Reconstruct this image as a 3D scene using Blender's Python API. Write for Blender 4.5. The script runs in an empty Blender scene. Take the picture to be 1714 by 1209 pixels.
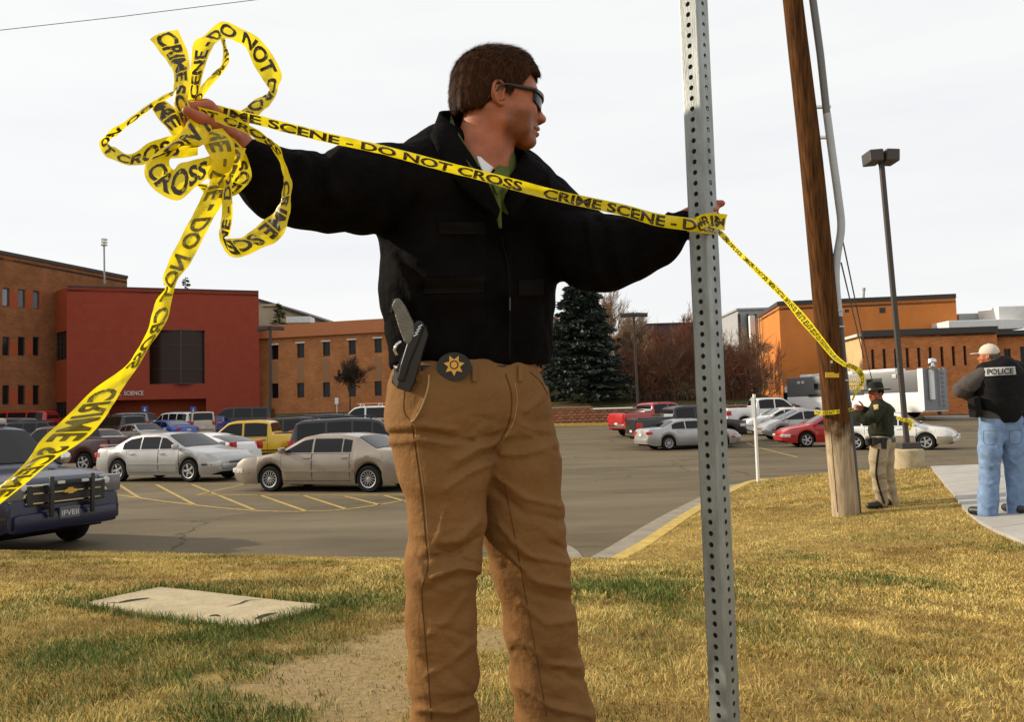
import bpy, bmesh, math, random
import numpy as np
from mathutils import Vector, Matrix
random.seed(7); np.random.seed(7)
SC = bpy.context.scene
COL = SC.collection
R = math.radians
# ------------------------------------------------------------------ camera
CAM = np.array([0.0, 0.0, 1.9])
FPX, CX0, CY0 = 1400.0, 857.0, 604.5          # focal length and centre in photo pixels
PITCH, ROLL = 3.5, 1.7
_m = Matrix.Rotation(R(90 + PITCH), 3, 'X') @ Matrix.Rotation(R(-ROLL), 3, 'Z')
CR = np.array(_m)
cd = bpy.data.cameras.new('camera'); cam = bpy.data.objects.new('camera', cd); COL.objects.link(cam)
cd.sensor_width = 36.0; cd.lens = 36.0 * FPX / 1714.0; cd.clip_start = 0.05; cd.clip_end = 6000
cam.matrix_world = Matrix.Translation(CAM) @ _m.to_4x4()
SC.camera = cam
# ------------------------------------------------------------------ sky, sun, exposure
SUN_EL, SUN_B = 23.0, -14.0                     # elevation; degrees the sun stands behind the camera's left
to_sun = Vector((-math.cos(R(SUN_EL)) * math.cos(R(SUN_B)), -math.cos(R(SUN_EL)) * math.sin(R(SUN_B)), math.sin(R(SUN_EL))))
wd = bpy.data.worlds.new('World'); SC.world = wd; wd.use_nodes = True
wn = wd.node_tree; wn.nodes.clear()
wo = wn.nodes.new('ShaderNodeOutputWorld'); wb = wn.nodes.new('ShaderNodeBackground'); wb.inputs[1].default_value = 0.1
sk = wn.nodes.new('ShaderNodeTexSky'); sk.sky_type = 'NISHITA'; sk.sun_disc = False
sk.sun_elevation = R(SUN_EL); sk.sun_rotation = math.atan2(to_sun.x, to_sun.y); sk.air_density = 1.0; sk.dust_density = 3.0
tc = wn.nodes.new('ShaderNodeTexCoord'); mp = wn.nodes.new('ShaderNodeMapping'); mp.inputs['Scale'].default_value = (0.8, 0.8, 5.0)
nz = wn.nodes.new('ShaderNodeTexNoise'); nz.inputs['Scale'].default_value = 2.2; nz.inputs['Detail'].default_value = 5; nz.inputs['Roughness'].default_value = .55
cr = wn.nodes.new('ShaderNodeValToRGB')
cr.color_ramp.elements[0].position = .30; cr.color_ramp.elements[0].color = (9.35, 9.5, 9.8, 1)
cr.color_ramp.elements[1].position = .62; cr.color_ramp.elements[1].color = (10.3, 10.3, 10.2, 1)
mx = wn.nodes.new('ShaderNodeMix'); mx.data_type = 'RGBA'; mx.inputs[0].default_value = 0.90
wl = wn.links.new
wl(tc.outputs['Generated'], mp.inputs[0]); wl(mp.outputs[0], nz.inputs['Vector']); wl(nz.outputs['Fac'], cr.inputs[0])
wl(sk.outputs[0], mx.inputs[6]); wl(cr.outputs[0], mx.inputs[7]); wl(mx.outputs[2], wb.inputs[0]); wl(wb.outputs[0], wo.inputs[0])
sl = bpy.data.lights.new('sun', 'SUN'); sl.energy = 5.0; sl.angle = R(1.2); sl.color = (1.0, .87, .68)
so = bpy.data.objects.new('sun', sl); COL.objects.link(so)
so.rotation_euler = to_sun.to_track_quat('Z', 'Y').to_euler()
vs = SC.view_settings; vs.view_transform = 'Standard'; vs.look = 'None'; vs.exposure = 0.0; vs.gamma = 1.0; vs.use_curve_mapping = False
SC.cycles.max_bounces = 6; SC.cycles.transparent_max_bounces = 8

# ------------------------------------------------------------------ pixel <-> world helpers
def ray(px, py):
    return CR @ np.array([(px - CX0) / FPX, -(py - CY0) / FPX, -1.0])
def P(px, py, d):
    return CAM + d * ray(px, py)
def proj(X, Y, Z):
    q = np.stack([X - CAM[0], Y - CAM[1], Z - CAM[2]], -1) @ CR
    d = -q[..., 2]
    return CX0 + FPX * q[..., 0] / d, CY0 - FPX * q[..., 1] / d, d
def zlot(x, y):
    return np.interp(y, [0, 38, 62, 80, 400], [0, 0, .8, 1.3, 1.5])
TOE = [(-60, 13.6), (-6, 11.5), (-2, 10.3), (1.05, 9.6), (1.72, 11.0), (3.2, 14.6), (5.2, 18.9), (6.0, 20.0), (7.4, 20.6), (11, 21.0), (40, 22.5)]
TX = np.array([p[0] for p in TOE], float); TY = np.array([p[1] for p in TOE], float)
def toe_dist(x, y):
    x = np.asarray(x, float); y = np.asarray(y, float)
    best = np.full(np.broadcast(x, y).shape, 1e9)
    for i in range(len(TX) - 1):
        ax, ay, bx, by = TX[i], TY[i], TX[i + 1], TY[i + 1]
        t = np.clip(((x - ax) * (bx - ax) + (y - ay) * (by - ay)) / ((bx - ax) ** 2 + (by - ay) ** 2), 0, 1)
        best = np.minimum(best, np.hypot(x - ax - t * (bx - ax), y - ay - t * (by - ay)))
    return np.where(y < np.interp(x, TX, TY), best, -best)
def zlawn(x, y):
    s = np.maximum(toe_dist(x, y), 0)
    t = np.clip((np.asarray(x, float) - .8) / 3.0, 0, 1); L = 4.2 + 3.6 * t * t * (3 - 2 * t)
    z = .13 + 1.05 * (1 - np.exp(-s / L))
    return z + .015 * np.sin(x * 2.1 + 1) * np.sin(y * 1.7) * np.clip(s, 0, 1)
def zground(x, y):
    return np.where(toe_dist(x, y) > 0, zlawn(x, y), zlot(x, y))
def G(px, py, zf=zground):
    r = ray(px, py); t = np.linspace(1.2, 140, 7000)
    p = CAM + t[:, None] * r
    below = p[:, 2] < zf(p[:, 0], p[:, 1])
    i = int(np.argmax(below)) if below.any() else len(t) - 1
    return p[i]
# ------------------------------------------------------------------ materials
MATS = {}
def mat(name, col, rough=.6, metal=0., var=0., vscale=8., bump=0., bscale=40., spec=.5, sub=0., stretch=None, col2=None, trans=0., coat=0., voro=False):
    if name in MATS: return MATS[name]
    m = bpy.data.materials.new(name); m.use_nodes = True; MATS[name] = m
    t = m.node_tree; b = t.nodes['Principled BSDF']; L = t.links.new
    b.inputs['Base Color'].default_value = (*col, 1); b.inputs['Roughness'].default_value = rough; b.inputs['Metallic'].default_value = metal
    if rough > .65: spec = min(spec, .10)
    b.inputs['Specular IOR Level'].default_value = spec
    if coat: b.inputs['Coat Weight'].default_value = coat; b.inputs['Coat Roughness'].default_value = .06
    if sub:
        b.inputs['Subsurface Weight'].default_value = sub; b.inputs['Subsurface Radius'].default_value = (.012, .005, .003)
    if trans: b.inputs['Transmission Weight'].default_value = trans
    vec = None
    if var or bump:
        g = t.nodes.new('ShaderNodeNewGeometry') if False else t.nodes.new('ShaderNodeTexCoord')
        mpn = t.nodes.new('ShaderNodeMapping')
        if stretch: mpn.inputs['Scale'].default_value = stretch
        L(g.outputs['Object'], mpn.inputs[0]); vec = mpn.outputs[0]
    if var:
        n = t.nodes.new('ShaderNodeTexNoise'); n.inputs['Scale'].default_value = vscale; n.inputs['Detail'].default_value = 6; n.inputs['Roughness'].default_value = .65
        L(vec, n.inputs['Vector'])
        rp = t.nodes.new('ShaderNodeValToRGB')
        c2 = col2 if col2 else tuple(min(1, c * (1 + var)) for c in col)
        c1 = tuple(c * (1 - var) for c in col) if not col2 else col
        rp.color_ramp.elements[0].position = .32; rp.color_ramp.elements[1].position = .68
        rp.color_ramp.elements[0].color = (*c1, 1); rp.color_ramp.elements[1].color = (*c2, 1)
        L(n.outputs['Fac'], rp.inputs[0]); L(rp.outputs[0], b.inputs['Base Color'])
    if bump:
        n2 = t.nodes.new('ShaderNodeTexVoronoi' if voro else 'ShaderNodeTexNoise'); n2.inputs['Scale'].default_value = bscale
        if not voro: n2.inputs['Detail'].default_value = 5
        L(vec, n2.inputs['Vector'])
        bp = t.nodes.new('ShaderNodeBump'); bp.inputs['Strength'].default_value = bump; bp.inputs['Distance'].default_value = .02
        L(n2.outputs[0], bp.inputs['Height']); L(bp.outputs[0], b.inputs['Normal'])
    return m
# ------------------------------------------------------------------ objects
def link(o, parent=None):
    COL.objects.link(o)
    if parent is not None: o.parent = parent
    return o
def tag(o, label=None, cat=None, group=None, kind=None):
    if label: o['label'] = label
    if cat: o['category'] = cat
    if group: o['group'] = group
    if kind: o['kind'] = kind
    return o
def empty(name, loc=(0, 0, 0), rz=0., label=None, cat=None, group=None, kind=None):
    o = bpy.data.objects.new(name, None); o.location = [float(c) for c in loc]; o.rotation_euler = (0, 0, rz); o.empty_display_size = .2
    return tag(link(o), label, cat, group, kind)
class MB:
    def __init__(s, org=None):
        s.v = []; s.f = []; s.org = np.array(org if org is not None else (0, 0, 0), float)
    def add(s, V, F):
        n = len(s.v); s.v += [tuple(float(c) for c in p) for p in V]; s.f += [tuple(i + n for i in f) for f in F]; return s
    def box(s, c, size, rot=None, bev=0.):
        hx, hy, hz = [d / 2 for d in size]; V = []
        if bev <= 0:
            V = [(x, y, z) for x in (-hx, hx) for y in (-hy, hy) for z in (-hz, hz)]
            F = [(0, 1, 3, 2), (4, 6, 7, 5), (0, 4, 5, 1), (2, 3, 7, 6), (0, 2, 6, 4), (1, 5, 7, 3)]
        else:
            b = min(bev, hx * .9, hy * .9, hz * .9); bm = bmesh.new(); bmesh.ops.create_cube(bm, size=2)
            for q in bm.verts: q.co = Vector((q.co.x * hx, q.co.y * hy, q.co.z * hz))
            bmesh.ops.bevel(bm, geom=list(bm.edges), offset=b, segments=2, affect='EDGES', profile=.6)
            bm.verts.index_update(); V = [tuple(q.co) for q in bm.verts]; F = [tuple(q.index for q in f.verts) for f in bm.faces]; bm.free()
        if rot is not None: V = [tuple(rot @ Vector(p)) for p in V]
        return s.add([(p[0] + c[0], p[1] + c[1], p[2] + c[2]) for p in V], F)
    def tube(s, pts, rad, seg=8, cap=True, sq=None):
        pts = [Vector(p) for p in pts]; n = len(pts)
        if not hasattr(rad, '__len__'): rad = [rad] * n
        rad = [float(q) for q in rad]; pts = [Vector([float(c) for c in p]) for p in pts]; V = []; up = None
        for i, p in enumerate(pts):
            t = (pts[min(i + 1, n - 1)] - pts[max(i - 1, 0)]); t = t.normalized() if t.length > 1e-9 else Vector((0, 0, 1))
            if up is None: up = Vector((0, 0, 1)) if abs(t.z) < .9 else Vector((1, 0, 0))
            a = t.cross(up); a = a.normalized() if a.length > 1e-6 else Vector((1, 0, 0)); b = a.cross(t).normalized(); up = b
            for k in range(seg):
                th = 2 * math.pi * (k + .5) / seg; V.append(tuple(p + rad[i] * (math.cos(th) * a + math.sin(th) * b)))
        F = [(i * seg + k, i * seg + (k + 1) % seg, (i + 1) * seg + (k + 1) % seg, (i + 1) * seg + k) for i in range(n - 1) for k in range(seg)]
        if cap: F += [tuple(range(seg - 1, -1, -1)), tuple((n - 1) * seg + k for k in range(seg))]
        return s.add(V, F)
    def lathe(s, prof, c=(0, 0, 0), axis='z', seg=24):
        V = []
        for r, h in prof:
            for k in range(seg):
                a = 2 * math.pi * k / seg; q = (r * math.cos(a), r * math.sin(a), h)
                if axis == 'y': q = (q[0], q[2], q[1])
                if axis == 'x': q = (q[2], q[0], q[1])
                V.append((q[0] + c[0], q[1] + c[1], q[2] + c[2]))
        n = len(prof)
        F = [(i * seg + k, i * seg + (k + 1) % seg, (i + 1) * seg + (k + 1) % seg, (i + 1) * seg + k) for i in range(n - 1) for k in range(seg)]
        F += [tuple(range(seg - 1, -1, -1)), tuple((n - 1) * seg + k for k in range(seg))]
        return s.add(V, F)
    def prism(s, poly, vec):
        n = len(poly); a = [np.array(p, float) for p in poly]; b = [p + np.array(vec, float) for p in a]
        F = [tuple(range(n)), tuple(range(2 * n - 1, n - 1, -1))] + [(i, i + n, (i + 1) % n + n, (i + 1) % n) for i in range(n)]
        return s.add(a + b, F)
    def grid(s, rows, close=False):
        n = len(rows); m = len(rows[0])
        return s.add([p for r in rows for p in r], [(i * m + k, i * m + k + 1, (i + 1) * m + k + 1, (i + 1) * m + k) for i in range(n - 1) for k in range(m - 1)])
    def mesh(s, name, m, smooth=None):
        me = bpy.data.meshes.new(name)
        v = np.array(s.v, float) - s.org if len(s.v) else np.zeros((0, 3))
        me.from_pydata(v.tolist(), [], s.f)
        if m is not None: me.materials.append(m if not isinstance(m, str) else MATS[m])
        bm = bmesh.new(); bm.from_mesh(me); bmesh.ops.recalc_face_normals(bm, faces=bm.faces); bm.to_mesh(me); bm.free()
        if smooth is not None:
            me.polygons.foreach_set('use_smooth', np.ones(len(me.polygons), bool)); me.set_sharp_from_angle(angle=R(smooth))
        return me
    def build(s, name, m, parent=None, smooth=None):
        return link(bpy.data.objects.new(name, s.mesh(name, m, smooth)), parent)
def px_prism(org, pts, d, th, mb=None):
    """polygon of photo pixels lifted to depth d, given thickness th away from the camera"""
    mb = mb or MB(org); f = CR @ np.array([0, 0, -1.0])
    return mb.prism([P(x, y, d) for x, y in pts], f * th)
def cat(pts, n):
    """Catmull-Rom through pts (array k x m), n samples per span"""
    a = np.array(pts, float); a = np.vstack([2 * a[0] - a[1], a, 2 * a[-1] - a[-2]]); out = []
    for i in range(1, len(a) - 2):
        for t in np.arange(n) / n:
            p0, p1, p2, p3 = a[i - 1], a[i], a[i + 1], a[i + 2]
            out.append(.5 * (2 * p1 + (p2 - p0) * t + (2 * p0 - 5 * p1 + 4 * p2 - p3) * t * t + (3 * p1 - p0 - 3 * p2 + p3) * t ** 3))
    out.append(a[-2]); return np.array(out)
def np_mesh(name, V, F, m, parent=None, smooth=True):
    """fast mesh from numpy arrays, F (n,3) or (n,4)"""
    me = bpy.data.meshes.new(name); V = np.asarray(V, np.float32); F = np.asarray(F, np.int32); k = F.shape[1]
    me.vertices.add(len(V)); me.vertices.foreach_set('co', V.ravel()); me.loops.add(F.size); me.loops.foreach_set('vertex_index', F.ravel())
    me.polygons.add(len(F)); me.polygons.foreach_set('loop_start', np.arange(0, F.size, k, dtype=np.int32))
    me.update(calc_edges=True); me.validate()
    if smooth: me.polygons.foreach_set('use_smooth', np.ones(len(me.polygons), bool))
    if m is not None: me.materials.append(m)
    return link(bpy.data.objects.new(name, me), parent)
_txt = {}
def text_mesh(body, bold=.0, shear=0.):
    """triangulated outline of a word: (V (n,2) with cap height about 1, triangles)"""
    key = (body, bold)
    if key in _txt: return _txt[key]
    cu = bpy.data.curves.new('t', 'FONT'); cu.body = body; cu.size = 1.4; cu.offset = bold; cu.resolution_u = 3
    o = bpy.data.objects.new('t', cu); COL.objects.link(o); dg = bpy.context.evaluated_depsgraph_get()
    me = bpy.data.meshes.new_from_object(o.evaluated_get(dg)); bm = bmesh.new(); bm.from_mesh(me)
    bmesh.ops.triangulate(bm, faces=bm.faces)
    for _ in range(2):
        es = [e for e in bm.edges if e.calc_length() > .16]
        if es: bmesh.ops.subdivide_edges(bm, edges=es, cuts=1); bmesh.ops.triangulate(bm, faces=bm.faces)
    bm.verts.index_update()
    V = np.array([(v.co.x, v.co.y) for v in bm.verts]); F = np.array([[v.index for v in f.verts] for f in bm.faces]); bm.free()
    bpy.data.objects.remove(o); bpy.data.curves.remove(cu); bpy.data.meshes.remove(me)
    _txt[key] = (V, F); return V, F
def flat_text(name, body, origin, ux, uz, height, m, parent, org, bold=.02, squeeze=1., off=.004, maxw=None):
    V, F = text_mesh(body, bold); nrm = np.cross(ux, uz); s = height
    if maxw: squeeze = maxw / (V[:, 0].max() - V[:, 0].min()) / s
    W = np.array(origin) + np.outer((V[:, 0] - V[:, 0].min()) * s * squeeze, ux) + np.outer(V[:, 1] * s, uz) + nrm * off - np.array(org)
    return np_mesh(name, W, F, m, parent, False)
# ------------------------------------------------------------------ signed distance modelling for people
class SDF:
    def __init__(s, lo, hi, h):
        s.lo = np.array(lo, float); s.h = h; s.n = np.maximum(np.ceil((np.array(hi) - s.lo) / h).astype(int) + 1, 4)
        s.F = np.full(tuple(s.n), .09, np.float32)
    def sub(s, lo, hi, m):
        a = np.clip(np.floor((np.array(lo) - m - s.lo) / s.h).astype(int), 0, s.n - 1); b = np.clip(np.ceil((np.array(hi) + m - s.lo) / s.h).astype(int) + 1, 1, s.n)
        sl = tuple(slice(int(i), int(j)) for i, j in zip(a, b))
        g = [s.lo[k] + s.h * np.arange(a[k], b[k], dtype=np.float32) for k in range(3)]
        return sl, g[0][:, None, None], g[1][None, :, None], g[2][None, None, :]
    def comb(s, sl, d, k, op):
        A = s.F[sl]
        if op == 'sub': d = -d; A = -A; sg = -1
        elif op == 'int': A = -A; d = -d; sg = -1
        else: sg = 1
        if op == 'sub': A = -s.F[sl]; 
        if op == 'add':
            hh = np.maximum(k - np.abs(A - d), 0) / max(k, 1e-6); s.F[sl] = np.minimum(A, d) - hh * hh * k * .25
        elif op == 'sub':                                # max(F, -d)
            A = s.F[sl]; e = d
            hh = np.maximum(k - np.abs(A - e), 0) / max(k, 1e-6); s.F[sl] = np.maximum(A, e) + hh * hh * k * .25
    def cone(s, a, b, ra, rb, k=.02, op='add'):
        a = np.array(a, float); b = np.array(b, float); rm = max(ra, rb)
        sl, X, Y, Z = s.sub(np.minimum(a, b) - rm, np.maximum(a, b) + rm, .085)
        if min(s.F[sl].shape) == 0: return s
        ab = b - a; L2 = max(float(ab @ ab), 1e-9)
        t = np.clip(((X - a[0]) * ab[0] + (Y - a[1]) * ab[1] + (Z - a[2]) * ab[2]) / L2, 0, 1)
        d = np.sqrt((X - a[0] - t * ab[0]) ** 2 + (Y - a[1] - t * ab[1]) ** 2 + (Z - a[2] - t * ab[2]) ** 2) - (ra + (rb - ra) * t)
        s.comb(sl, d, k, op); return s
    def chain(s, pts, rad, k=.02, op='add'):
        for i in range(len(pts) - 1): s.cone(pts[i], pts[i + 1], rad[i], rad[i + 1], k, op)
        return s
    def ell(s, c, r, M=None, k=.02, op='add'):
        c = np.array(c, float); r = np.array(r, float); rm = r.max()
        sl, X, Y, Z = s.sub(c - rm, c + rm, .085)
        if min(s.F[sl].shape) == 0: return s
        X = X - c[0]; Y = Y - c[1]; Z = Z - c[2]
        if M is not None:
            X, Y, Z = (M[0][0] * X + M[0][1] * Y + M[0][2] * Z, M[1][0] * X + M[1][1] * Y + M[1][2] * Z, M[2][0] * X + M[2][1] * Y + M[2][2] * Z)
        q = np.sqrt((X / r[0]) ** 2 + (Y / r[1]) ** 2 + (Z / r[2]) ** 2)
        g = np.sqrt((X / r[0] ** 2) ** 2 + (Y / r[1] ** 2) ** 2 + (Z / r[2] ** 2) ** 2) + 1e-6
        s.comb(sl, q * (q - 1) / g, k, op); return s
    def grid(s):
        g = [s.lo[k] + s.h * np.arange(s.n[k]) for k in range(3)]
        return np.meshgrid(*g, indexing='ij')
    def warp(s, fn, band=.016):
        """add fn(x,y,z) to the field near the surface"""
        idx = np.nonzero(np.abs(s.F) < band); X, Y, Z = [s.lo[k] + s.h * idx[k] for k in range(3)]
        s.F[idx] += fn(X, Y, Z).astype(np.float32); return s
    def cut(s, fn):
        """keep only where fn(x,y,z) <= 0 (fn in metres)"""
        X, Y, Z = s.grid(); s.F = np.maximum(s.F, fn(X, Y, Z).astype(np.float32)); return s
    def extract(s, smooth=1):
        F = s.F; n = F.shape; S = F < 0
        F = np.where(np.abs(F) < 1e-7, 1e-7, F)
        c = [(i, j, k) for i in (0, 1) for j in (0, 1) for k in (0, 1)]
        sub = lambda A, q: A[q[0]:n[0] - 1 + q[0], q[1]:n[1] - 1 + q[1], q[2]:n[2] - 1 + q[2]]
        cnt = sum(sub(S, q).astype(np.int8) for q in c); act = (cnt > 0) & (cnt < 8)
        ids = np.full(act.shape, -1, np.int64); ii = np.nonzero(act); ids[ii] = np.arange(len(ii[0]))
        acc = np.zeros((len(ii[0]), 3)); num = np.zeros(len(ii[0]))
        for q in c:
            for ax in range(3):
                if q[ax]: continue
                q2 = list(q); q2[ax] = 1
                fa = F[ii[0] + q[0], ii[1] + q[1], ii[2] + q[2]]; fb = F[ii[0] + q2[0], ii[1] + q2[1], ii[2] + q2[2]]
                m = (fa < 0) != (fb < 0); t = np.where(m, fa / np.where(m, fa - fb, 1), 0)
                p = np.array(q, float)[None].repeat(len(t), 0); p[:, ax] += t
                acc[m] += p[m]; num[m] += 1
        V = (np.stack(ii, 1) + acc / np.maximum(num, 1)[:, None]) * s.h + s.lo
        Q = []
        for ax in range(3):
            u, v = (ax + 1) % 3, (ax + 2) % 3
            a = [slice(0, n[0] - 1), slice(0, n[1] - 1), slice(0, n[2] - 1)]
            A = [slice(None)] * 3; B = [slice(None)] * 3
            for w in (u, v): A[w] = slice(1, n[w] - 1); B[w] = slice(1, n[w] - 1)
            A[ax] = slice(0, n[ax] - 1); B[ax] = slice(1, n[ax])
            sa, sb = S[tuple(A)], S[tuple(B)]; d = np.nonzero(sa != sb); flip = sb[d]
            base = [d[0].copy(), d[1].copy(), d[2].copy()]; base[u] = base[u] + 1; base[v] = base[v] + 1
            def cid(du, dv):
                q = [b.copy() for b in base]; q[u] = q[u] + du; q[v] = q[v] + dv
                return ids[q[0], q[1], q[2]]
            quad = np.stack([cid(-1, -1), cid(0, -1), cid(0, 0), cid(-1, 0)], 1)
            quad[flip] = quad[flip][:, ::-1]; Q.append(quad)
        Q = np.concatenate(Q); Q = Q[(Q >= 0).all(1)]
        for _ in range(smooth):
            sm = np.zeros_like(V); ct = np.zeros(len(V))
            for a, b in ((0, 1), (1, 2), (2, 3), (3, 0)):
                np.add.at(sm, Q[:, a], V[Q[:, b]]); np.add.at(ct, Q[:, a], 1); np.add.at(sm, Q[:, b], V[Q[:, a]]); np.add.at(ct, Q[:, b], 1)
            V = .5 * V + .5 * sm / np.maximum(ct, 1)[:, None]
        return V, Q
    def build(s, name, m, parent=None, org=(0, 0, 0), smooth=1):
        V, Q = s.extract(smooth)
        return np_mesh(name, V - np.array(org), Q, m, parent, True)
def seg_dist(px, py, pts):
    """distance in pixels from points to a polyline"""
    best = np.full(px.shape, 1e9)
    for (ax, ay), (bx, by) in zip(pts[:-1], pts[1:]):
        t = np.clip(((px - ax) * (bx - ax) + (py - ay) * (by - ay)) / ((bx - ax) ** 2 + (by - ay) ** 2 + 1e-9), 0, 1)
        best = np.minimum(best, np.hypot(px - ax - t * (bx - ax), py - ay - t * (by - ay)))
    return best
# ================================================================== SETTING
def asphalt_mat():
    m = bpy.data.materials.new('asphalt'); m.use_nodes = True; MATS['asphalt'] = m; t = m.node_tree; L = t.links.new; b = t.nodes['Principled BSDF']; b.inputs['Roughness'].default_value = .85; b.inputs['Specular IOR Level'].default_value = .15
    tcn = t.nodes.new('ShaderNodeTexCoord'); mp_ = t.nodes.new('ShaderNodeMapping'); mp_.inputs['Scale'].default_value = (.35, 1.0, 1.0); L(tcn.outputs['Object'], mp_.inputs[0])
    n1 = t.nodes.new('ShaderNodeTexNoise'); n1.inputs['Scale'].default_value = .45; n1.inputs['Detail'].default_value = 9; n1.inputs['Roughness'].default_value = .62; L(mp_.outputs[0], n1.inputs['Vector'])
    r1 = t.nodes.new('ShaderNodeValToRGB'); r1.color_ramp.elements[0].position = .33; r1.color_ramp.elements[1].position = .68; r1.color_ramp.elements[0].color = (.092, .071, .041, 1); r1.color_ramp.elements[1].color = (.172, .137, .084, 1); L(n1.outputs['Fac'], r1.inputs[0])
    n2 = t.nodes.new('ShaderNodeTexNoise'); n2.inputs['Scale'].default_value = 45; n2.inputs['Detail'].default_value = 4; L(tcn.outputs['Object'], n2.inputs['Vector'])
    mr = t.nodes.new('ShaderNodeMapRange'); mr.inputs[1].default_value = .3; mr.inputs[2].default_value = .7; mr.inputs[3].default_value = .72; mr.inputs[4].default_value = 1.28; L(n2.outputs['Fac'], mr.inputs[0])
    m1 = t.nodes.new('ShaderNodeMix'); m1.data_type = 'RGBA'; m1.blend_type = 'MULTIPLY'; m1.inputs[0].default_value = 1; L(r1.outputs[0], m1.inputs[6]); L(mr.outputs[0], m1.inputs[7])
    nw = t.nodes.new('ShaderNodeTexNoise'); nw.inputs['Scale'].default_value = .8; nw.inputs['Detail'].default_value = 6; L(tcn.outputs['Object'], nw.inputs['Vector'])
    mw = t.nodes.new('ShaderNodeMix'); mw.data_type = 'RGBA'; mw.inputs[0].default_value = .55; L(tcn.outputs['Object'], mw.inputs[6]); L(nw.outputs['Color'], mw.inputs[7])
    vo_ = t.nodes.new('ShaderNodeTexVoronoi'); vo_.feature = 'DISTANCE_TO_EDGE'; vo_.inputs['Scale'].default_value = .32; L(mw.outputs[2], vo_.inputs['Vector'])
    mc = t.nodes.new('ShaderNodeMapRange'); mc.inputs[1].default_value = .0; mc.inputs[2].default_value = .007; mc.inputs[3].default_value = .45; mc.inputs[4].default_value = 1; L(vo_.outputs['Distance'], mc.inputs[0])
    m2 = t.nodes.new('ShaderNodeMix'); m2.data_type = 'RGBA'; m2.blend_type = 'MULTIPLY'; m2.inputs[0].default_value = 1; L(m1.outputs[2], m2.inputs[6]); L(mc.outputs[0], m2.inputs[7]); L(m2.outputs[2], b.inputs['Base Color'])
    bp = t.nodes.new('ShaderNodeBump'); bp.inputs['Strength'].default_value = .4; bp.inputs['Distance'].default_value = .02; L(n2.outputs['Fac'], bp.inputs['Height']); L(bp.outputs[0], b.inputs['Normal'])
asphalt_mat()
mat('concrete', (.26, .23, .18), .85, var=.18, vscale=3, bump=.25, bscale=50)
mat('concrete_walk', (.36, .34, .31), .85, var=.12, vscale=2, bump=.2, bscale=60)
mat('yellow_paint', (.46, .31, .04), .6, var=.25, vscale=6)
mat('line_paint', (.40, .28, .09), .75, var=.45, vscale=9)
mat('far_ground', (.16, .13, .07), .95, var=.3, vscale=.3)
mat('hill_grass', (.085, .075, .03), .95, var=.35, vscale=1.2, bump=.4, bscale=20)
def struct(o): o['kind'] = 'structure'; return o
def vnoise(x, y, s, seed=0):
    x = np.asarray(x) / s; y = np.asarray(y) / s; xi = np.floor(x).astype(int); yi = np.floor(y).astype(int); fx = x - xi; fy = y - yi
    fx = fx * fx * (3 - 2 * fx); fy = fy * fy * (3 - 2 * fy)
    def h(a, b):
        n = (a * 374761393 + b * 668265263 + seed * 1442695041) & 0x7fffffff; n = ((n ^ (n >> 13)) * 1274126177) & 0x7fffffff
        return (n & 0xffff) / 65535.0
    return (h(xi, yi) * (1 - fx) + h(xi + 1, yi) * fx) * (1 - fy) + (h(xi, yi + 1) * (1 - fx) + h(xi + 1, yi + 1) * fx) * fy
# -- far ground to the horizon
rows = [[(x, y, float(np.interp(y, [-60, 45, 62, 82, 400, 3000], [-.8, -.5, .3, 1.0, 1.2, 1.2]))) for x in (-3000, -300, -100, 0, 100, 300, 3000)] for y in (-60, 5, 40, 60, 70, 82, 120, 400, 3000)]
struct(MB().grid(rows).build('ground', MATS['far_ground']))
# -- parking lot
xs = np.linspace(-70, 70, 30)
rows = [[(x, y, float(zlot(x, y))) for x in xs] for y in list(np.linspace(8, 33, 6)) + list(np.linspace(36, 86, 26))]
struct(MB().grid(rows).build('parking_lot', MATS['asphalt'], smooth=30))
# -- lawn sheet
WALK_L = [G(1561, 787), G(1597, 832), G(1632, 872), G(1714, 913)]
WALK_L = [np.array(p[:2]) for p in WALK_L]
WALK_L = [WALK_L[0] + (WALK_L[0] - WALK_L[1]) * .35] + WALK_L + [WALK_L[-1] + (WALK_L[-1] - WALK_L[-2]) * 2.2]
wl_arr = cat(WALK_L, 8)
wo_ = np.argsort(wl_arr[:, 1])
def walk_left_x(y): return np.interp(y, wl_arr[wo_, 1], wl_arr[wo_, 0])
WALK_W = 2.6
SLAB = [G(135, 1017)[:2], G(268, 987)[:2], G(556, 1018)[:2], G(408, 1056)[:2]]
def in_slab(x, y, grow=0.):
    c = sum(SLAB) / 4; ok = np.ones(np.shape(x), bool)
    for i in range(4):
        a, b = SLAB[i], SLAB[(i + 1) % 4]; e = b - a; nrm = np.array([-e[1], e[0]]) / np.hypot(*e)
        if nrm @ (c - a) < 0: nrm = -nrm
        ok &= ((x - a[0]) * nrm[0] + (y - a[1]) * nrm[1]) > -grow
    return ok
BARE = [(G(560, 1135)[:2], .50), (G(640, 1090)[:2], .34), (G(480, 1170)[:2], .26), (G(830, 1075)[:2], .30), (G(700, 1060)[:2], .3), (G(620, 1190)[:2], .32)]
GREEN = [(G(400, 1062)[:2], .30, 1.), (G(330, 1040)[:2], .22, 1.), (G(500, 1040)[:2], .3, 1.), (G(600, 1010)[:2], .5, .8), (G(1000, 985)[:2], .55, .9), (G(760, 980)[:2], .55, .7), (G(150, 1100)[:2], .6, .6), (G(330, 1120)[:2], .45, .55), (G(1300, 960)[:2], 1.1, .45), (G(60, 1180)[:2], .4, .5), (G(430, 1190)[:2], .3, .7)]
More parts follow.
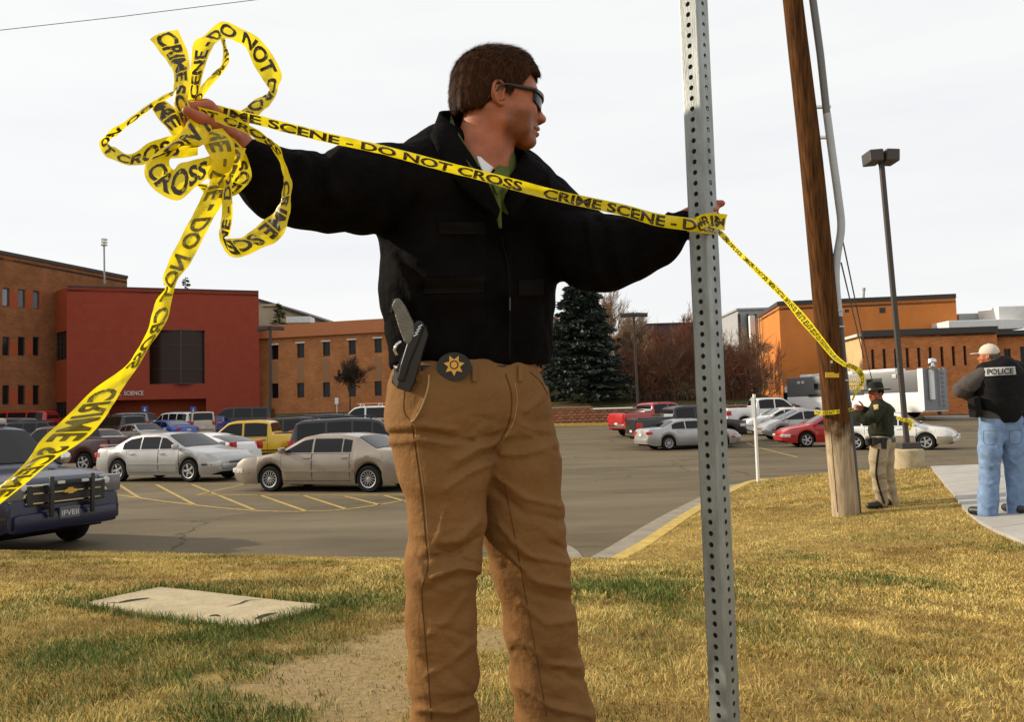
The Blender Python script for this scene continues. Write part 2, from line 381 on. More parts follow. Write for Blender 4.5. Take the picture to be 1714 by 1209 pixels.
def bare_f(x, y):
    v = np.zeros(np.shape(x))
    for c, r in BARE: v = np.maximum(v, np.exp(-(((x - c[0]) ** 2 + (y - c[1]) ** 2) / r ** 2)))
    return np.clip((v - .42 + .75 * (vnoise(x, y, .16, 3) - .5) + .6 * (vnoise(x, y, .06, 4) - .5)) * 2.6, 0, 1)
def green_f(x, y):
    v = np.zeros(np.shape(x))
    for c, r, w in GREEN: v = np.maximum(v, w * np.exp(-(((x - c[0]) ** 2 + (y - c[1]) ** 2) / r ** 2)))
    n = .6 * vnoise(x, y, .9, 8) + .4 * vnoise(x, y, .25, 9)
    return np.clip(v * (.5 + n) + np.clip((n - .54) * 1.7, 0, .5), 0, 1)
lx = np.unique(np.concatenate([np.linspace(-60, -8, 14), np.linspace(-8, 9, 120), np.linspace(9, 40, 24)]))
LV = []; T = np.concatenate([np.linspace(0, .35, 12), np.linspace(.36, 1, 90)])
for t in T:
    for x in lx:
        yt = np.interp(x, TX, TY); LV.append((x, -12 + (yt + 12) * t))
LV = np.array(LV); LZ = zlawn(LV[:, 0], LV[:, 1])
m_ = len(lx); ii, jj = np.meshgrid(np.arange(len(T) - 1), np.arange(m_ - 1), indexing='ij'); b0 = (ii * m_ + jj).ravel()
lawn = np_mesh('lawn', np.column_stack([LV, LZ]), np.stack([b0, b0 + 1, b0 + m_ + 1, b0 + m_], 1), None)
struct(lawn)
at = lawn.data.attributes.new('bare', 'FLOAT', 'POINT'); at.data.foreach_set('value', bare_f(LV[:, 0], LV[:, 1]).astype(np.float32))
def lawn_mat():
    m = bpy.data.materials.new('lawn_soil'); m.use_nodes = True; t = m.node_tree; L = t.links.new; b = t.nodes['Principled BSDF']; b.inputs['Roughness'].default_value = .95; b.inputs['Specular IOR Level'].default_value = .05
    a = t.nodes.new('ShaderNodeAttribute'); a.attribute_name = 'bare'
    tcn = t.nodes.new('ShaderNodeTexCoord')
    n1 = t.nodes.new('ShaderNodeTexNoise'); n1.inputs['Scale'].default_value = 9; n1.inputs['Detail'].default_value = 8; L(tcn.outputs['Object'], n1.inputs['Vector'])
    r1 = t.nodes.new('ShaderNodeValToRGB'); r1.color_ramp.elements[0].color = (.17, .115, .035, 1); r1.color_ramp.elements[1].color = (.36, .26, .085, 1); L(n1.outputs['Fac'], r1.inputs[0])
    n2 = t.nodes.new('ShaderNodeTexNoise'); n2.inputs['Scale'].default_value = 30; n2.inputs['Detail'].default_value = 8; L(tcn.outputs['Object'], n2.inputs['Vector'])
    r2 = t.nodes.new('ShaderNodeValToRGB'); r2.color_ramp.elements[0].color = (.19, .13, .06, 1); r2.color_ramp.elements[1].color = (.37, .27, .135, 1); L(n2.outputs['Fac'], r2.inputs[0])
    mxn = t.nodes.new('ShaderNodeMix'); mxn.data_type = 'RGBA'; L(a.outputs['Fac'], mxn.inputs[0]); L(r1.outputs[0], mxn.inputs[6]); L(r2.outputs[0], mxn.inputs[7]); L(mxn.outputs[2], b.inputs['Base Color'])
    bp = t.nodes.new('ShaderNodeBump'); bp.inputs['Strength'].default_value = .7; bp.inputs['Distance'].default_value = .015; L(n2.outputs['Fac'], bp.inputs['Height']); L(bp.outputs[0], b.inputs['Normal'])
    return m
lawn.data.materials.append(lawn_mat())
# -- kerbs, gutter
def strip(poly, o0, o1, zf, th=0., name='strip', m='concrete', n=6, parent=None):
    """ribbon along a plan polyline between side offsets o0 and o1 (left positive); th>0 makes it a solid"""
    c = cat(poly, n); t = np.gradient(c, axis=0); t /= np.linalg.norm(t, axis=1)[:, None]; nn = np.column_stack([-t[:, 1], t[:, 0]])
    a = c + nn * o0; b = c + nn * o1; rows = []
    for i in range(len(c)):
        za = float(zf(*a[i])); zb_ = float(zf(*b[i])); r = [(a[i][0], a[i][1], za), (b[i][0], b[i][1], zb_)]
        if th: r = [(a[i][0], a[i][1], za - th)] + r + [(b[i][0], b[i][1], zb_ - th)]
        rows.append(r)
    return MB().grid(rows).build(name, MATS[m] if isinstance(m, str) else m, parent)
edge = [(x, y) for x, y in TOE[3:10]]
zl = lambda x, y: float(zlot(x, y))
struct(strip(edge, .17, .68, lambda x, y: zl(x, y) + .006, name='gutter'))
k1 = [(1.05, 9.6), (1.72, 11.0), (3.2, 14.6), (5.2, 18.9), (6.0, 20.0)]
struct(strip(k1, -.02, .17, lambda x, y: zl(x, y) + .14, .2, 'yellow_kerb', 'yellow_paint'))
struct(strip([(6.0, 20.0), (7.4, 20.6), (11, 21.0), (40, 22.5)], -.02, .17, lambda x, y: zl(x, y) + .135, .2, 'kerb'))
g1, g2, g3 = G(812, 886, zlot)[:2], G(945, 912, zlot)[:2], G(985, 950, zlot)[:2]
struct(strip([g1 + (g1 - g2) * .6, g1, g2, g3, g3 + (g3 - g2) * .6], -.42, .0, lambda x, y: zl(x, y) + .008, name='concrete_pan'))
# -- painted lines of the lot
def paint(pxpts, w=.09, n=4):
    c = [G(x, y, zlot)[:2] for x, y in pxpts]
    return strip(c, -w / 2, w / 2, lambda x, y: zl(x, y) + .005, name='painted_line', m='line_paint', n=n)
for q in ([(199, 812), (233, 834)], [(262, 812), (326, 846)], [(322, 812), (425, 854)], [(434, 829), (511, 856)], [(505, 829), (583, 854)], [(576, 831), (637, 846)], [(640, 829), (690, 843)],
          [(411, 811), (330, 829)], [(197, 829), (231, 834), (324, 846), (420, 855), (510, 857), (590, 852), (680, 838)], [(330, 829), (500, 829.5), (690, 829)], [(197, 812), (411, 811.5)],
          [(1250, 742), (1335, 766)], [(1290, 705), (1395, 714)], [(1080, 766), (1200, 760), (1335, 757)]):
    struct(paint(q))
struct(strip([G(880, 714, zlot)[:2], G(930, 713.4, zlot)[:2], G(1030, 712.2, zlot)[:2], G(1110, 711.6, zlot)[:2], G(1240, 709, zlot)[:2]], -.05, .45, lambda x, y: zl(x, y) + .15, .2, 'yellow_kerb', 'yellow_paint', n=4))
# -- sidewalk in slabs
wy = sorted(set([float(p[1]) for p in wl_arr])); y0, y1 = min(wy), max(wy)
sw = struct(empty('sidewalk'))
nb = int((y1 - y0) / 1.5); ed = np.linspace(y1, y0, nb + 1)
for i in range(nb):
    a, b = ed[i] - .006, ed[i + 1] + .006; rows = []
    for y in np.linspace(a, b, 4):
        x0 = walk_left_x(y); r = []
        for k, x in enumerate(np.linspace(x0, x0 + WALK_W, 4)):
            z = float(zlawn(x, y)) + .035
            if k == 0: r.append((x, y, z - .12))
            r.append((x, y, z))
            if k == 3: r.append((x, y, z - .12))
        rows.append(r)
    MB().grid(rows).build('slab', MATS['concrete_walk'], sw)
struct(strip([G(1545, 700, zlot)[:2], G(1640, 699, zlot)[:2], G(1714, 698, zlot)[:2], G(1800, 697, zlot)[:2]], -1.6, .1, lambda x, y: zl(x, y) + .14, .2, 'far_walk', 'concrete_walk', n=4))
# -- utility vault lid in the grass
mat('vault', (.42, .345, .215), .85, var=.16, vscale=7, bump=.35, bscale=40)
mat('dark_slot', (.03, .025, .02), .9)
vl = empty('vault_lid', (*(sum(SLAB) / 4), float(zlawn(*(sum(SLAB) / 4)))), 0, 'weathered concrete utility vault lid set in the grass', 'vault lid')
def zslab(x, y): return float(zlawn(x, y)) + .014
vo = np.array(vl.location)
top = MB(vo); N = 9; A_, B_, C_, D_ = SLAB
rows = []
for i in range(N):
    t = i / (N - 1); r = []
    for k in range(N):
        s = k / (N - 1); p = (1 - t) * ((1 - s) * A_ + s * B_) + t * ((1 - s) * D_ + s * C_); r.append((p[0], p[1], zslab(*p)))
    rows.append(r)
top.grid(rows)
ring = [rows[0][k] for k in range(N)] + [rows[i][-1] for i in range(1, N)] + [rows[-1][k] for k in range(N - 2, -1, -1)] + [rows[i][0] for i in range(N - 2, 0, -1)]
top.grid([ring + [ring[0]], [(x, y, z - .14) for x, y, z in ring + [ring[0]]]])
top.build('cover', MATS['vault'], vl)
def slot(pts, w, name):
    c = cat([G(x, y, lambda a, b: zlawn(a, b) + .014)[:2] for x, y in pts], 5); t = np.gradient(c, axis=0); t /= np.linalg.norm(t, axis=1)[:, None]; nn = np.column_stack([-t[:, 1], t[:, 0]])
    ww = w * np.sin(np.linspace(.25, math.pi - .25, len(c)))
    MB(vo).grid([[(*(c[i] + nn[i] * ww[i] * s), zslab(*c[i]) + .003) for s in (-1, 1)] for i in range(len(c))]).build(name, MATS['dark_slot'], vl)
slot([(198, 1011), (222, 1006), (250, 1003)], .022, 'lift_slot'); slot([(428, 1038), (446, 1031), (463, 1028)], .022, 'lift_slot')
slot([(378, 1018), (400, 1013), (415, 1007), (440, 1006)], .007, 'crack'); slot([(178, 1010), (192, 1011), (205, 1010)], .006, 'crack'); slot([(350, 1034), (360, 1032), (368, 1034)], .012, 'chip')
# -- grass blades
def blades(n, xr, yr, hmin, hmax, wid, seed, simple=False):
    rs = np.random.RandomState(seed); x = rs.uniform(*xr, n); y = rs.uniform(*yr, n)
    ppx, ppy, dd = proj(x, y, zlawn(x, y)); ok = (toe_dist(x, y) > .03) & (ppx > -520) & (ppx < 2240) & (ppy < 1750)
    ok &= ~in_slab(x, y, -.005) & ~((x > walk_left_x(y) - .01) & (x < walk_left_x(y) + WALK_W))
    x, y = x[ok], y[ok]; b = bare_f(x, y); g = green_f(x, y); ok = rs.uniform(0, 1, len(x)) > b * .90
    x, y, b, g = x[ok], y[ok], b[ok], g[ok]; n = len(x)
    h = rs.uniform(hmin, hmax, n) * (1 + .5 * g) * (1 - .35 * b); w = wid * rs.uniform(.6, 1.3, n)
    near = in_slab(x, y, .09); h = np.where(near, h * 1.7, h); g = np.where(near & (rs.uniform(0, 1, n) < .8), np.maximum(g, .9), g)
    th = rs.uniform(0, 2 * np.pi, n); lean = rs.uniform(.25, 1.3, n) * (1 - .35 * g); az = rs.uniform(0, 2 * np.pi, n)
    clump = vnoise(x, y, .1, 21) * 6.28; az = np.where(rs.uniform(0, 1, n) < .5, clump, az)
    z = zlawn(x, y) - .004; wx, wy_ = np.cos(th) * w, np.sin(th) * w; dx, dy = np.cos(az) * np.sin(lean), np.sin(az) * np.sin(lean); cz = np.cos(lean)
    V = np.empty((n, 5, 3), np.float32)
    V[:, 0] = np.stack([x - wx, y - wy_, z], 1); V[:, 1] = np.stack([x + wx, y + wy_, z], 1)
    mx_, my_, mz_ = x + dx * h * .5, y + dy * h * .5, z + h * (.35 + .3 * cz)
    V[:, 2] = np.stack([mx_ + wx * .8, my_ + wy_ * .8, mz_], 1); V[:, 3] = np.stack([mx_ - wx * .8, my_ - wy_ * .8, mz_], 1)
    V[:, 4] = np.stack([x + dx * h * 1.15, y + dy * h * 1.15, z + h * (.35 + .55 * cz)], 1)
    i5 = np.arange(n)[:, None] * 5; F = np.concatenate([i5 + [0, 1, 2], i5 + [0, 2, 3], i5 + [3, 2, 4]])
    if simple: V = V[:, [0, 1, 4]]; i5 = np.arange(n)[:, None] * 3; F = i5 + [0, 1, 2]
    u = rs.uniform(0, 1, n)[:, None]; v = (.6 * vnoise(x, y, .5, 31) + .4 * vnoise(x, y, .12, 32))[:, None]
    dead = np.array([.50, .345, .085]) * (1 - u) + np.array([.66, .52, .20]) * u
    dead = dead * (.42 + .95 * v); dead[:, 1:] *= (1 - .22 * np.clip(.6 - v, 0, 1))
    grn = np.array([.085, .135, .03]) * (1 - u) + np.array([.17, .20, .055]) * u
    isg = (rs.uniform(0, 1, n) < np.clip(g * 1.15, 0, .95))[:, None]; colr = np.where(isg, grn, dead)
    old = (rs.uniform(0, 1, n) < .16)[:, None]; colr = np.where(old, colr * np.array([.42, .38, .34]), colr)
    return V.reshape(-1, 3), F, np.repeat(colr, V.shape[1], 0)
VV = []; FF = []; CC = []; off = 0
for args in ((300000, (-3.4, 3.6), (1.35, 4.6), .013, .038, .0014, 1), (230000, (-6.5, 7.5), (4.4, 8.2), .016, .040, .0026, 2), (260000, (-10, 10.5), (7.8, 14), .020, .044, .0040, 3, True), (110000, (2, 24), (13, 22.5), .03, .06, .0075, 4, True)):
    V, F, C_ = blades(*args); VV.append(V); FF.append(F + off); CC.append(C_); off += len(V)
gm = bpy.data.materials.new('grass_blade'); gm.use_nodes = True; t = gm.node_tree; b = t.nodes['Principled BSDF']; b.inputs['Roughness'].default_value = .8; b.inputs['Specular IOR Level'].default_value = .08
a = t.nodes.new('ShaderNodeAttribute'); a.attribute_name = 'gc'; t.links.new(a.outputs['Color'], b.inputs['Base Color'])
go = np_mesh('grass', np.concatenate(VV), np.concatenate(FF), gm, None, False)
at = go.data.attributes.new('gc', 'FLOAT_COLOR', 'POINT'); cc = np.concatenate(CC); at.data.foreach_set('color', np.column_stack([cc, np.ones(len(cc))]).astype(np.float32).ravel())
tag(go, 'short dry golden grass with green patches around the officer', 'grass', kind='stuff')
# ================================================================== BUILDINGS
def brick_mat(name, c1, c2, mortar, sc=1.0, blot=.16):
    m = bpy.data.materials.new(name); m.use_nodes = True; MATS[name] = m; t = m.node_tree; L = t.links.new; b = t.nodes['Principled BSDF']; b.inputs['Roughness'].default_value = .9; b.inputs['Specular IOR Level'].default_value = .06
    g = t.nodes.new('ShaderNodeUVMap'); bk = t.nodes.new('ShaderNodeTexBrick'); L(g.outputs[0], bk.inputs['Vector'])
    bk.inputs['Color1'].default_value = (*c1, 1); bk.inputs['Color2'].default_value = (*c2, 1); bk.inputs['Mortar'].default_value = (*mortar, 1)
    bk.inputs['Scale'].default_value = 1.0; bk.inputs['Brick Width'].default_value = .30 * sc; bk.inputs['Row Height'].default_value = .10 * sc; bk.inputs['Mortar Size'].default_value = .008 * sc; bk.inputs['Bias'].default_value = -.1
    n = t.nodes.new('ShaderNodeTexNoise'); n.inputs['Scale'].default_value = .9; n.inputs['Detail'].default_value = 8; L(g.outputs[0], n.inputs['Vector'])
    mm = t.nodes.new('ShaderNodeMix'); mm.data_type = 'RGBA'; mm.blend_type = 'MULTIPLY'; mm.inputs[0].default_value = 1
    mr = t.nodes.new('ShaderNodeMapRange'); mr.inputs[1].default_value = .3; mr.inputs[2].default_value = .7; mr.inputs[3].default_value = 1 - blot; mr.inputs[4].default_value = 1 + blot; L(n.outputs['Fac'], mr.inputs[0])
    L(bk.outputs['Color'], mm.inputs[6]); L(mr.outputs[0], mm.inputs[7]); L(mm.outputs[2], b.inputs['Base Color'])
    bp = t.nodes.new('ShaderNodeBump'); bp.inputs['Strength'].default_value = .3; bp.inputs['Distance'].default_value = .02; L(bk.outputs['Fac'], bp.inputs['Height']); bp.invert = True; L(bp.outputs[0], b.inputs['Normal'])
    return m
brick_mat('brick_left', (.30, .115, .045), (.22, .085, .035), (.20, .11, .06))
brick_mat('brick_wing', (.50, .205, .075), (.40, .15, .055), (.34, .18, .09))
brick_mat('brick_right', (.56, .20, .065), (.42, .14, .048), (.36, .18, .085))
mat('red_panel', (.29, .056, .031), .8, var=.07, vscale=1.5, bump=.15, bscale=30)
mat('rust_panel', (.36, .080, .033), .8, var=.08, vscale=1.5)
mat('fascia', (.50, .19, .085), .75, var=.05, vscale=1.5)
mat('orange_stucco', (.62, .215, .055), .85, var=.08, vscale=.8, bump=.1, bscale=30)
mat('dark_cap', (.035, .028, .024), .6)
mat('pane', (.010, .011, .012), .1, spec=.25)
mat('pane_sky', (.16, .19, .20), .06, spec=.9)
mat('win_frame', (.05, .035, .03), .5)
mat('white_head', (.62, .58, .5), .6)
mat('tan_wall', (.55, .40, .20), .85, var=.08, vscale=2)
mat('beige_wall', (.45, .36, .24), .85, var=.08, vscale=1)
mat('grey_metal', (.33, .34, .34), .5, var=.1, vscale=2)
mat('white_metal', (.70, .69, .65), .5, var=.06, vscale=3)
class Wall:
    def __init__(s, A, B, z0, z1, m, bldg, th=.22):
        s.A = np.array(A[:2], float); s.B = np.array(B[:2], float); s.z0, s.z1, s.m, s.b, s.th = z0, z1, m, bldg, th
        s.L = np.hypot(*(s.B - s.A)); s.ux = np.append((s.B - s.A) / s.L, 0); s.n = np.array([s.ux[1], -s.ux[0], 0]); s.uz = np.array([0, 0, 1.])
        s.holes = []; s.org = np.array(bldg.location)
    def uv(s, px, py):
        r = ray(px, py); t = ((s.A - CAM[:2]) @ s.n[:2]) / (r[:2] @ s.n[:2]); p = CAM + t * r
        return float((p[:2] - s.A) @ s.ux[:2]), float(p[2])
    def pt(s, u, z, o=0.): return np.array([*(s.A + s.ux[:2] * u), z]) + s.n * o
    def px_rect(s, x0, y0, x1, y1):
        u0, za = s.uv(x0, (y0 + y1) / 2); u1, _ = s.uv(x1, (y0 + y1) / 2); _, zt = s.uv((x0 + x1) / 2, y0); _, zb = s.uv((x0 + x1) / 2, y1)
        return min(u0, u1), max(u0, u1), zb, zt
    def window(s, u0, u1, z0, z1, pane='pane', frame=.06, head=None, mull=0, trans=0, rec=.16):
        s.holes.append((u0, u1, z0, z1, rec)); f = MB(s.org)
        def bar(a, b, c, d, o0=-rec + .02, o1=-rec + .10):
            P8 = [s.pt(u, z, o) for o in (o0, o1) for u, z in ((a, c), (b, c), (b, d), (a, d))]
            f.add(P8, [(0, 1, 2, 3), (7, 6, 5, 4), (0, 4, 5, 1), (1, 5, 6, 2), (2, 6, 7, 3), (3, 7, 4, 0)])
        e = .004
        bar(u0 + e, u0 + frame, z0 + e, z1 - e); bar(u1 - frame, u1 - e, z0 + e, z1 - e); bar(u0 + frame, u1 - frame, z0 + e, z0 + frame); bar(u0 + frame, u1 - frame, z1 - frame, z1 - e)
        for k in range(mull): c = u0 + (u1 - u0) * (k + 1) / (mull + 1); bar(c - frame * .35, c + frame * .35, z0 + frame, z1 - frame)
        for k in range(trans): c = z0 + (z1 - z0) * (k + 1) / (trans + 1); bar(u0 + frame, u1 - frame, c - frame * .35, c + frame * .35, o1=-rec + .09)
        w = f.build('window', MATS['win_frame'], s.b)
        MB(s.org).add([s.pt(u, z, -rec + .05) for u, z in ((u0 + e, z0 + e), (u1 - e, z0 + e), (u1 - e, z1 - e), (u0 + e, z1 - e))], [(0, 1, 2, 3)]).build('pane', MATS[pane], w)
        if head:
            q = MB(s.org); a, b, c, d = u0 - .12, u1 + .12, z1, z1 + head
            P8 = [s.pt(u, z, o) for o in (0, .14) for u, z in ((a, c), (b, c), (b, d), (a, d))]
            q.add(P8, [(0, 1, 2, 3), (7, 6, 5, 4), (0, 4, 5, 1), (1, 5, 6, 2), (2, 6, 7, 3), (3, 7, 4, 0)]); q.build('lintel', MATS['white_head'], w)
        return w
    def build(s, name='wall'):
        us = sorted({0., s.L} | {h[0] for h in s.holes} | {h[1] for h in s.holes}); zs = sorted({s.z0, s.z1} | {h[2] for h in s.holes} | {h[3] for h in s.holes})
        us = [u for u in us if 0 <= u <= s.L]; zs = [z for z in zs if s.z0 <= z <= s.z1]; mb = MB(s.org); uvs = []
        def quad(p, q): mb.add(p, [(0, 1, 2, 3)]); uvs.extend(q)
        for i in range(len(us) - 1):
            for k in range(len(zs) - 1):
                a, b, c, d = us[i], us[i + 1], zs[k], zs[k + 1]; cu, cz = (a + b) / 2, (c + d) / 2
                if any(h[0] < cu < h[1] and h[2] < cz < h[3] for h in s.holes): continue
                quad([s.pt(a, c), s.pt(b, c), s.pt(b, d), s.pt(a, d)], [(a, c), (b, c), (b, d), (a, d)])
        for a, b, c, d, rec in s.holes:
            for (u0, z0), (u1, z1) in (((a, c), (b, c)), ((b, c), (b, d)), ((b, d), (a, d)), ((a, d), (a, c))):
                quad([s.pt(u0, z0), s.pt(u1, z1), s.pt(u1, z1, -rec - .05), s.pt(u0, z0, -rec - .05)], [(u0, z0), (u1, z1), (u1 + rec, z1 + rec), (u0 + rec, z0 + rec)])
        a, b = s.pt(0, s.z1), s.pt(s.L, s.z1)
        quad([a, b, b - s.n * s.th, a - s.n * s.th], [(0, 0), (s.L, 0), (s.L, s.th), (0, s.th)])
        me = bpy.data.meshes.new(name); me.from_pydata((np.array(mb.v) - s.org).tolist(), [], mb.f); me.materials.append(MATS[s.m])
        uvl = me.uv_layers.new(name='UVMap'); uvl.data.foreach_set('uv', np.array(uvs, np.float32).ravel())
        return link(bpy.data.objects.new(name, me), s.b)
    def band(s, z0, z1, o, m, name, u0=None, u1=None, depth=None):
        u0 = -.0 if u0 is None else u0; u1 = s.L if u1 is None else u1; q = MB(s.org); dp = -.1 if depth is None else depth
        P8 = [s.pt(u, z, oo) for oo in (dp, o) for u, z in ((u0, z0), (u1, z0), (u1, z1), (u0, z1))]
        q.add(P8, [(0, 1, 2, 3), (7, 6, 5, 4), (0, 4, 5, 1), (1, 5, 6, 2), (2, 6, 7, 3), (3, 7, 4, 0)]); return q.build(name, MATS[m], s.b)
def roof_poly(bldg, pts, z, th, m, name='roof'):
    return MB(np.array(bldg.location)).prism([(p[0], p[1], z) for p in pts], (0, 0, th)).build(name, MATS[m], bldg)
def zat(px, py, d): return float(P(px, py, d)[2])
# ---- left brick building
A = P(-260, 600, 55.5); B = P(213, 600, 80); z1 = zat(0, 428, 68)
bl = empty('brick_building', (A[0], A[1], 1.0), 0, 'long brown brick building with rows of narrow windows at far left', 'building')
w = Wall(A, B, -.5, z1, 'brick_left', bl)
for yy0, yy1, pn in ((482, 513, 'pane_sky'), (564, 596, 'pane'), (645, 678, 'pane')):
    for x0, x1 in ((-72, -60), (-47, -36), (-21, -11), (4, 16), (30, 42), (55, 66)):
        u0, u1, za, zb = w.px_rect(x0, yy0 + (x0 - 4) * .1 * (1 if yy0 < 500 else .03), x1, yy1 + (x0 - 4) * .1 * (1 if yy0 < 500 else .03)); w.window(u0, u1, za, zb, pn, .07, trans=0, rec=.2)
w.build(); w.band(z1 - .02, z1 + .25, .12, 'dark_cap', 'parapet_cap')
for yy0, yy1 in ((488, 516), (570, 594), (650, 676)):
    for x0, x1 in ((16.5, 29.5), (42.5, 54.5), (66.5, 70)):
        u0, u1, za, zb = w.px_rect(x0, yy0, x1, yy1); w.band(za, zb, .012, 'rust_panel', 'spandrel', u0, u1)
C2 = B + np.array([-14, 26, 0]); w2 = Wall(B, C2, -.5, z1, 'brick_left', bl); w2.build()
roof_poly(bl, [A, B, C2, A + np.array([-14, 26, 0])], z1 - .5, .2, 'dark_cap')
# ---- red building
dR1, dR2 = 70.0, 76.0
A = P(112, 600, dR1); B = P(434, 600, dR2); z1 = zat(112, 479, dR1)
rb = empty('red_building', (A[0], A[1], 1.5), 0, 'windowless dark red science building with one large recessed window', 'building')
w = Wall(A, B, .0, z1, 'red_panel', rb)
u0, u1, za, zb = w.px_rect(250, 553, 343, 643)
w.holes.append((u0, u1, za, zb, 1.2))
ue0, ue1, zea, zeb = w.px_rect(183, 669, 345, 700)
w.holes.append((ue0, ue1, max(zea, .3), zeb, 2.5))
w.build()
bw = MB(np.array(rb.location))                       # angled bay of glass inside the recess
cu = u0 + (u1 - u0) * .57
pane_l = [w.pt(u0, za, -1.1), w.pt(cu, za, .25), w.pt(cu, zb, .25), w.pt(u0, zb, -1.1)]; pane_r = [w.pt(cu, za, .25), w.pt(u1, za, -.35), w.pt(u1, zb, -.35), w.pt(cu, zb, .25)]
for q, nm in ((pane_l, 'bay_glass'), (pane_r, 'bay_glass')):
    go_ = MB(np.array(rb.location)).add(q, [(0, 1, 2, 3)]).build(nm, mat('bay_pane', (.035, .018, .012), .25, spec=.2), rb)
    fr = MB(np.array(rb.location)); Q = [np.array(p) for p in q]; nn = np.cross(Q[1] - Q[0], Q[3] - Q[0]); nn /= np.linalg.norm(nn)
    if nn @ (CAM - Q[0]) < 0: nn = -nn
    for a_, b_ in ((0, 1), (1, 2), (2, 3), (3, 0)): fr.tube([Q[a_] + nn * .03, Q[b_] + nn * .03], .07, 4)
    for tt in (.28, .72): fr.tube([Q[0] + (Q[3] - Q[0]) * tt + nn * .02, Q[1] + (Q[2] - Q[1]) * tt + nn * .02], .035, 4)
    fr.build('frame', MATS['win_frame'], go_)
sl_ = MB(np.array(rb.location)).prism([w.pt(u0, 0, -1.2), w.pt(u0, 0, -1.1), w.pt(cu, 0, .25), w.pt(u1, 0, -.35), w.pt(u1, 0, -1.2)], (0, 0, .12))
for zz, nm in ((za - .06, 'bay_sill'), (zb - .06, 'bay_head')):
    s2 = MB(np.array(rb.location)); s2.v = [(x, y, z + zz) for x, y, z in sl_.v]; s2.f = sl_.f; s2.build(nm, MATS['win_frame'], rb)
MB(np.array(rb.location)).add([w.pt(ue0, .3, -2.5), w.pt(ue1, .3, -2.5), w.pt(ue1, zeb, -2.5), w.pt(ue0, zeb, -2.5)], [(0, 1, 2, 3)]).build('entrance_wall', MATS['rust_panel'], rb)
MB(np.array(rb.location)).add([w.pt(u0, za, -1.22), w.pt(u1, za, -1.22), w.pt(u1, zb, -1.22), w.pt(u0, zb, -1.22)], [(0, 1, 2, 3)]).build('recess_back', MATS['win_frame'], rb)
for zz in np.linspace(2.2, z1 - 1.5, 6): w.band(zz, zz + .03, .003, 'rust_panel', 'panel_joint', u1=u0 - .3, depth=0.001)
w.band(z1, z1 + .12, .05, 'dark_cap', 'parapet_cap')
D = A + np.array([-3.3, 5.2, 0]); Sd = Wall(P(70, 600, 74.5), A, .0, zat(85, 487, 72), 'rust_panel', rb)
a_, b_, c_, d_ = Sd.px_rect(83, 557, 111, 604); Sd.window(a_, b_, c_, d_, 'pane', .06, mull=4, trans=4); a_, b_, c_, d_ = Sd.px_rect(83, 674, 111, 700); Sd.window(a_, b_, c_, d_, 'pane', .06, mull=4, trans=1)
Sd.build('side_wall')
Sd2 = Wall(A + np.array([-.01, .5, 0]), A, Sd.z1, z1, 'red_panel', rb); Sd2.build('side_wall')
E = B + np.array([-6.5, 16, 0]); Wall(B, E, 0, z1, 'red_panel', rb).build('side_wall')
roof_poly(rb, [A, B, E, A + np.array([-9, 20, 0])], z1 - .4, .2, 'dark_cap')
org = np.array(rb.location); u, z = w.uv(199, 662); u2, z2 = w.uv(240, 656)
flat_text('lettering', 'L  SCIENCE', w.pt(u, z), w.ux, w.uz, .36, mat('letter_metal', (.6, .58, .55), .4, .3), rb, org, bold=.015, maxw=u2 - u, off=.05)
# ---- brick wing
A = P(421, 600, 78.2); B = P(905, 600, 71.6); zt = zat(437, 546, 78); zm = zat(452, 567, 77.8)
wg = empty('brick_wing', (A[0], A[1], 2.0), 0, 'low tan brick wing with two rows of small windows behind the officer', 'building')
w = Wall(A, B, 1.0, zm, 'brick_wing', wg)
for k in range(10):
    x = 454 + k * 43.2; dy = -k * 2.75
    for y0, y1, hd in ((578, 602, .14), (642, 667, None)):
        a_, b_, c_, d_ = w.px_rect(x, y0 + dy * (1 if y0 < 600 else .35), x + 12, y1 + dy * (1 if y0 < 600 else .35)); w.window(a_, b_, c_, d_, 'pane', .05, head=hd, rec=.25)
    a_, b_, c_, d_ = w.px_rect(x, 605 + dy * .7, x + 12, 640 + dy * .4); w.band(c_, d_, .01, 'rust_panel' if False else 'brick_wing', 'spandrel', a_, b_)
w.build()
w.band(zm, zt, .35, 'fascia', 'fascia')
E = B + np.array([4, 14, 0]); roof_poly(wg, [A, B, E, A + np.array([4, 14, 0])], zt - .3, .2, 'dark_cap'); Wall(B, E, 1.0, zt, 'brick_wing', wg).build('side_wall')
# ---- beige gabled building behind
A = P(425, 600, 100); B = P(560, 600, 104)
gb = empty('gabled_building', (A[0], A[1], 2), 0, 'beige gable end showing above the brick wing beside red building', 'building')
q = MB(np.array(gb.location)); poly = [P(400, 640, 100), P(400, 495, 100), P(433, 504, 100), P(548, 541, 100), P(556, 640, 100)]
q.prism(poly, (2, 12, 0)); q.build('gable_wall', MATS['beige_wall'], gb)
MB(np.array(gb.location)).prism([P(395, 489, 99.6), P(433, 500, 99.6), P(552, 539, 99.6), P(552, 542.5, 99.6), P(433, 504, 99.6), P(395, 493, 99.6)], (2, 13, 0)).build('roof_edge', MATS['dark_cap'], gb)
q = MB(np.array(gb.location)); c = P(503, 537, 90); q.box(c, (2.6, 2, .65), bev=.03); q.build('roof_unit', MATS['white_metal'], gb)
q = MB(np.array(gb.location)); c = P(455, 512, 97); q.box(c, (2.2, 1.2, .25), bev=.03); q.build('roof_vent', MATS['beige_wall'], gb)
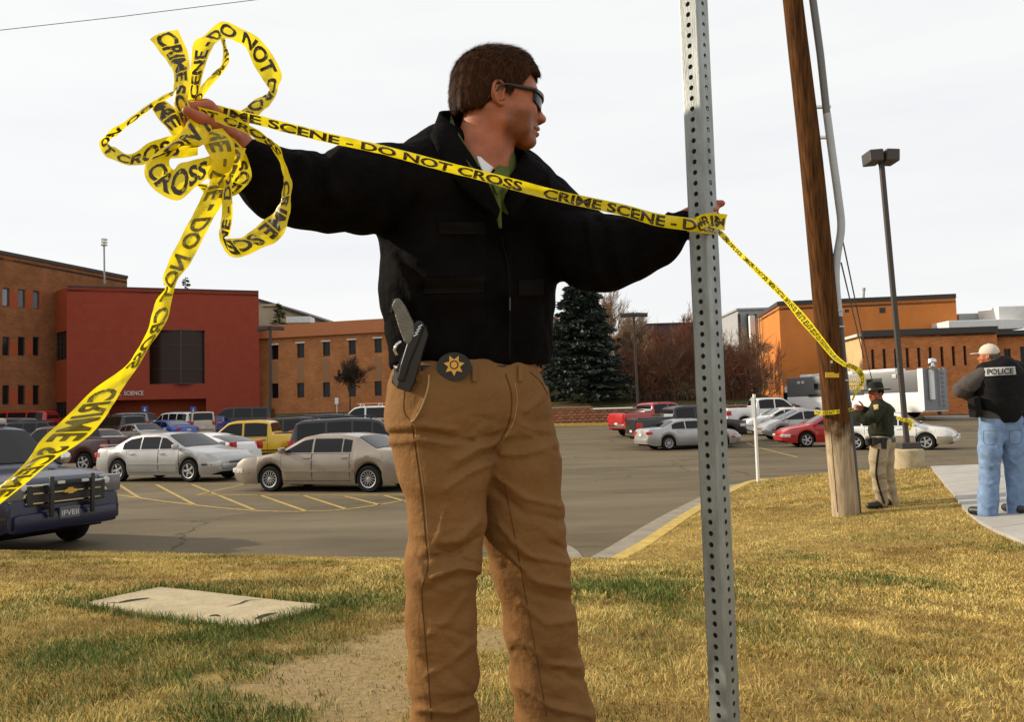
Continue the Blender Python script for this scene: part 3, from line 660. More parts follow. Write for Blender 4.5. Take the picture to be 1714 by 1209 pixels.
# ---- right: orange hall and brick front
A = P(1308, 600, 70); B = P(1606, 600, 68.3); z1 = zat(1308, 511, 70)
ob = empty('orange_hall', (A[0], A[1], .8), 0, 'windowless orange stucco hall with dark roof edge behind the camper', 'building')
w = Wall(A, B, 0, z1, 'orange_stucco', ob); w.build(); w.band(z1, z1 + .35, .12, 'dark_cap', 'parapet_cap')
for x0, y0, x1, y1 in ((1472, 515, 1482, 524), (1414, 518, 1421, 523)):
    a_, b_, c_, d_ = w.px_rect(x0, y0, x1, y1); v = w.band(c_, d_, .02, 'dark_cap', 'louvre_vent', a_, b_)
Lf = P(1272, 600, 80); wl2 = Wall(Lf, A, 0, z1, 'orange_stucco', ob); wl2.build('side_wall'); wl2.band(z1, z1 + .35, .12, 'dark_cap', 'parapet_cap')
E = B + np.array([3, 18, 0]); Wall(B, E, 0, z1, 'orange_stucco', ob).build('side_wall'); roof_poly(ob, [Lf, A, B, E], z1 - .4, .2, 'dark_cap')
q = MB(np.array(ob.location)); q.tube([P(1445, 508, 74), P(1446, 483, 74)], .1, 8); q.tube([P(1446, 486, 74), P(1446, 482, 74)], .14, 8); q.build('roof_stack', MATS['grey_metal'], ob)
q = MB(np.array(ob.location)); q.box(P(1262, 612, 79.5) , (.5, .5, 9.5)); q.build('downpipe', MATS['white_metal'], ob)
for k in range(3): MB(np.array(ob.location)).box(P(1270 + k * 4.2, 612, 79.2 - k * .9), (.09, .09, 9.0)).build('conduit', MATS['tan_wall'], ob)
A = P(1443, 600, 62); B = P(1671, 600, 61.3); zt = zat(1443, 554, 62)
fb = empty('brick_hall', (A[0], A[1], .8), 0, 'orange brick building with a row of tall slit windows and dark roof band', 'building')
w = Wall(A, B, 0, zt - .45, 'brick_right', fb)
for k in range(9):
    x = 1458.5 + 19.3 * k; dy = -k * .75
    a_, b_, c_, d_ = w.px_rect(x, 585 + dy, x + 5.2, 618 + dy); w.window(a_, b_, c_, d_, 'pane', .03, rec=.25)
a_, b_, c_, d_ = w.px_rect(1568, 646, 1575, 694); w.window(a_, b_, max(c_, .3), d_, 'pane', .05, rec=.25)
w.build(); w.band(zt - .45, zt, .25, 'dark_cap', 'roof_band')
S = Wall(P(1415, 600, 66), P(1443, 600, 62.02), 0, zat(1430, 567, 64), 'tan_wall', fb); S.build('side_wall'); S.band(S.z1, S.z1 + .2, .3, 'white_head', 'side_cap')
A2 = P(1671, 600, 62.2); B2 = P(1800, 600, 61.5); w = Wall(A2, B2, 0, zt - .75, 'brick_right', fb)
for x0, x1, y0, y1 in ((1681, 1692, 584, 612), (1708, 1722, 580, 612)):
    a_, b_, c_, d_ = w.px_rect(x0, y0, x1, y1); w.window(a_, b_, c_, d_, 'pane', .05, rec=.2, mull=1)
w.build(); w.band(zt - .75, zt - .3, .25, 'dark_cap', 'roof_band')
roof_poly(fb, [A, B, B2, B2 + np.array([2, 14, 0]), A + np.array([2, 14, 0])], zt - .62, .15, 'dark_cap')
for (x0, x1, y0, y1, d, dp, mname) in ((1588, 1714, 535, 552, 66, 3, 'white_metal'), (1605, 1680, 524, 536, 70, 3, 'grey_metal'), (1672, 1730, 512, 545, 67, 3, 'white_metal')):
    c = P((x0 + x1) / 2, (y0 + y1) / 2, d); MB(np.array(fb.location)).box((c[0], c[1] + dp / 2, c[2]), ((x1 - x0) * d / FPX, dp, (y1 - y0) * d / FPX), bev=.08).build('roof_unit', MATS[mname], fb)
# ---- grey plant room and far purple-brown block, small gabled house
def far_block(name, label, x0, x1, y0, y1, d, dp, m, rz=0.):
    a, b = P(x0, y0, d), P(x1, y0, d); o = empty(name, (a[0], a[1], 1.5), 0, label, 'building'); W = b[0] - a[0]; q = MB(np.array(o.location))
    h = zat((x0 + x1) / 2, y0, d); q.box(((a[0] + b[0]) / 2, d + dp / 2, (h + .5) / 2), (W, dp, h - .5)); q.build('wall', MATS[m], o)
    MB(np.array(o.location)).box(((a[0] + b[0]) / 2, d + dp / 2, h + .1), (W + .4, dp + .4, .22)).build('roof', MATS['dark_cap' if m != 'grey_metal' else 'grey_metal'], o); return o
fbk = far_block('plant_room', 'small grey metal plant room left of the orange hall', 1237, 1290, 518, 600, 92, 8, 'grey_metal')
for k in range(4): MB(np.array(fbk.location)).box(P(1239 + 14 * k, 575, 91.9), (.25, .3, 6.5)).build('mullion', MATS['dark_cap'], fbk)
mat('plum', (.11, .06, .07), .9, var=.15, vscale=.4)
far_block('distant_block', 'low plum coloured block far behind the bare trees', 1085, 1240, 541, 640, 130, 20, 'plum')
hs = empty('gabled_house', (*P(1060, 640, 84)[:2], 2.5), 0, 'small tan gabled house half hidden by bare trees', 'building'); q = MB(np.array(hs.location))
q.prism([P(1030, 660, 84), P(1030, 565, 84), P(1060, 546, 84), P(1096, 563, 84), P(1096, 660, 84)], (1.5, 8, 0)); q.build('wall', MATS['tan_wall'], hs)
MB(np.array(hs.location)).prism([P(1020, 569, 83.5), P(1060, 541, 83.5), P(1104, 566, 83.5), P(1104, 570, 83.5), P(1060, 546, 83.5), P(1020, 574, 83.5)], (1.5, 9, 0)).build('roof', MATS['fascia'], hs)
MB(np.array(hs.location)).add([P(1050, 600, 83.9), P(1072, 600, 83.9), P(1072, 575, 83.9), P(1050, 575, 83.9)], [(0, 1, 2, 3)]).build('window', MATS['pane'], hs)
# ---- embankment in front of the left buildings, hill behind the retaining wall
def sheet(name, f, x0, x1, y0, y1, nx, ny, m):
    rows = [[(x, y, f(x, y)) for x in np.linspace(x0, x1, nx)] for y in np.linspace(y0, y1, ny)]
    return struct(MB().grid(rows).build(name, MATS[m], smooth=40))
sheet('embankment', lambda x, y: float(np.interp(y, [62.5, 70, 74, 90], [.75, 2.1, 2.35, 2.5])) - .0 * x + (.0 if x > -27 else -.8 * min(1, (-27 - x) / 4)), -60, 3.4, 62.5, 90, 24, 10, 'hill_grass')
sheet('hillside', lambda x, y: float(np.interp(y, [62.6, 64, 74, 95], [2.0, 2.12, 3.4, 5.6])) * float(np.interp(x, [2, 20, 25], [1, 1, .55])), 2.5, 24, 62.62, 95, 16, 10, 'hill_grass')
# ---- block retaining wall
mat('block_a', (.30, .12, .065), .95, var=.2, vscale=6, bump=.8, bscale=9); mat('block_b', (.36, .17, .095), .95, var=.2, vscale=6, bump=.8, bscale=9); mat('cap_block', (.42, .27, .19), .9, var=.12, vscale=5)
rw = empty('retaining_wall', (2.5, 62.3, .8), 0, 'reddish split-face block retaining wall below the spruce', 'wall')
def blk():
    mb = MB(); rs = random.Random(3)
    mb.add([(-.2, .1, -.1), (.2, .1, -.1), (.2, .1, .1), (-.2, .1, .1), (-.2, -.08, -.1), (.2, -.08, -.1), (.2, -.08, .1), (-.2, -.08, .1), (-.1, -.14, -.05), (.12, -.15, -.04), (.08, -.13, .06), (-.12, -.145, .05)],
           [(0, 3, 2, 1), (0, 1, 5, 4), (1, 2, 6, 5), (2, 3, 7, 6), (3, 0, 4, 7), (4, 5, 9, 8), (5, 6, 10, 9), (6, 7, 11, 10), (7, 4, 8, 11), (8, 9, 10, 11)])
    return mb
bme = [blk().mesh('block', MATS['block_a']), blk().mesh('block', MATS['block_b'])]
cme = MB().box((0, 0, 0), (.43, .34, .09), bev=.012).mesh('cap_stone', MATS['cap_block'])
x = 2.2; n = 0
xx = np.arange(2.2, 20.5, .413)
for i, x in enumerate(xx):
    hi = 6 if x < 5.7 else 5
    for r in range(hi):
        if (i * 7 + r * 13) % 3 == 99: continue
        o = bpy.data.objects.new('block', bme[(i * 5 + r * 3 + (i * r) % 4) % 2]); o.location = (x + (.2 if r % 2 else 0) - 2.5, (i * 31 + r * 17) % 5 * .004, .02 + .11 + r * .208 - .0); link(o, rw)
    o = bpy.data.objects.new('cap_stone', cme); o.location = (x - 2.5, -.01, .02 + hi * .208 + .05); link(o, rw)
MB(np.array(rw.location)).box((11.5, 62.48, 1.35), (19, .2, 1.1)).build('backing', MATS['block_a'], rw)
# ================================================================== TREES
mat('bark', (.10, .065, .045), .95, var=.3, vscale=6, bump=.6, bscale=15)
mat('twig_red', (.20, .085, .05), .9); mat('twig_tan', (.27, .19, .12), .9); mat('twig_dark', (.075, .05, .035), .9)
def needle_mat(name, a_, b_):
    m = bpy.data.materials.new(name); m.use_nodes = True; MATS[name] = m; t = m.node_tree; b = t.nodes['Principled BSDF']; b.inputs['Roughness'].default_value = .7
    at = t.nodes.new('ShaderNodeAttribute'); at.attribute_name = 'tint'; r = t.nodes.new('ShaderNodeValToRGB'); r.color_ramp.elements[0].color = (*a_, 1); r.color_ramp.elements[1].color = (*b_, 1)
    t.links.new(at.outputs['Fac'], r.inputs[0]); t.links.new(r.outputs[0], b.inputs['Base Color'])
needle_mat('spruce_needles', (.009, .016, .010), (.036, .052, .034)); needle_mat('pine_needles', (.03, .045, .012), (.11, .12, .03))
def conifer(name, label, base, h, rad, n, m, seed, droop=.25, tip=.0, group=None):
    rs = np.random.RandomState(seed); o = empty(name, base, 0, label, 'tree', group)
    MB().tube([(0, 0, -.2), (0, 0, h * .5), (0, 0, h * .98)], [h * .022, h * .013, .02], 7).build('trunk', MATS['bark'], o, 40)
    V = []; F = []; Tn = []; k = 0
    nbr = n // 42
    for b in range(nbr):
        t = rs.uniform(0, 1) ** .8; zb = h * (.06 + .92 * t); r = rad * (1 - t) ** .85 * rs.uniform(.55, 1.2) + .12; az = rs.uniform(0, 6.283)
        shade = rs.uniform(.15, 1)
        for q in range(42):
            s = rs.uniform(.12, 1) ** .7; px_, py_ = math.cos(az) * r * s, math.sin(az) * r * s; lat = (1 - s * .7) * r * .28 * rs.normal()
            px_ += -math.sin(az) * lat; py_ += math.cos(az) * lat; pz = zb - droop * r * s ** 1.3 + .12 * r * s ** 3 + rs.normal() * .05 * h / 10
            L_ = rs.uniform(.20, .42) * h / 10; wd_ = L_ * .34; a2 = az + rs.normal() * .6; el = rs.uniform(-.5, .35)
            d = np.array([math.cos(a2) * math.cos(el), math.sin(a2) * math.cos(el), math.sin(el)]); sd = np.cross(d, rs.normal(size=3)); sd /= np.linalg.norm(sd) + 1e-6
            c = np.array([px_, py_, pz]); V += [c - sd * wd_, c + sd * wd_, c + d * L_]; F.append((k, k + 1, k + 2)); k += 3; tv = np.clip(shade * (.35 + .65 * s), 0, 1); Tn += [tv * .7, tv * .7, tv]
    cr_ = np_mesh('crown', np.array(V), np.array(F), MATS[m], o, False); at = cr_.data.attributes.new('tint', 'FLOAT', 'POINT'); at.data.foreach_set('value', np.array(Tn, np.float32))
    return o
def gz(px, py, d): p = P(px, py, d); return (p[0], p[1], p[2])
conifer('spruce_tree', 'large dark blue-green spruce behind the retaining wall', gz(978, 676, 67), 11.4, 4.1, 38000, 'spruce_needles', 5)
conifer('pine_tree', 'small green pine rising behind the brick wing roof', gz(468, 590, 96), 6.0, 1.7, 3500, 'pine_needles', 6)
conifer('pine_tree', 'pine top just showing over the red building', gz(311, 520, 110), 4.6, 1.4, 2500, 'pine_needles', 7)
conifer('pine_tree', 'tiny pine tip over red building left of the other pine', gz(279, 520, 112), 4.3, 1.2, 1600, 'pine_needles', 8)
def bare_tree(name, label, base, h, spread, m, seed, depth=5, trunk=.12, kids=4, up=.5, group=None, crown_from=.3, tw=.012):
    rs = random.Random(seed); o = empty(name, base, 0, label, 'tree', group); lim = MB(); tv = []; tf = []
    def rnd(): return Vector((rs.gauss(0, 1), rs.gauss(0, 1), rs.gauss(0, 1)))
    def grow(p, d, L_, r, lev):
        q = p + d * L_ * .55 + rnd() * L_ * .05; e = p + d * L_ + rnd() * L_ * .06
        if lev <= 1: lim.tube([p, q, e], [r, r * .8, r * .6], 5, cap=False)
        else:
            ax = d.cross(rnd()); ax = ax.normalized() if ax.length > 1e-4 else Vector((1, 0, 0)); ay = d.cross(ax).normalized(); rr = max(r, tw)
            n0 = len(tv)
            for pp, s in ((p, 1), (q, .8), (e, .35)):
                for k in range(3): a = 2.094 * k; tv.append(tuple(pp + (ax * math.cos(a) + ay * math.sin(a)) * rr * s))
            for i in (0, 3):
                for k in range(3): tf.append((n0 + i + k, n0 + i + (k + 1) % 3, n0 + i + 3 + (k + 1) % 3, n0 + i + 3 + k))
        if lev >= depth: return
        for k in range(kids + (1 if lev > 1 else 0)):
            t = rs.uniform(.3, 1.0) if lev else rs.uniform(.55, 1.0)
            st = p + (e - p) * t; nd = (d + rnd() * spread + Vector((0, 0, up * .35))).normalized()
            grow(st, nd, L_ * rs.uniform(.52, .78), r * .52, lev + 1)
    grow(Vector((0, 0, -.1)), Vector((rs.gauss(0, .05), rs.gauss(0, .05), 1)).normalized(), h * crown_from, trunk, 0)
    lim.build('trunk', MATS['bark'], o, 60)
    np_mesh('crown', np.array(tv), np.array(tf), MATS[m], o, False); return o
bare_tree('bare_tree', 'small round leafless tree in front of the brick wing', gz(586, 686, 69), 7.4, .55, 'twig_dark', 11, 5, .08, 5, .5, None, .26, .014)
bt = [('leafless tree with dark forked trunk before the tan house', 1050, 676, 70, 9.6, .42, 'twig_tan', 21, .13, .30), ('tall tan leafless tree beside the spruce', 1022, 640, 76, 8.6, .36, 'twig_tan', 22, .1, .3),
      ('reddish leafless tree left of the metal post', 1112, 672, 70, 9.2, .55, 'twig_red', 23, .11, .26), ('dense reddish leafless tree hidden partly by the metal post', 1165, 676, 68, 9.4, .55, 'twig_red', 24, .11, .26),
      ('reddish leafless tree just right of the metal post', 1222, 680, 68, 8.6, .55, 'twig_red', 25, .11, .26), ('thin leafless tree beside the white downpipe', 1252, 680, 72, 7.6, .5, 'twig_tan', 26, .08, .28), ('low reddish thicket on the slope over the wall', 1090, 684, 66, 4.2, .7, 'twig_red', 27, .05, .25), ('low brown thicket near the foot of the metal post', 1150, 690, 66, 4.0, .7, 'twig_tan', 28, .05, .25)]
for lab, px_, py_, d, h, spd, m, sd, tr, cf in bt:
    bare_tree('bare_tree', lab, gz(px_, py_, d), h * 1.45, spd, m, sd, 5 if h > 5 else 4, tr, 4, .6, 'leafless trees over the retaining wall', cf, .016)

for k, (px_, py_, d, h, m, lab) in enumerate(((1010, 676, 72, 6.5, 'twig_tan', 'brown thicket low beside the spruce'), (1040, 668, 78, 7.5, 'twig_red', 'tall thicket behind the tan house corner'), (1075, 680, 67, 6.0, 'twig_red', 'red thicket before the tan house'), (1108, 682, 67, 6.6, 'twig_red', 'red thicket behind the red pickup'), (1138, 682, 67.5, 7.0, 'twig_tan', 'brown thicket just left of the metal post'),
        (1172, 684, 67, 7.2, 'twig_red', 'red thicket behind the metal post'), (1212, 686, 67, 7.4, 'twig_red', 'red thicket right of the metal post'), (1238, 688, 66, 7.0, 'twig_red', 'red thicket left of the white downpipe'), (1252, 690, 67, 5.4, 'twig_tan', 'brown thicket at the foot of the white downpipe'))):
    o = empty('bare_shrub', gz(px_, py_, d), 0, lab, 'shrub', 'leafless shrubs on the slope')
    rs = np.random.RandomState(50 + k); V = []; F = []; n0 = 0
    for st in range(34):
        az = rs.uniform(0, 6.28); el = rs.uniform(.75, 1.5); p = np.array([rs.normal() * .5, rs.normal() * .4, 0.]); dr = np.array([math.cos(az) * math.cos(el), math.sin(az) * math.cos(el), math.sin(el)])
        todo = [(p, dr, h * rs.uniform(.32, .5), .035, 0)]
        while todo:
            p0, d0, L0, r0, lv = todo.pop(); e0 = p0 + d0 * L0 + rs.normal(size=3) * L0 * .07; sd = np.cross(d0, rs.normal(size=3)); sd /= np.linalg.norm(sd) + 1e-9; s2 = np.cross(d0, sd); rr = max(r0, .013)
            for pp_, q_ in ((p0, 1.), (e0, .6)):
                for a3 in (0, 2.09, 4.19): V.append(pp_ + (sd * math.cos(a3) + s2 * math.sin(a3)) * rr * q_)
            for j in range(3): F.append((n0 + j, n0 + (j + 1) % 3, n0 + 3 + (j + 1) % 3, n0 + 3 + j))
            n0 += 6
            if lv < 3:
                for j in range(3 if lv else 4):
                    t = rs.uniform(.35, 1); nd = d0 + rs.normal(size=3) * .38 + np.array([0, 0, .18]); nd /= np.linalg.norm(nd); todo.append((p0 + (e0 - p0) * t, nd, L0 * rs.uniform(.5, .72), r0 * .55, lv + 1))
    np_mesh('branches', np.array(V), np.array(F), MATS[m], o, False)
# ================================================================== VEHICLES
mat('tyre', (.018, .017, .016), .85, var=.2, vscale=20); mat('rim', (.42, .42, .41), .35, .7); mat('rim_dark', (.10, .10, .10), .4, .5)
mat('glass_dark', (.010, .010, .011), .06, spec=.28); mat('glass_light', (.06, .068, .066), .06, spec=.8)
mat('trim_black', (.02, .019, .018), .5); mat('underbody', (.012, .011, .01), .9); mat('chrome', (.62, .62, .60), .15, 1.0)
mat('lamp_clear', (.55, .55, .52), .12, spec=.8); mat('lamp_red', (.42, .02, .015), .2); mat('lamp_amber', (.62, .20, .02), .2); mat('plate_white', (.55, .55, .55), .5)
def paint_mat(name, col, metal=.0, rough=.32): return mat('paint_' + name, col, rough, metal, var=.10, vscale=1.6, coat=.6 if max(col) > .1 else .22, spec=.5)
for nm, c_, me_ in (('silver', (.40, .39, .375), .5), ('beige', (.30, .25, .195), .45), ('white', (.74, .73, .70), 0), ('yellow', (.72, .42, .008), 0), ('black', (.014, .013, .013), 0), ('navy', (.004, .006, .030), .0),
                    ('blue', (.02, .08, .36), .1), ('red', (.42, .012, .014), 0), ('maroon', (.05, .012, .012), 0), ('tan', (.40, .34, .26), .3), ('grey', (.20, .20, .20), .3), ('charcoal', (.035, .034, .034), .1), ('darkgreen', (.02, .028, .022), 0)):
    paint_mat(nm, c_, me_)
WH = {}
def wheel_meshes(r, wdt, style):
    k = (round(r, 3), style)
    if k in WH: return WH[k]
    ty = MB().lathe([(r * .60, -wdt / 2 + .01), (r * .90, -wdt / 2), (r * .985, -wdt * .36), (r, -wdt * .2), (r, wdt * .2), (r * .985, wdt * .36), (r * .90, wdt / 2), (r * .60, wdt / 2 - .01)], axis='y', seg=28).mesh('tyre', MATS['tyre'], 40)
    rim = MB()
    for sgn in (1,):
        rim.lathe([(r * .62, wdt / 2 - .012), (r * .66, wdt / 2 + .004), (r * .58, wdt / 2 - .005), (r * .55, wdt / 2 - .07)], axis='y', seg=24)
        rim.lathe([(r * .15, wdt / 2 - .035), (r * .14, wdt / 2 - .004), (r * .05, wdt / 2 + .004)], axis='y', seg=12)
        n = 5 if style == 'five' else (14 if style == 'many' else 8)
        for q in range(n):
            a = 2 * math.pi * q / n; rot = Matrix.Rotation(-a, 3, 'Y'); w_ = r * (.2 if style == 'five' else (.055 if style == 'many' else .12))
            c_ = rot @ Vector((r * .35, 0, 0)); rim.box((c_.x, wdt / 2 - .02, c_.z), (r * .5, .028, w_), rot, .006)
    rm = rim.mesh('rim', MATS['rim'], 40)
    back = MB().lathe([(r * .57, wdt / 2 - .065), (.01, wdt / 2 - .066)], axis='y', seg=20).mesh('brake_disc', MATS['rim_dark'])
    WH[k] = (ty, rm, back); return WH[k]
SHAPES = {
 'sedan': dict(L=4.8, W=1.78, H=1.42, prof=[(-2.40, .48), (-2.385, .72), (-2.31, .97), (-2.2, 1.01), (-1.62, 1.04), (-.98, 1.35), (-.5, 1.415), (.1, 1.42), (.45, 1.37), (1.16, 1.0), (1.3, .96), (2.05, .83), (2.3, .70), (2.385, .56), (2.40, .42)], belt=.93, wx=(-1.38, 1.36), r=.325, ws=(.46, 1.14), rg=(-1.6, -1.0), win=[(-1.18, -.52), (-.46, .22), (.27, .98)], doors=[(-.92, .22), (.25, 1.0)], sill=.2),
 'buick': dict(L=5.1, W=1.87, H=1.44, prof=[(-2.55, .5), (-2.54, .8), (-2.46, 1.0), (-2.3, 1.03), (-1.7, 1.06), (-1.12, 1.37), (-.7, 1.43), (.1, 1.435), (.4, 1.39), (1.12, 1.02), (1.25, .99), (2.2, .86), (2.46, .74), (2.54, .6), (2.55, .42)], belt=.96, wx=(-1.5, 1.36), r=.33, ws=(.42, 1.1), rg=(-1.68, -1.14), win=[(-1.02, -.78), (-.74, .06), (.12, .96)], doors=[(-.98, .08), (.11, 1.0)], sill=.2),
 'prius': dict(L=4.45, W=1.72, H=1.49, prof=[(-2.22, .5), (-2.215, .8), (-2.16, 1.04), (-2.0, 1.12), (-1.4, 1.30), (-.6, 1.45), (0, 1.49), (.4, 1.45), (1.45, 1.0), (1.6, .94), (2.0, .80), (2.18, .62), (2.22, .42)], belt=.96, wx=(-1.35, 1.35), r=.315, ws=(.45, 1.42), rg=(-1.98, -1.1), win=[(-1.35, -.62), (-.55, .2), (.26, 1.2)], doors=[(-.85, .22), (.25, 1.05)], sill=.2),
 'wagon': dict(L=4.75, W=1.75, H=1.55, prof=[(-2.37, .5), (-2.365, .85), (-2.3, 1.05), (-2.02, 1.45), (-1.8, 1.51), (-.5, 1.56), (.1, 1.52), (.4, 1.46), (1.12, 1.02), (1.3, .97), (2.05, .85), (2.28, .72), (2.36, .55), (2.37, .42)], belt=.97, wx=(-1.33, 1.32), r=.33, ws=(.42, 1.1), rg=(-2.28, -2.04), win=[(-1.98, -1.1), (-1.02, -.36), (-.3, .3), (.35, .98)], doors=[(-.95, .16), (.19, .98)], sill=.24),
 'suv': dict(L=4.9, W=1.88, H=1.82, prof=[(-2.45, .55), (-2.44, .95), (-2.40, 1.2), (-2.22, 1.72), (-2.0, 1.79), (-.5, 1.83), (.2, 1.80), (.5, 1.74), (1.08, 1.2), (1.25, 1.14), (2.15, 1.06), (2.38, .96), (2.44, .7), (2.45, .5)], belt=1.12, wx=(-1.42, 1.42), r=.37, ws=(.52, 1.06), rg=(-2.40, -2.22), win=[(-2.15, -1.25), (-1.17, -.4), (-.33, .25), (.31, .95)], doors=[(-.98, .2), (.23, 1.0)], sill=.3, rack=True),
 'tahoe': dict(L=5.14, W=2.01, H=1.93, prof=[(-2.57, .55), (-2.56, 1.0), (-2.52, 1.25), (-2.36, 1.80), (-2.1, 1.88), (-.5, 1.93), (.2, 1.91), (.5, 1.86), (1.08, 1.28), (1.25, 1.22), (1.9, 1.19), (2.35, 1.12), (2.50, 1.02), (2.56, .8), (2.57, .5)], belt=1.2, wx=(-1.45, 1.50), r=.39, ws=(.52, 1.06), rg=(-2.5, -2.34), win=[(-2.2, -1.25), (-1.17, -.4), (-.33, .25), (.31, .95)], doors=[(-.98, .2), (.23, 1.0)], sill=.32),
 'jeep': dict(L=4.2, W=1.8, H=1.75, prof=[(-2.1, .55), (-2.095, 1.1), (-2.05, 1.68), (-1.95, 1.74), (.1, 1.76), (.3, 1.70), (.75, 1.15), (.85, 1.10), (1.9, 1.03), (2.06, .95), (2.1, .6)], belt=1.08, wx=(-1.25, 1.3), r=.38, ws=(.32, .73), rg=(-2.09, -2.06), win=[(-1.9, -1.05), (-.98, -.3), (-.22, .6)], doors=[(-.9, -.25), (-.22, .65)], sill=.35, rack=True),
 'van': dict(L=5.2, W=1.98, H=2.0, prof=[(-2.6, .5), (-2.59, 1.1), (-2.55, 1.75), (-2.4, 1.93), (-2, 1.98), (.6, 2.0), (1.0, 1.92), (1.75, 1.25), (1.95, 1.17), (2.42, 1.02), (2.57, .8), (2.6, .45)], belt=1.15, wx=(-1.6, 1.6), r=.35, ws=(1.04, 1.73), rg=(-2.57, -2.48), win=[(-2.3, -1.2), (-1.1, .2), (.32, 1.45)], doors=[(-1.05, .25), (.3, 1.25)], sill=.25),
 'pickup': dict(L=5.5, W=1.98, H=1.88, prof=[(-2.75, .6), (-2.745, 1.0), (-2.72, 1.28), (-2.7, 1.31), (-.98, 1.33), (-.95, 1.36), (-.88, 1.75), (-.75, 1.84), (-.3, 1.88), (.5, 1.87), (.75, 1.82), (1.32, 1.32), (1.5, 1.22), (2.35, 1.13), (2.66, 1.02), (2.74, .8), (2.75, .5)], belt=1.2, wx=(-1.7, 1.78), r=.39, ws=(.78, 1.3), rg=(-.945, -.86), win=[(-.78, .12), (.2, 1.2)], doors=[(-.8, .15), (.18, 1.22)], sill=.36, bed=(-2.66, -1.02)),
 'coupe': dict(L=4.6, W=1.8, H=1.28, prof=[(-2.3, .5), (-2.29, .75), (-2.2, .93), (-1.6, .96), (-.9, 1.22), (-.4, 1.28), (.1, 1.27), (.35, 1.22), (1.1, .9), (1.25, .87), (2.0, .74), (2.24, .6), (2.3, .42)], belt=.86, wx=(-1.35, 1.35), r=.32, ws=(.38, 1.08), rg=(-1.56, -.92), win=[(-1.0, -.3), (-.25, .92)], doors=[(-.3, .95)], sill=.18),
}
def smooth_prof(prof, xs):
    px_ = np.array([p[0] for p in prof]); pz = np.array([p[1] for p in prof])
    z = np.zeros(len(xs)); ws = 0
    for o, w_ in ((-.035, .2), (0, .6), (.035, .2)): z += w_ * np.interp(xs + o, px_, pz)
    e = np.interp(xs, px_, pz); k = np.minimum(xs - px_[0], px_[-1] - xs) < .06
    return np.where(k, e, z)
CARMESH = {}
def vehicle(shape, name, label, colour, loc, yaw, rim='five', detail=2, group='cars parked in the lot', glass='glass_dark', lower=None, catname='car', sc=1.0, kind_lights=True, handle=None, plate_rear=True):
    s = SHAPES[shape]; L_, W_, sill, r = s['L'], s['W'], s['sill'], s['r']; xr, xf = s['wx']; hb = L_ / 2
    o = empty(name, loc, yaw, label, catname, group); o.scale = (sc,) * 3; pm = MATS['paint_' + colour]
    key = (shape, colour, detail, glass, lower)
    def part(nm, mbf, m, par=o, smooth=35):
        k2 = key + (nm,)
        if k2 not in CARMESH: CARMESH[k2] = mbf().mesh(nm, MATS[m] if isinstance(m, str) else m, smooth)
        return link(bpy.data.objects.new(nm, CARMESH[k2]), par)
    ar = r + .055
    xs = np.unique(np.round(np.concatenate([np.linspace(-hb, hb, 46), [p[0] for p in s['prof']], xr + ar * np.cos(np.linspace(0, math.pi, 13)), xf + ar * np.cos(np.linspace(0, math.pi, 13)), [xr - ar - .004, xr + ar + .004, xf - ar - .004, xf + ar + .004]]), 4))
    def zt_(x): return smooth_prof(s['prof'], np.atleast_1d(np.asarray(x, float)))
    def zb_(x):
        x = np.atleast_1d(np.asarray(x, float)); z = sill + .10 * np.clip((np.abs(x) - hb + .35) / .35, 0, 1)
        for xw in (xr, xf):
            dq = ar ** 2 - (x - xw) ** 2; z = np.where(dq > 0, np.maximum(z, r + np.sqrt(np.maximum(dq, 0))), z)
        return z
    def hw_(x):
        x = np.atleast_1d(np.asarray(x, float)); e = np.clip((np.abs(x) - hb + .75) / .75, 0, 1); return W_ / 2 * (1 - (.17 if shape not in ('van', 'jeep', 'pickup', 'tahoe') else .085) * e ** 2.6)
    def section(x):
        zt = float(zt_(x)[0]); zb = min(float(zb_(x)[0]), zt - .06); hw = float(hw_(x)[0]); zbl = min(s['belt'], zt - .035); zbl = max(zbl, zb + .02); h = max(zt - zbl, .01)
        tb = .30 if shape in ('sedan', 'buick', 'prius', 'coupe', 'wagon') else .2; wr = hw * .955 - tb * h; q = zbl - zb
        return [(hw * .93, zb), (hw * .985, zb + .22 * q), (hw, zb + .5 * q), (hw * .992, zb + .8 * q), (hw * .955, zbl), (hw * .955 - tb * h * .5, zbl + h * .5), (wr + .004, zt - min(.075, .4 * h)), (wr - .05, zt - min(.018, .12 * h)), (wr * .55, zt + .010), (0, zt + .014)]
    def side_y(x, z):
        q = section(x)[:8]; return float(np.interp(z, [a[1] for a in q], [a[0] for a in q]))
    def body():
        mb = MB(); rows = []
        for x in xs:
            q = section(x); rows.append([(x, -y, z) for y, z in q] + [(x, y, z) for y, z in q[::-1][1:]])
        mb.grid(rows); n = len(rows[0]); mb.f.append(tuple(range(n))); m0 = (len(rows) - 1) * n; mb.f.append(tuple(range(m0 + n - 1, m0 - 1, -1))); return mb
    part('body', body, pm, smooth=28)
    part('underbody', lambda: MB().box((0, 0, sill + .13), (L_ - .35, W_ - .52, .26)).box((xr, 0, r + .1), (ar * 2, W_ - .56, ar * 1.2)).box((xf, 0, r + .1), (ar * 2, W_ - .56, ar * 1.2)), 'underbody', smooth=None)
    def win_patch(xa, xb, sd):
        def f():
            mb = MB(); rows = []
            for x in np.linspace(xa, xb, 9):
                lo = s['belt'] + .03; hi = float(zt_(x)[0]) - .105
                hi = max(hi, lo + .012); rows.append([(x, sd * (side_y(x, z) + .006), z) for z in np.linspace(lo, hi, 5)])
            return mb.grid(rows)
        return f
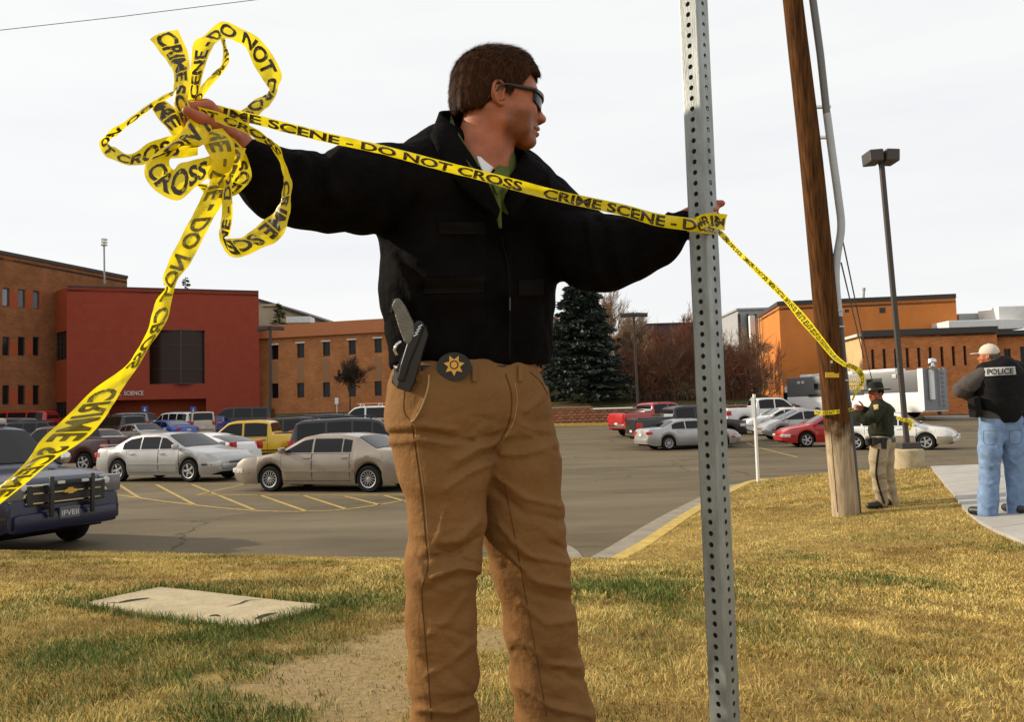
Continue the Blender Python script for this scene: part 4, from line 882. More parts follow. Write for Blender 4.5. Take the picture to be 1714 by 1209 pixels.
    for k, (xa, xb) in enumerate(s['win']):
        for sd in (1, -1):
            k2 = key + ('side_window', k, sd)
            if k2 not in CARMESH: CARMESH[k2] = win_patch(xa, xb, sd)().mesh('side_window', MATS['glass_dark'], 40)
            link(bpy.data.objects.new('side_window', CARMESH[k2]), o)
    def top_patch(xa, xb, inset):
        def f():
            mb = MB(); rows = []
            for x in np.linspace(xa, xb, 7):
                q = section(x); wr = q[7][0] - inset; z = float(zt_(x)[0]); dz = float((zt_(x + .02) - zt_(x - .02))[0]) / .04; nn = np.array([-dz, 0, 1.]); nn /= np.linalg.norm(nn)
                row = []
                for t in np.linspace(-1, 1, 7): row.append((x + nn[0] * .012, wr * t, float(np.interp(abs(t) * wr, [0, q[8][0], q[7][0]], [q[9][1], q[8][1], q[7][1]])) + nn[2] * .012))
                rows.append(row)
            return mb.grid(rows)
        return f
    part('windshield', top_patch(*s['ws'], .02), glass, smooth=60); part('rear_window', top_patch(*s['rg'], .05), glass, smooth=60)
    ty, rm, bk = wheel_meshes(r, .22, rim)
    for xw in (xr, xf):
        for sd in (1, -1):
            w_ = bpy.data.objects.new('wheel', ty); w_.location = (xw, sd * (W_ / 2 - .125), r); w_.rotation_euler = (0, 0, 0 if sd > 0 else math.pi); link(w_, o)
            link(bpy.data.objects.new('rim', rm), w_)
            if detail > 1: link(bpy.data.objects.new('brake_disc', bk), w_)
    # lights, bumpers, plates
    zf = float(zt_(hb - .13)[0]); hl = .62 * zf + .08 if shape not in ('suv', 'tahoe', 'pickup', 'jeep') else .82 * float(zt_(hb - .25)[0])
    wf = float(hw_(hb - .1)[0]); wrr = float(hw_(-hb + .1)[0])
    for sd in (1, -1):
        part('headlight', (lambda sd=sd: MB().box((hb - .095, sd * (wf - .2), hl), (.2, .40, .15), Matrix.Rotation(-.22 * sd, 3, 'Z'), .05)), 'lamp_clear') if False else None
    for sd in (1, -1):
        for nm, mbx, m in (('headlight', MB().box((hb - .10, sd * (wf - .17), hl), (.22, .36, .14), Matrix.Rotation(-.25 * sd, 3, 'Z'), .05), 'lamp_clear'),
                           ('taillight', MB().box((-hb + .075, sd * (wrr - .12), .80 if shape not in ('suv', 'tahoe', 'jeep', 'van', 'pickup', 'wagon', 'prius') else 1.0), (.16, .26, .15 if shape in ('sedan', 'buick', 'coupe') else .3), Matrix.Rotation(.2 * sd, 3, 'Z'), .04), 'lamp_red')):
            k2 = key + (nm, sd)
            if k2 not in CARMESH: CARMESH[k2] = mbx.mesh(nm, MATS[m], 40)
            link(bpy.data.objects.new(nm, CARMESH[k2]), o)
    for sd in (1, -1):
        for nm, xa, xb, z_, h_, m in (('headlight_side', hb - .36, hb - .015, hl, .13, 'lamp_clear'), ('taillight_side', -hb + .012, -hb + .24, .80 if shape not in ('suv', 'tahoe', 'jeep', 'van', 'pickup', 'wagon', 'prius') else 1.0, .13 if shape in ('sedan', 'buick', 'coupe') else .26, 'lamp_red'), ('bumper_strip', hb - .55, hb - .012, .50 if sill < .3 else .6, .05, 'chrome' if shape == 'buick' else 'trim_black')):
            if nm == 'bumper_strip' and detail < 2: continue
            k2 = key + (nm, sd)
            if k2 not in CARMESH:
                mb = MB(); rows = []
                for x in np.linspace(xa, xb, 6): rows.append([(x, sd * (side_y(x, z) + .009), z) for z in np.linspace(z_ - h_ / 2, min(z_ + h_ / 2, float(zt_(x)[0]) - .04), 4)])
                CARMESH[k2] = mb.grid(rows).mesh(nm, MATS[m], 40)
            link(bpy.data.objects.new(nm, CARMESH[k2]), o)
    part('grille', lambda: MB().box((hb - .05, 0, hl - .02), (.09, wf * .9, .13), None, .02), 'trim_black')
    part('front_bumper', lambda: MB().box((hb - .02, 0, .44 if sill < .3 else .56), (.14, wf * 1.72, .16), None, .05), pm if detail else 'trim_black'); part('rear_bumper', lambda: MB().box((-hb + .02, 0, .46 if sill < .3 else .60), (.14, wrr * 1.74, .18), None, .05), pm if shape not in ('pickup', 'jeep') else 'chrome')
    part('number_plate', lambda: MB().box((-hb - .01, 0, .72), (.03, .31, .15), None, .005), 'plate_white')
    if detail > 0:
        for k, (xa, xb) in enumerate(s['doors']):
            for sd in (1, -1):
                def dpatch(off, gr, sd=sd, xa=xa, xb=xb):
                    mb = MB(); rows = []
                    for x in np.linspace(xa - gr, xb + gr, 12):
                        lo = max(sill + .09 - gr, float(zb_(x)[0]) + .05 - gr); hi = s['belt'] - .012 + gr; rows.append([(x, sd * (side_y(x, z) + off), z) for z in np.linspace(lo, hi, 7)])
                    return mb.grid(rows)
                k2 = key + ('door', k, sd)
                if k2 not in CARMESH:
                    CARMESH[k2] = (dpatch(.007, 0).mesh('door', pm, 40), dpatch(.0035, .012).mesh('door_gap', MATS['trim_black'], 40), MB().box((xa + .14, sd * (side_y(xa + .14, s['belt'] - .11) + .02), s['belt'] - .11), (.19, .035, .035), None, .01).mesh('handle', MATS[handle] if handle else pm, 40))
                d_ = link(bpy.data.objects.new('door', CARMESH[k2][0]), o); link(bpy.data.objects.new('door_gap', CARMESH[k2][1]), d_); link(bpy.data.objects.new('handle', CARMESH[k2][2]), d_)
        xm = s['ws'][1] - .18
        for sd in (1, -1):
            k2 = key + ('mirror', sd)
            if k2 not in CARMESH: CARMESH[k2] = MB().box((xm, sd * (W_ / 2 + .06), s['belt'] + .09), (.12, .2, .15), None, .04).mesh('mirror', pm if shape not in ('pickup',) else MATS['trim_black'], 40)
            link(bpy.data.objects.new('mirror', CARMESH[k2]), o)
        if detail > 1:
            for sd in (1, -1):
                k2 = key + ('trim', sd)
                if k2 not in CARMESH:
                    mb = MB(); rows = []
                    for x in np.linspace(xr + ar + .05, xf - ar - .05, 12): rows.append([(x, sd * (side_y(x, z) + of), z) for z, of in ((.50 + sill - .2, .0), (.505 + sill - .2, .02), (.545 + sill - .2, .02), (.55 + sill - .2, .0))])
                    CARMESH[k2] = mb.grid(rows).mesh('side_moulding', MATS[lower] if lower else pm, 30)
                link(bpy.data.objects.new('side_moulding', CARMESH[k2]), o)
    if lower and shape in ('pickup', 'wagon'):
        for sd in (1, -1):
            k2 = key + ('cladding', sd)
            if k2 not in CARMESH:
                mb = MB(); rows = []
                for x in np.linspace(xr + ar, xf - ar, 14): rows.append([(x, sd * (side_y(x, z) + .012), z) for z in np.linspace(sill, sill + (.24 if shape == 'pickup' else .3), 4)])
                mb.grid(rows); rows = []
                for x in np.linspace(-hb + .1, xr - ar, 6): rows.append([(x, sd * (side_y(x, z) + .012), z) for z in np.linspace(float(zb_(x)[0]), sill + (.24 if shape == 'pickup' else .3), 4)])
                mb.grid(rows); rows = []
                for x in np.linspace(xf + ar, hb - .1, 6): rows.append([(x, sd * (side_y(x, z) + .012), z) for z in np.linspace(float(zb_(x)[0]), sill + (.24 if shape == 'pickup' else .3), 4)])
                mb.grid(rows); CARMESH[k2] = mb.mesh('cladding', MATS[lower], 30)
            link(bpy.data.objects.new('cladding', CARMESH[k2]), o)
    if s.get('rack'):
        for sd in (1, -1):
            k2 = key + ('roof_rail', sd)
            if k2 not in CARMESH:
                zt0 = s['H'] + .05; CARMESH[k2] = MB().tube([(-1.7, sd * W_ * .36, zt0 - .07), (-1.6, sd * W_ * .36, zt0), (.1, sd * W_ * .36, zt0 + .01), (.25, sd * W_ * .36, zt0 - .08)], .022, 6).mesh('roof_rail', MATS['trim_black'], 40)
            link(bpy.data.objects.new('roof_rail', CARMESH[k2]), o)
    if s.get('bed'):
        a_, b_ = s['bed']; part('bed_liner', lambda: MB().box(((a_ + b_) / 2, 0, s['belt'] + .125), (b_ - a_, W_ * .78, .06)), 'trim_black', smooth=None)
        part('tailgate', lambda: MB().box((-hb - .012, 0, 1.02), (.05, W_ * .76, .46), None, .015), pm)
    return o
def by_wheels(shape, pr, pf, flip=None):
    """place so the near-side wheels touch the ground at the photo pixels pr (rear) and pf (front)"""
    a, b = G(*pr, zlot), G(*pf, zlot); d = b[:2] - a[:2]; yaw = math.atan2(d[1], d[0]); s = SHAPES[shape]; sc = np.hypot(*d) / (s['wx'][1] - s['wx'][0]); sc = min(max(sc, .9), 1.1)
    m = (a[:2] + b[:2]) / 2; u = d / np.hypot(*d); side = np.array([-u[1], u[0]]); side = side if side[1] > 0 else -side
    c = m + side * (s['W'] / 2 - .06) * sc - u * (s['wx'][0] + s['wx'][1]) / 2 * sc
    return (c[0], c[1], float(zlot(*c))), yaw, sc
def by_px(px, d, dz=0.): p = P(px, 690, d); return (p[0], p[1], float(zlot(p[0], p[1])) + dz)
V = vehicle
loc, yaw, sc = by_wheels('sedan', (186, 807), (330, 808)); V('sedan', 'parked_car', 'silver four-door sedan with rear spoiler, nearest row left of the beige sedan', 'silver', loc, yaw, sc=sc)
q = CARMESH
sp = [o_ for o_ in COL.objects if o_.name == 'parked_car'][0]
MB().box((-2.2, 0, 1.075), (.22, 1.35, .035), None, .012).box((-2.2, .55, 1.04), (.12, .06, .06)).box((-2.2, -.55, 1.04), (.12, .06, .06)).build('spoiler', MATS['paint_silver'], sp, 40)
loc, yaw, sc = by_wheels('buick', (618, 825), (453, 824)); bu = V('buick', 'parked_car', 'long beige four-door sedan with its nose to the silver sedan', 'beige', loc, yaw, rim='many', lower='chrome', sc=sc)
V('prius', 'parked_car', 'white hatchback behind the silver sedan, tail towards the beige sedan', 'white', by_px(338, 31), R(154), glass='glass_dark')
V('pickup', 'pickup_truck', 'bright yellow crew cab pickup with black door handles', 'yellow', by_px(424, 33.8), R(182), lower='trim_black', catname='pickup', handle='trim_black')
V('suv', 'parked_car', 'black long estate van right behind the beige sedan roof', 'black', by_px(614, 28.6), R(2), sc=1.02)
V('coupe', 'parked_car', 'low black car between beige sedan and black estate van', 'charcoal', by_px(590, 24.9), R(178), glass='glass_light')
V('suv', 'parked_car', 'black sport utility with roof rails behind the yellow pickup bed', 'black', by_px(520, 42), R(4), glass='glass_light')
V('suv', 'parked_car', 'dark sport utility right of the one behind the yellow pickup', 'charcoal', by_px(572, 46), R(2), glass='glass_light')
wv = V('van', 'parked_van', 'white van carrying a ladder on its roof before the brick wing', 'white', by_px(622, 55), R(180), catname='van')
ld = MB()
for sd in (-.3, .3): ld.tube([(-2.3, sd, 2.17), (.9, sd, 2.17)], .035, 5)
for k in range(9): ld.tube([(-2.1 + k * .36, -.3, 2.17), (-2.1 + k * .36, .3, 2.17)], .02, 5)
ladder = ld.build('ladder', mat('ladder_red', (.55, .2, .12), .6), None); ladder.location = wv.location; ladder.rotation_euler = wv.rotation_euler; tag(ladder, 'orange ladder lying on the white van roof', 'ladder')
rk = MB()
for x in (-1.9, -.6, .6):
    rk.tube([(x, -.75, 1.97), (x, -.75, 2.13), (x, .75, 2.13), (x, .75, 1.97)], .03, 5)
rk.build('roof_rack', MATS['white_metal'], wv)
V('sedan', 'parked_car', 'pale grey sedan roof in front of the white van', 'silver', by_px(632, 49), R(2), glass='glass_light', detail=1)
V('sedan', 'parked_car', 'red car roof peeping over the yellow pickup bed', 'red', by_px(505, 36.5), R(180), detail=1)
V('van', 'parked_van', 'black van near the right corner of the red building', 'black', by_px(402, 66), R(182), catname='van', detail=1)
V('sedan', 'parked_car', 'dark blue car between tan minivan and black van', 'blue', by_px(362, 63), R(100), detail=1)
V('suv', 'parked_car', 'tan minivan seen from behind right of the white sport utility', 'tan', by_px(338, 61), R(112), detail=1)
V('suv', 'parked_car', 'white sport utility with red tail lamp behind the bright blue sedan', 'white', by_px(292, 61.5), R(152), detail=1)
V('sedan', 'parked_car', 'bright blue sedan in front of the white sport utility', 'blue', by_px(280, 57), R(146), detail=1, glass='glass_light')
V('sedan', 'parked_car', 'small silver car nose beside the bright blue sedan', 'silver', by_px(238, 52), R(-40), detail=1)
V('suv', 'parked_car', 'black sport utility with red tail lamps left of the blue sedan', 'black', by_px(199, 57), R(140), detail=1)
V('sedan', 'parked_car', 'beige sedan seen from behind next to the yellow tape tail', 'tan', by_px(162, 45), R(138), detail=1)
V('pickup', 'pickup_truck', 'dark maroon pickup behind the navy police vehicle mirror', 'maroon', by_px(112, 35), R(165), catname='pickup', detail=1)
V('jeep', 'parked_car', 'black boxy off-roader with alloy wheels behind the tape tail', 'black', by_px(78, 51), R(8), detail=1)
V('van', 'parked_van', 'dark grey minivan at the left edge behind the off-roader', 'charcoal', by_px(-12, 52), R(172), catname='van', detail=1)
V('sedan', 'parked_car', 'red car nose at the left edge above the navy police vehicle', 'red', by_px(-34, 34), R(-10), detail=1)
V('van', 'parked_van', 'long red van far back at the left edge', 'red', by_px(30, 66), R(178), catname='van', detail=1, sc=1.1)
V('suv', 'parked_car', 'grey sport utility roof behind the black sport utility', 'grey', by_px(208, 66), R(175), detail=1, glass='glass_light')
# right-hand group
rp = V('pickup', 'pickup_truck', 'bright red pickup by the retaining wall, tailgate to the left', 'red', by_px(1100, 48), R(24), catname='pickup')
MB().box((-1.15, 0, 1.42), (.5, 1.7, .2), None, .03).build('tool_box', MATS['chrome'], rp, 40)
bp_ = V('pickup', 'pickup_truck', 'black pickup between the red pickup and silver sedan', 'black', by_px(1146, 40.5), R(11), catname='pickup')
MB().box((2.83, 0, .85), (.07, 1.3, .5), None, .03).build('bull_bar', MATS['trim_black'], bp_, 40)
MB().box((-1.15, 0, 1.42), (.5, 1.7, .18), None, .03).build('tool_box', MATS['chrome'], bp_, 40)
loc, yaw, sc = by_wheels('sedan', (1110, 755), (1222, 750)); sc = .96; V('sedan', 'parked_car', 'silver four-door sedan standing right behind the metal post', 'silver', loc, yaw, rim='eight', sc=sc)
V('pickup', 'pickup_truck', 'white pickup behind the silver hatchback on the right', 'white', by_px(1284, 51), R(3), catname='pickup')
V('sedan', 'parked_car', 'white sedan half hidden by the silver hatchback', 'white', by_px(1312, 46.5), R(182), glass='glass_light')
V('prius', 'parked_car', 'silver hatchback left of the utility pole', 'silver', by_px(1342, 42.0), R(183))
V('sedan', 'parked_car', 'dark red car nose left of the utility pole base', 'red', by_px(1392, 37.0), R(176))
loc, yaw, sc = by_wheels('wagon', (1433, 754), (1551, 754)); V('wagon', 'parked_car', 'white estate car with grey lower trim behind the trooper', 'white', loc, yaw, rim='five', lower='paint_tan', sc=sc)
# ---- command motorhome
mat('rv_grey', (.13, .133, .135), .45, var=.05, vscale=1); mat('rv_back', (.20, .21, .22), .4, .2, var=.1, vscale=2); mat('rv_gold', (.72, .46, .04), .5); mat('rv_white', (.74, .74, .72), .4, var=.04, vscale=1)
rv = empty('command_motorhome', by_px(1437, 59.3), R(117), 'long white and grey command motorhome with yellow lettering behind the trooper', 'motorhome')
LR, WR = 12.2, 2.45
MB().box((-.3, 0, 1.05), (LR - .6, WR, 1.3), None, .06).build('lower_body', MATS['rv_white'], rv, 30)
MB().box((-.3, 0, 2.42), (LR - .6, WR - .01, 1.44), None, .08).build('upper_body', MATS['rv_grey'], rv, 30)
MB().prism([(LR / 2 - .64, -WR / 2 + .08, .45), (LR / 2 + .45, -WR / 2 + .08, .5), (LR / 2 + .5, -WR / 2 + .08, 1.25), (LR / 2 - .05, -WR / 2 + .08, 1.45), (LR / 2 - .35, -WR / 2 + .08, 2.1), (LR / 2 - .3, -WR / 2 + .08, 2.45), (LR / 2 - .64, -WR / 2 + .08, 2.6)], (0, WR - .16, 0)).build('cab', MATS['rv_white'], rv)
MB().box((LR / 2 - .42, WR / 2 - .06, 1.78), (.42, .06, .55), None, .02).build('cab_window', MATS['pane'], rv)
MB().box((-LR / 2 - .03, 0, 1.85), (.06, WR - .1, 2.7), None, .02).build('rear_panel', MATS['rv_back'], rv)
MB().box((-LR / 2 + .09, WR / 2 + .004, 1.85), (.40, .03, 2.7), None, .01).build('corner_panel', MATS['rv_white'], rv)
for x in (-3.6, 2.6):
    for sd in (1, -1):
        o_ = bpy.data.objects.new('wheel', wheel_meshes(.44, .28, 'eight')[0]); o_.location = (x, sd * (WR / 2 - .1), .44); o_.rotation_euler = (0, 0, 0 if sd > 0 else math.pi); link(o_, rv); link(bpy.data.objects.new('rim', wheel_meshes(.44, .28, 'eight')[1]), o_)
for x, w_, z_, h_ in ((-2.45, 1.25, 2.45, .6), (2.35, .9, 2.4, .5)):
    f_ = MB().box((x, WR / 2 + .002, z_), (w_, .05, h_), None, .02).build('window', MATS['trim_black'], rv); MB().box((x - w_ * .24, WR / 2 + .026, z_), (w_ * .42, .02, h_ * .78), None, .01).build('pane', MATS['glass_light'], f_); MB().box((x + w_ * .24, WR / 2 + .024, z_), (w_ * .42, .02, h_ * .78), None, .01).build('pane', MATS['pane'], f_)
MB().box((.9, WR / 2 + .01, 1.75), (4.9, .05, .2)).build('black_band', MATS['trim_black'], rv)
for x, w_ in ((4.2, 1.0), (2.6, 1.5), (.6, 1.6), (-1.5, 1.6), (-3.0, 1.4)): MB().box((x, .1, 3.23), (w_, 1.1, .24), None, .07).build('roof_unit', MATS['rv_white'], rv, 30)
MB().tube([(-LR / 2 - .2, .55, 1.2), (-LR / 2 - .2, .55, 3.1)], .17, 12).build('mast_tube', MATS['rv_white'], rv, 40)
MB().lathe([(.05, 3.05), (.28, 3.1), (.3, 3.3), (.12, 3.36), (.1, 3.55), (.28, 3.6), (.24, 3.78), (.02, 3.86)], (-LR / 2 - .25, .45, 0), seg=14).build('mast_head', MATS['chrome'], rv, 40)
lad = MB()
for sd in (-.75, -.3): lad.tube([(-LR / 2 - .16, sd, .7), (-LR / 2 - .16, sd, 3.2)], .03, 5)
for k in range(8): lad.tube([(-LR / 2 - .16, -.75, .9 + .3 * k), (-LR / 2 - .16, -.3, .9 + .3 * k)], .025, 5)
lad.build('ladder', MATS['grey_metal'], rv)
for x in (4.25, 3.85): MB().box((x, WR / 2 + .02, 2.75), (.24, .06, .2), None, .02).build('scene_light', MATS['lamp_clear'], rv)
MB().box((-4.1, WR / 2 + .02, 2.8), (.3, .08, .25), None, .02).build('scene_light', MATS['lamp_clear'], rv)
for body, x_end, z_, w_ in (('CASPER - NATRONA', -1.75, 2.62, 2.75), ('COMMAND', -1.20, 2.33, 1.35), ('COMMUNICATIONS', -1.65, 2.04, 2.5)):
    flat_text('lettering', body, (x_end + w_, WR / 2, z_), np.array([-1., 0, 0]), np.array([0, 0, 1.]), .21, MATS['rv_gold'], rv, (0, 0, 0), bold=.02, maxw=w_, off=.012)
# ---- navy police vehicle in front
_pf = P(112, 690, 12.7)
pv = V('tahoe', 'police_vehicle', 'navy blue police sport utility with push bar at the left edge', 'navy', (_pf[0] - 2.57 * math.cos(R(-25)), _pf[1] - 2.57 * math.sin(R(-25)), 0.), R(-25), catname='police car', group=None, rim='five')
F_ = 2.57
for sd in (1, -1):
    MB().box((F_ + .13, sd * .34, .86), (.06, .065, .60), None, .025).build('push_bar', MATS['trim_black'], pv, 40)
    for zz in (.70, .98): MB().box((F_ + .06, sd * .34, zz), (.16, .06, .06), None, .01).build('bar_bracket', MATS['trim_black'], pv)
MB().box((F_ + .12, 0, 1.06), (.05, .62, .08), None, .02).build('light_strip', MATS['trim_black'], pv, 40)
for y in (-.2, .2): MB().box((F_ + .15, y, 1.06), (.02, .12, .045), None, .01).build('strip_lamp', MATS['lamp_clear'], pv)
for zz in (.78, .92, 1.03): MB().tube([(F_ - .0, -.66, zz), (F_ + .05, -.3, zz), (F_ + .055, .3, zz), (F_ + .0, .66, zz)], .018, 6).build('grille_bar', MATS['chrome'], pv, 40)
MB().box((F_ - .0, 0, .89), (.06, 1.30, .30), None, .02).build('grille_mesh', MATS['trim_black'], pv)
em = MB().prism([(0, -.17, -.045), (0, -.075, -.045), (0, -.06, -.075), (0, .06, -.075), (0, .085, -.045), (0, .17, -.045), (0, .15, .03), (0, .075, .03), (0, .06, .07), (0, -.06, .07), (0, -.085, .03), (0, -.15, .03)], (.03, 0, 0))
e_ = em.build('emblem', mat('gold_emblem', (.65, .42, .08), .3, .6), pv); e_.location = (F_ + .065, 0, .925); e_.scale = (1, .62, .62)
for sd in (1, -1):
    MB().box((F_ - .09, sd * .80, .97), (.24, .30, .27), Matrix.Rotation(-.2 * sd, 3, 'Z'), .05).build('headlight_housing', mat('lamp_housing', (.13, .13, .13), .12, spec=.8), pv, 40)
    for dy in (-.07, .07): MB().lathe([(.062, 0), (.05, .02), (.02, .026)], (0, 0, 0), axis='x', seg=14).build('headlight_lens', MATS['lamp_clear'], pv, 40).location = (F_ + .0, sd * (.76 + dy), 1.02)
    MB().box((F_ - .02, sd * .78, .885), (.06, .26, .05), None, .01).build('lamp_bar', MATS['chrome'], pv); MB().box((F_ - .12, sd * .945, .97), (.16, .05, .22), None, .02).build('indicator', MATS['lamp_amber'], pv)
MB().box((F_ + .07, 0, .60), (.025, .34, .17), None, .01).build('number_plate', mat('plate_dark', (.10, .10, .11), .5), pv)
flat_text('plate_text', 'IFVEII', (F_ + .084, -.14, .56), np.array([0, 1., 0]), np.array([0, 0, 1.]), .075, MATS['plate_white'], pv, (0, 0, 0), bold=.02, maxw=.28, off=.0)
MB().box((F_ - .05, 0, .5), (.22, 1.7, .26), None, .06).build('bumper', MATS['paint_navy'], pv, 40)
lb = MB().box((.05, 0, 2.0), (.32, 1.3, .1), None, .04).build('light_bar', mat('bar_clear', (.45, .42, .36), .25), pv, 40)
MB().lathe([(.09, 0), (.10, .07), (.03, .1)], (0, 0, 0), axis='x', seg=16).build('spotlight', MATS['chrome'], pv, 40).location = (1.12, 1.02, 1.36)
MB().lathe([(.06, 0), (.055, .03), (.02, .045)], (1.75, .35, 1.19), seg=16).build('bonnet_antenna', MATS['trim_black'], pv, 40)
# ================================================================== POSTS, POLES, SIGNS
mat('galv', (.27, .29, .28), .45, .5, var=.35, vscale=5, stretch=(4, 4, 1), bump=.06, bscale=60)
mat('bronze', (.045, .035, .028), .55); mat('pipe_light', (.40, .42, .43), .5, var=.12, vscale=2); mat('pipe_dark', (.06, .06, .058), .6); mat('wire', (.03, .03, .03), .6)
mat('sign_blue', (.03, .07, .30), .5); mat('sign_white', (.72, .72, .70), .5)
# -- perforated square sign post beside the officer
PC = P(1187, 604, 1.95); POST = np.array([PC[0], PC[1]]); PW = .0508; PANG = R(-45)
pz0 = float(zlawn(*POST)) - .25; pz1 = 3.05
post = empty('sign_post', (POST[0], POST[1], float(zlawn(*POST))), PANG, 'perforated galvanised square metal post beside the officer', 'post')
def post_mesh():
    mb = MB(); h = PW / 2; pitch = .0254; n = int((pz1 - pz0) / pitch); rr = .0060; K = 12; oz = float(zlawn(*POST))
    prof = [(-h + .004, -h), (h - .004, -h), (h - .0012, -h + .0012), (h, -h + .004)]          # one face and its rounded corner
    for s in range(4):
        rot = Matrix.Rotation(s * math.pi / 2, 3, 'Z')
        def T(p): q = rot @ Vector(p); return (q.x, q.y, q.z)
        for i in range(n):
            z = pz0 - oz + (i + .5) * pitch; w_ = h - .004; out = []
            for k in range(K):
                a = 2 * math.pi * (k + .5) / K; c, s_ = math.cos(a), math.sin(a); sc_ = min(w_ / abs(c), pitch / 2 / abs(s_)); out.append((c * sc_, -h, z + s_ * sc_))
            # square ring: put exact corners in
            ring = [(-w_, -h, z - pitch / 2), (0, -h, z - pitch / 2), (w_, -h, z - pitch / 2), (w_, -h, z), (w_, -h, z + pitch / 2), (0, -h, z + pitch / 2), (-w_, -h, z + pitch / 2), (-w_, -h, z)]
            hole = []; hin = []
            for k in range(16):
                a = 2 * math.pi * k / 16 - 3 * math.pi / 4; hole.append((math.cos(a) * rr, -h, z + math.sin(a) * rr)); hin.append((math.cos(a) * rr, -h + .0025, z + math.sin(a) * rr))
            V_ = [T(p) for p in ring + hole + hin]; F = []
            for k in range(8):
                a0, a1 = 8 + 2 * k, 8 + (2 * k + 2) % 16; mid = 8 + 2 * k + 1; F += [(k, (k + 1) % 8, a1, mid, a0)]
            for k in range(16): F.append((8 + k, 8 + (k + 1) % 16, 24 + (k + 1) % 16, 24 + k))
            mb.add(V_, F)
        zz0, zz1 = pz0 - oz, pz0 - oz + n * pitch
        cs = [(h - .004, -h), (h - .0012, -h + .0012), (h, -h + .004)]
        mb.grid([[T((x, y, z)) for x, y in cs] for z in (zz0, zz1)])
    return mb
pm_ = post_mesh(); me = bpy.data.meshes.new('post_tube'); me.from_pydata(pm_.v, [], pm_.f); me.materials.append(MATS['galv']); link(bpy.data.objects.new('post_tube', me), post)
# -- utility pole
def pole_mat():
    m = bpy.data.materials.new('pole_wood'); m.use_nodes = True; t = m.node_tree; L = t.links.new; b = t.nodes['Principled BSDF']; b.inputs['Roughness'].default_value = .9; b.inputs['Specular IOR Level'].default_value = .06
    tcn = t.nodes.new('ShaderNodeTexCoord'); mpn = t.nodes.new('ShaderNodeMapping'); mpn.inputs['Scale'].default_value = (14, 14, .9); L(tcn.outputs['Object'], mpn.inputs[0])
    n = t.nodes.new('ShaderNodeTexNoise'); n.inputs['Scale'].default_value = 2.5; n.inputs['Detail'].default_value = 8; L(mpn.outputs[0], n.inputs['Vector'])
    r1 = t.nodes.new('ShaderNodeValToRGB'); r1.color_ramp.elements[0].color = (.030, .014, .007, 1); r1.color_ramp.elements[1].color = (.125, .052, .016, 1); r1.color_ramp.elements[0].position = .3; r1.color_ramp.elements[1].position = .7; L(n.outputs['Fac'], r1.inputs[0])
    r2 = t.nodes.new('ShaderNodeValToRGB'); r2.color_ramp.elements[0].color = (.25, .17, .10, 1); r2.color_ramp.elements[1].color = (.50, .40, .27, 1); r2.color_ramp.elements[0].position = .3; r2.color_ramp.elements[1].position = .7; L(n.outputs['Fac'], r2.inputs[0])
    sp = t.nodes.new('ShaderNodeSeparateXYZ'); L(tcn.outputs['Object'], sp.inputs[0]); n3 = t.nodes.new('ShaderNodeTexNoise'); n3.inputs['Scale'].default_value = 5; L(tcn.outputs['Object'], n3.inputs['Vector'])
    ad = t.nodes.new('ShaderNodeMath'); ad.operation = 'ADD'; L(sp.outputs['Z'], ad.inputs[0]); L(n3.outputs['Fac'], ad.inputs[1])
    mr = t.nodes.new('ShaderNodeMapRange'); mr.inputs[1].default_value = 1.35; mr.inputs[2].default_value = 1.75; L(ad.outputs[0], mr.inputs[0])
    mxn = t.nodes.new('ShaderNodeMix'); mxn.data_type = 'RGBA'; L(mr.outputs[0], mxn.inputs[0]); L(r2.outputs[0], mxn.inputs[6]); L(r1.outputs[0], mxn.inputs[7]); L(mxn.outputs[2], b.inputs['Base Color'])
    bp = t.nodes.new('ShaderNodeBump'); bp.inputs['Strength'].default_value = .6; bp.inputs['Distance'].default_value = .012; L(n.outputs['Fac'], bp.inputs['Height']); L(bp.outputs[0], b.inputs['Normal'])
    return m
gb_ = G(1416, 863); PD = float(proj(np.array(gb_[0]), np.array(gb_[1]), np.array(gb_[2]))[2]); print('pole depth', PD, gb_)
pole = empty('utility_pole', gb_, 0, 'leaning brown wooden utility pole with bleached base', 'utility pole'); po = np.array(gb_)
def pp(x, y, dd=0.): return P(x, y, PD + dd)
rb_ = 21.5 * PD / FPX
pts = [pp(1417, 885), pp(1416, 862), pp(1402, 720), pp(1385, 550), pp(1358, 270), pp(1327, 0), pp(1290, -340)]
wob = [r_ * PD / FPX for r_ in (23, 22, 21, 20, 18.5, 16, 13)]
q = MB(po); q.tube(cat([list(p) + [w_] for p, w_ in zip(pts, wob)], 6)[:, :3], cat([list(p) + [w_] for p, w_ in zip(pts, wob)], 6)[:, 3], 20); q.build('shaft', pole_mat(), pole, 50)
MB(po).tube([pp(1402, 858, -.155), pp(1394, 760, -.155), pp(1388, 690, -.15), pp(1384, 640, -.15)], .006, 5).build('drying_crack', MATS['wire'], pole)
q = MB(po); q.tube([pp(1436, 862, -.02), pp(1423, 720, -.02), pp(1412, 620, -.02), pp(1404, 530, -.02)], 6.2 * PD / FPX, 8); q.build('cable_guard', MATS['pipe_dark'], pole, 50)
q = MB(po); q.tube([p for p in cat([pp(1404, 530, -.03), pp(1399, 470, -.03), pp(1401, 430, -.03), pp(1408, 380, -.03), pp(1403, 330, -.03), pp(1392, 250, -.03), pp(1384, 190, -.03)], 5)], 6.4 * PD / FPX, 12); q.build('conduit', MATS['pipe_light'], pole, 50)
q = MB(po); q.tube([pp(1384, 192, -.03), pp(1373, 90, -.03), pp(1360, -5, -.03), pp(1330, -250, -.03)], 6.1 * PD / FPX, 12); q.build('upper_conduit', mat('pipe_mid', (.14, .14, .13), .5), pole, 50)
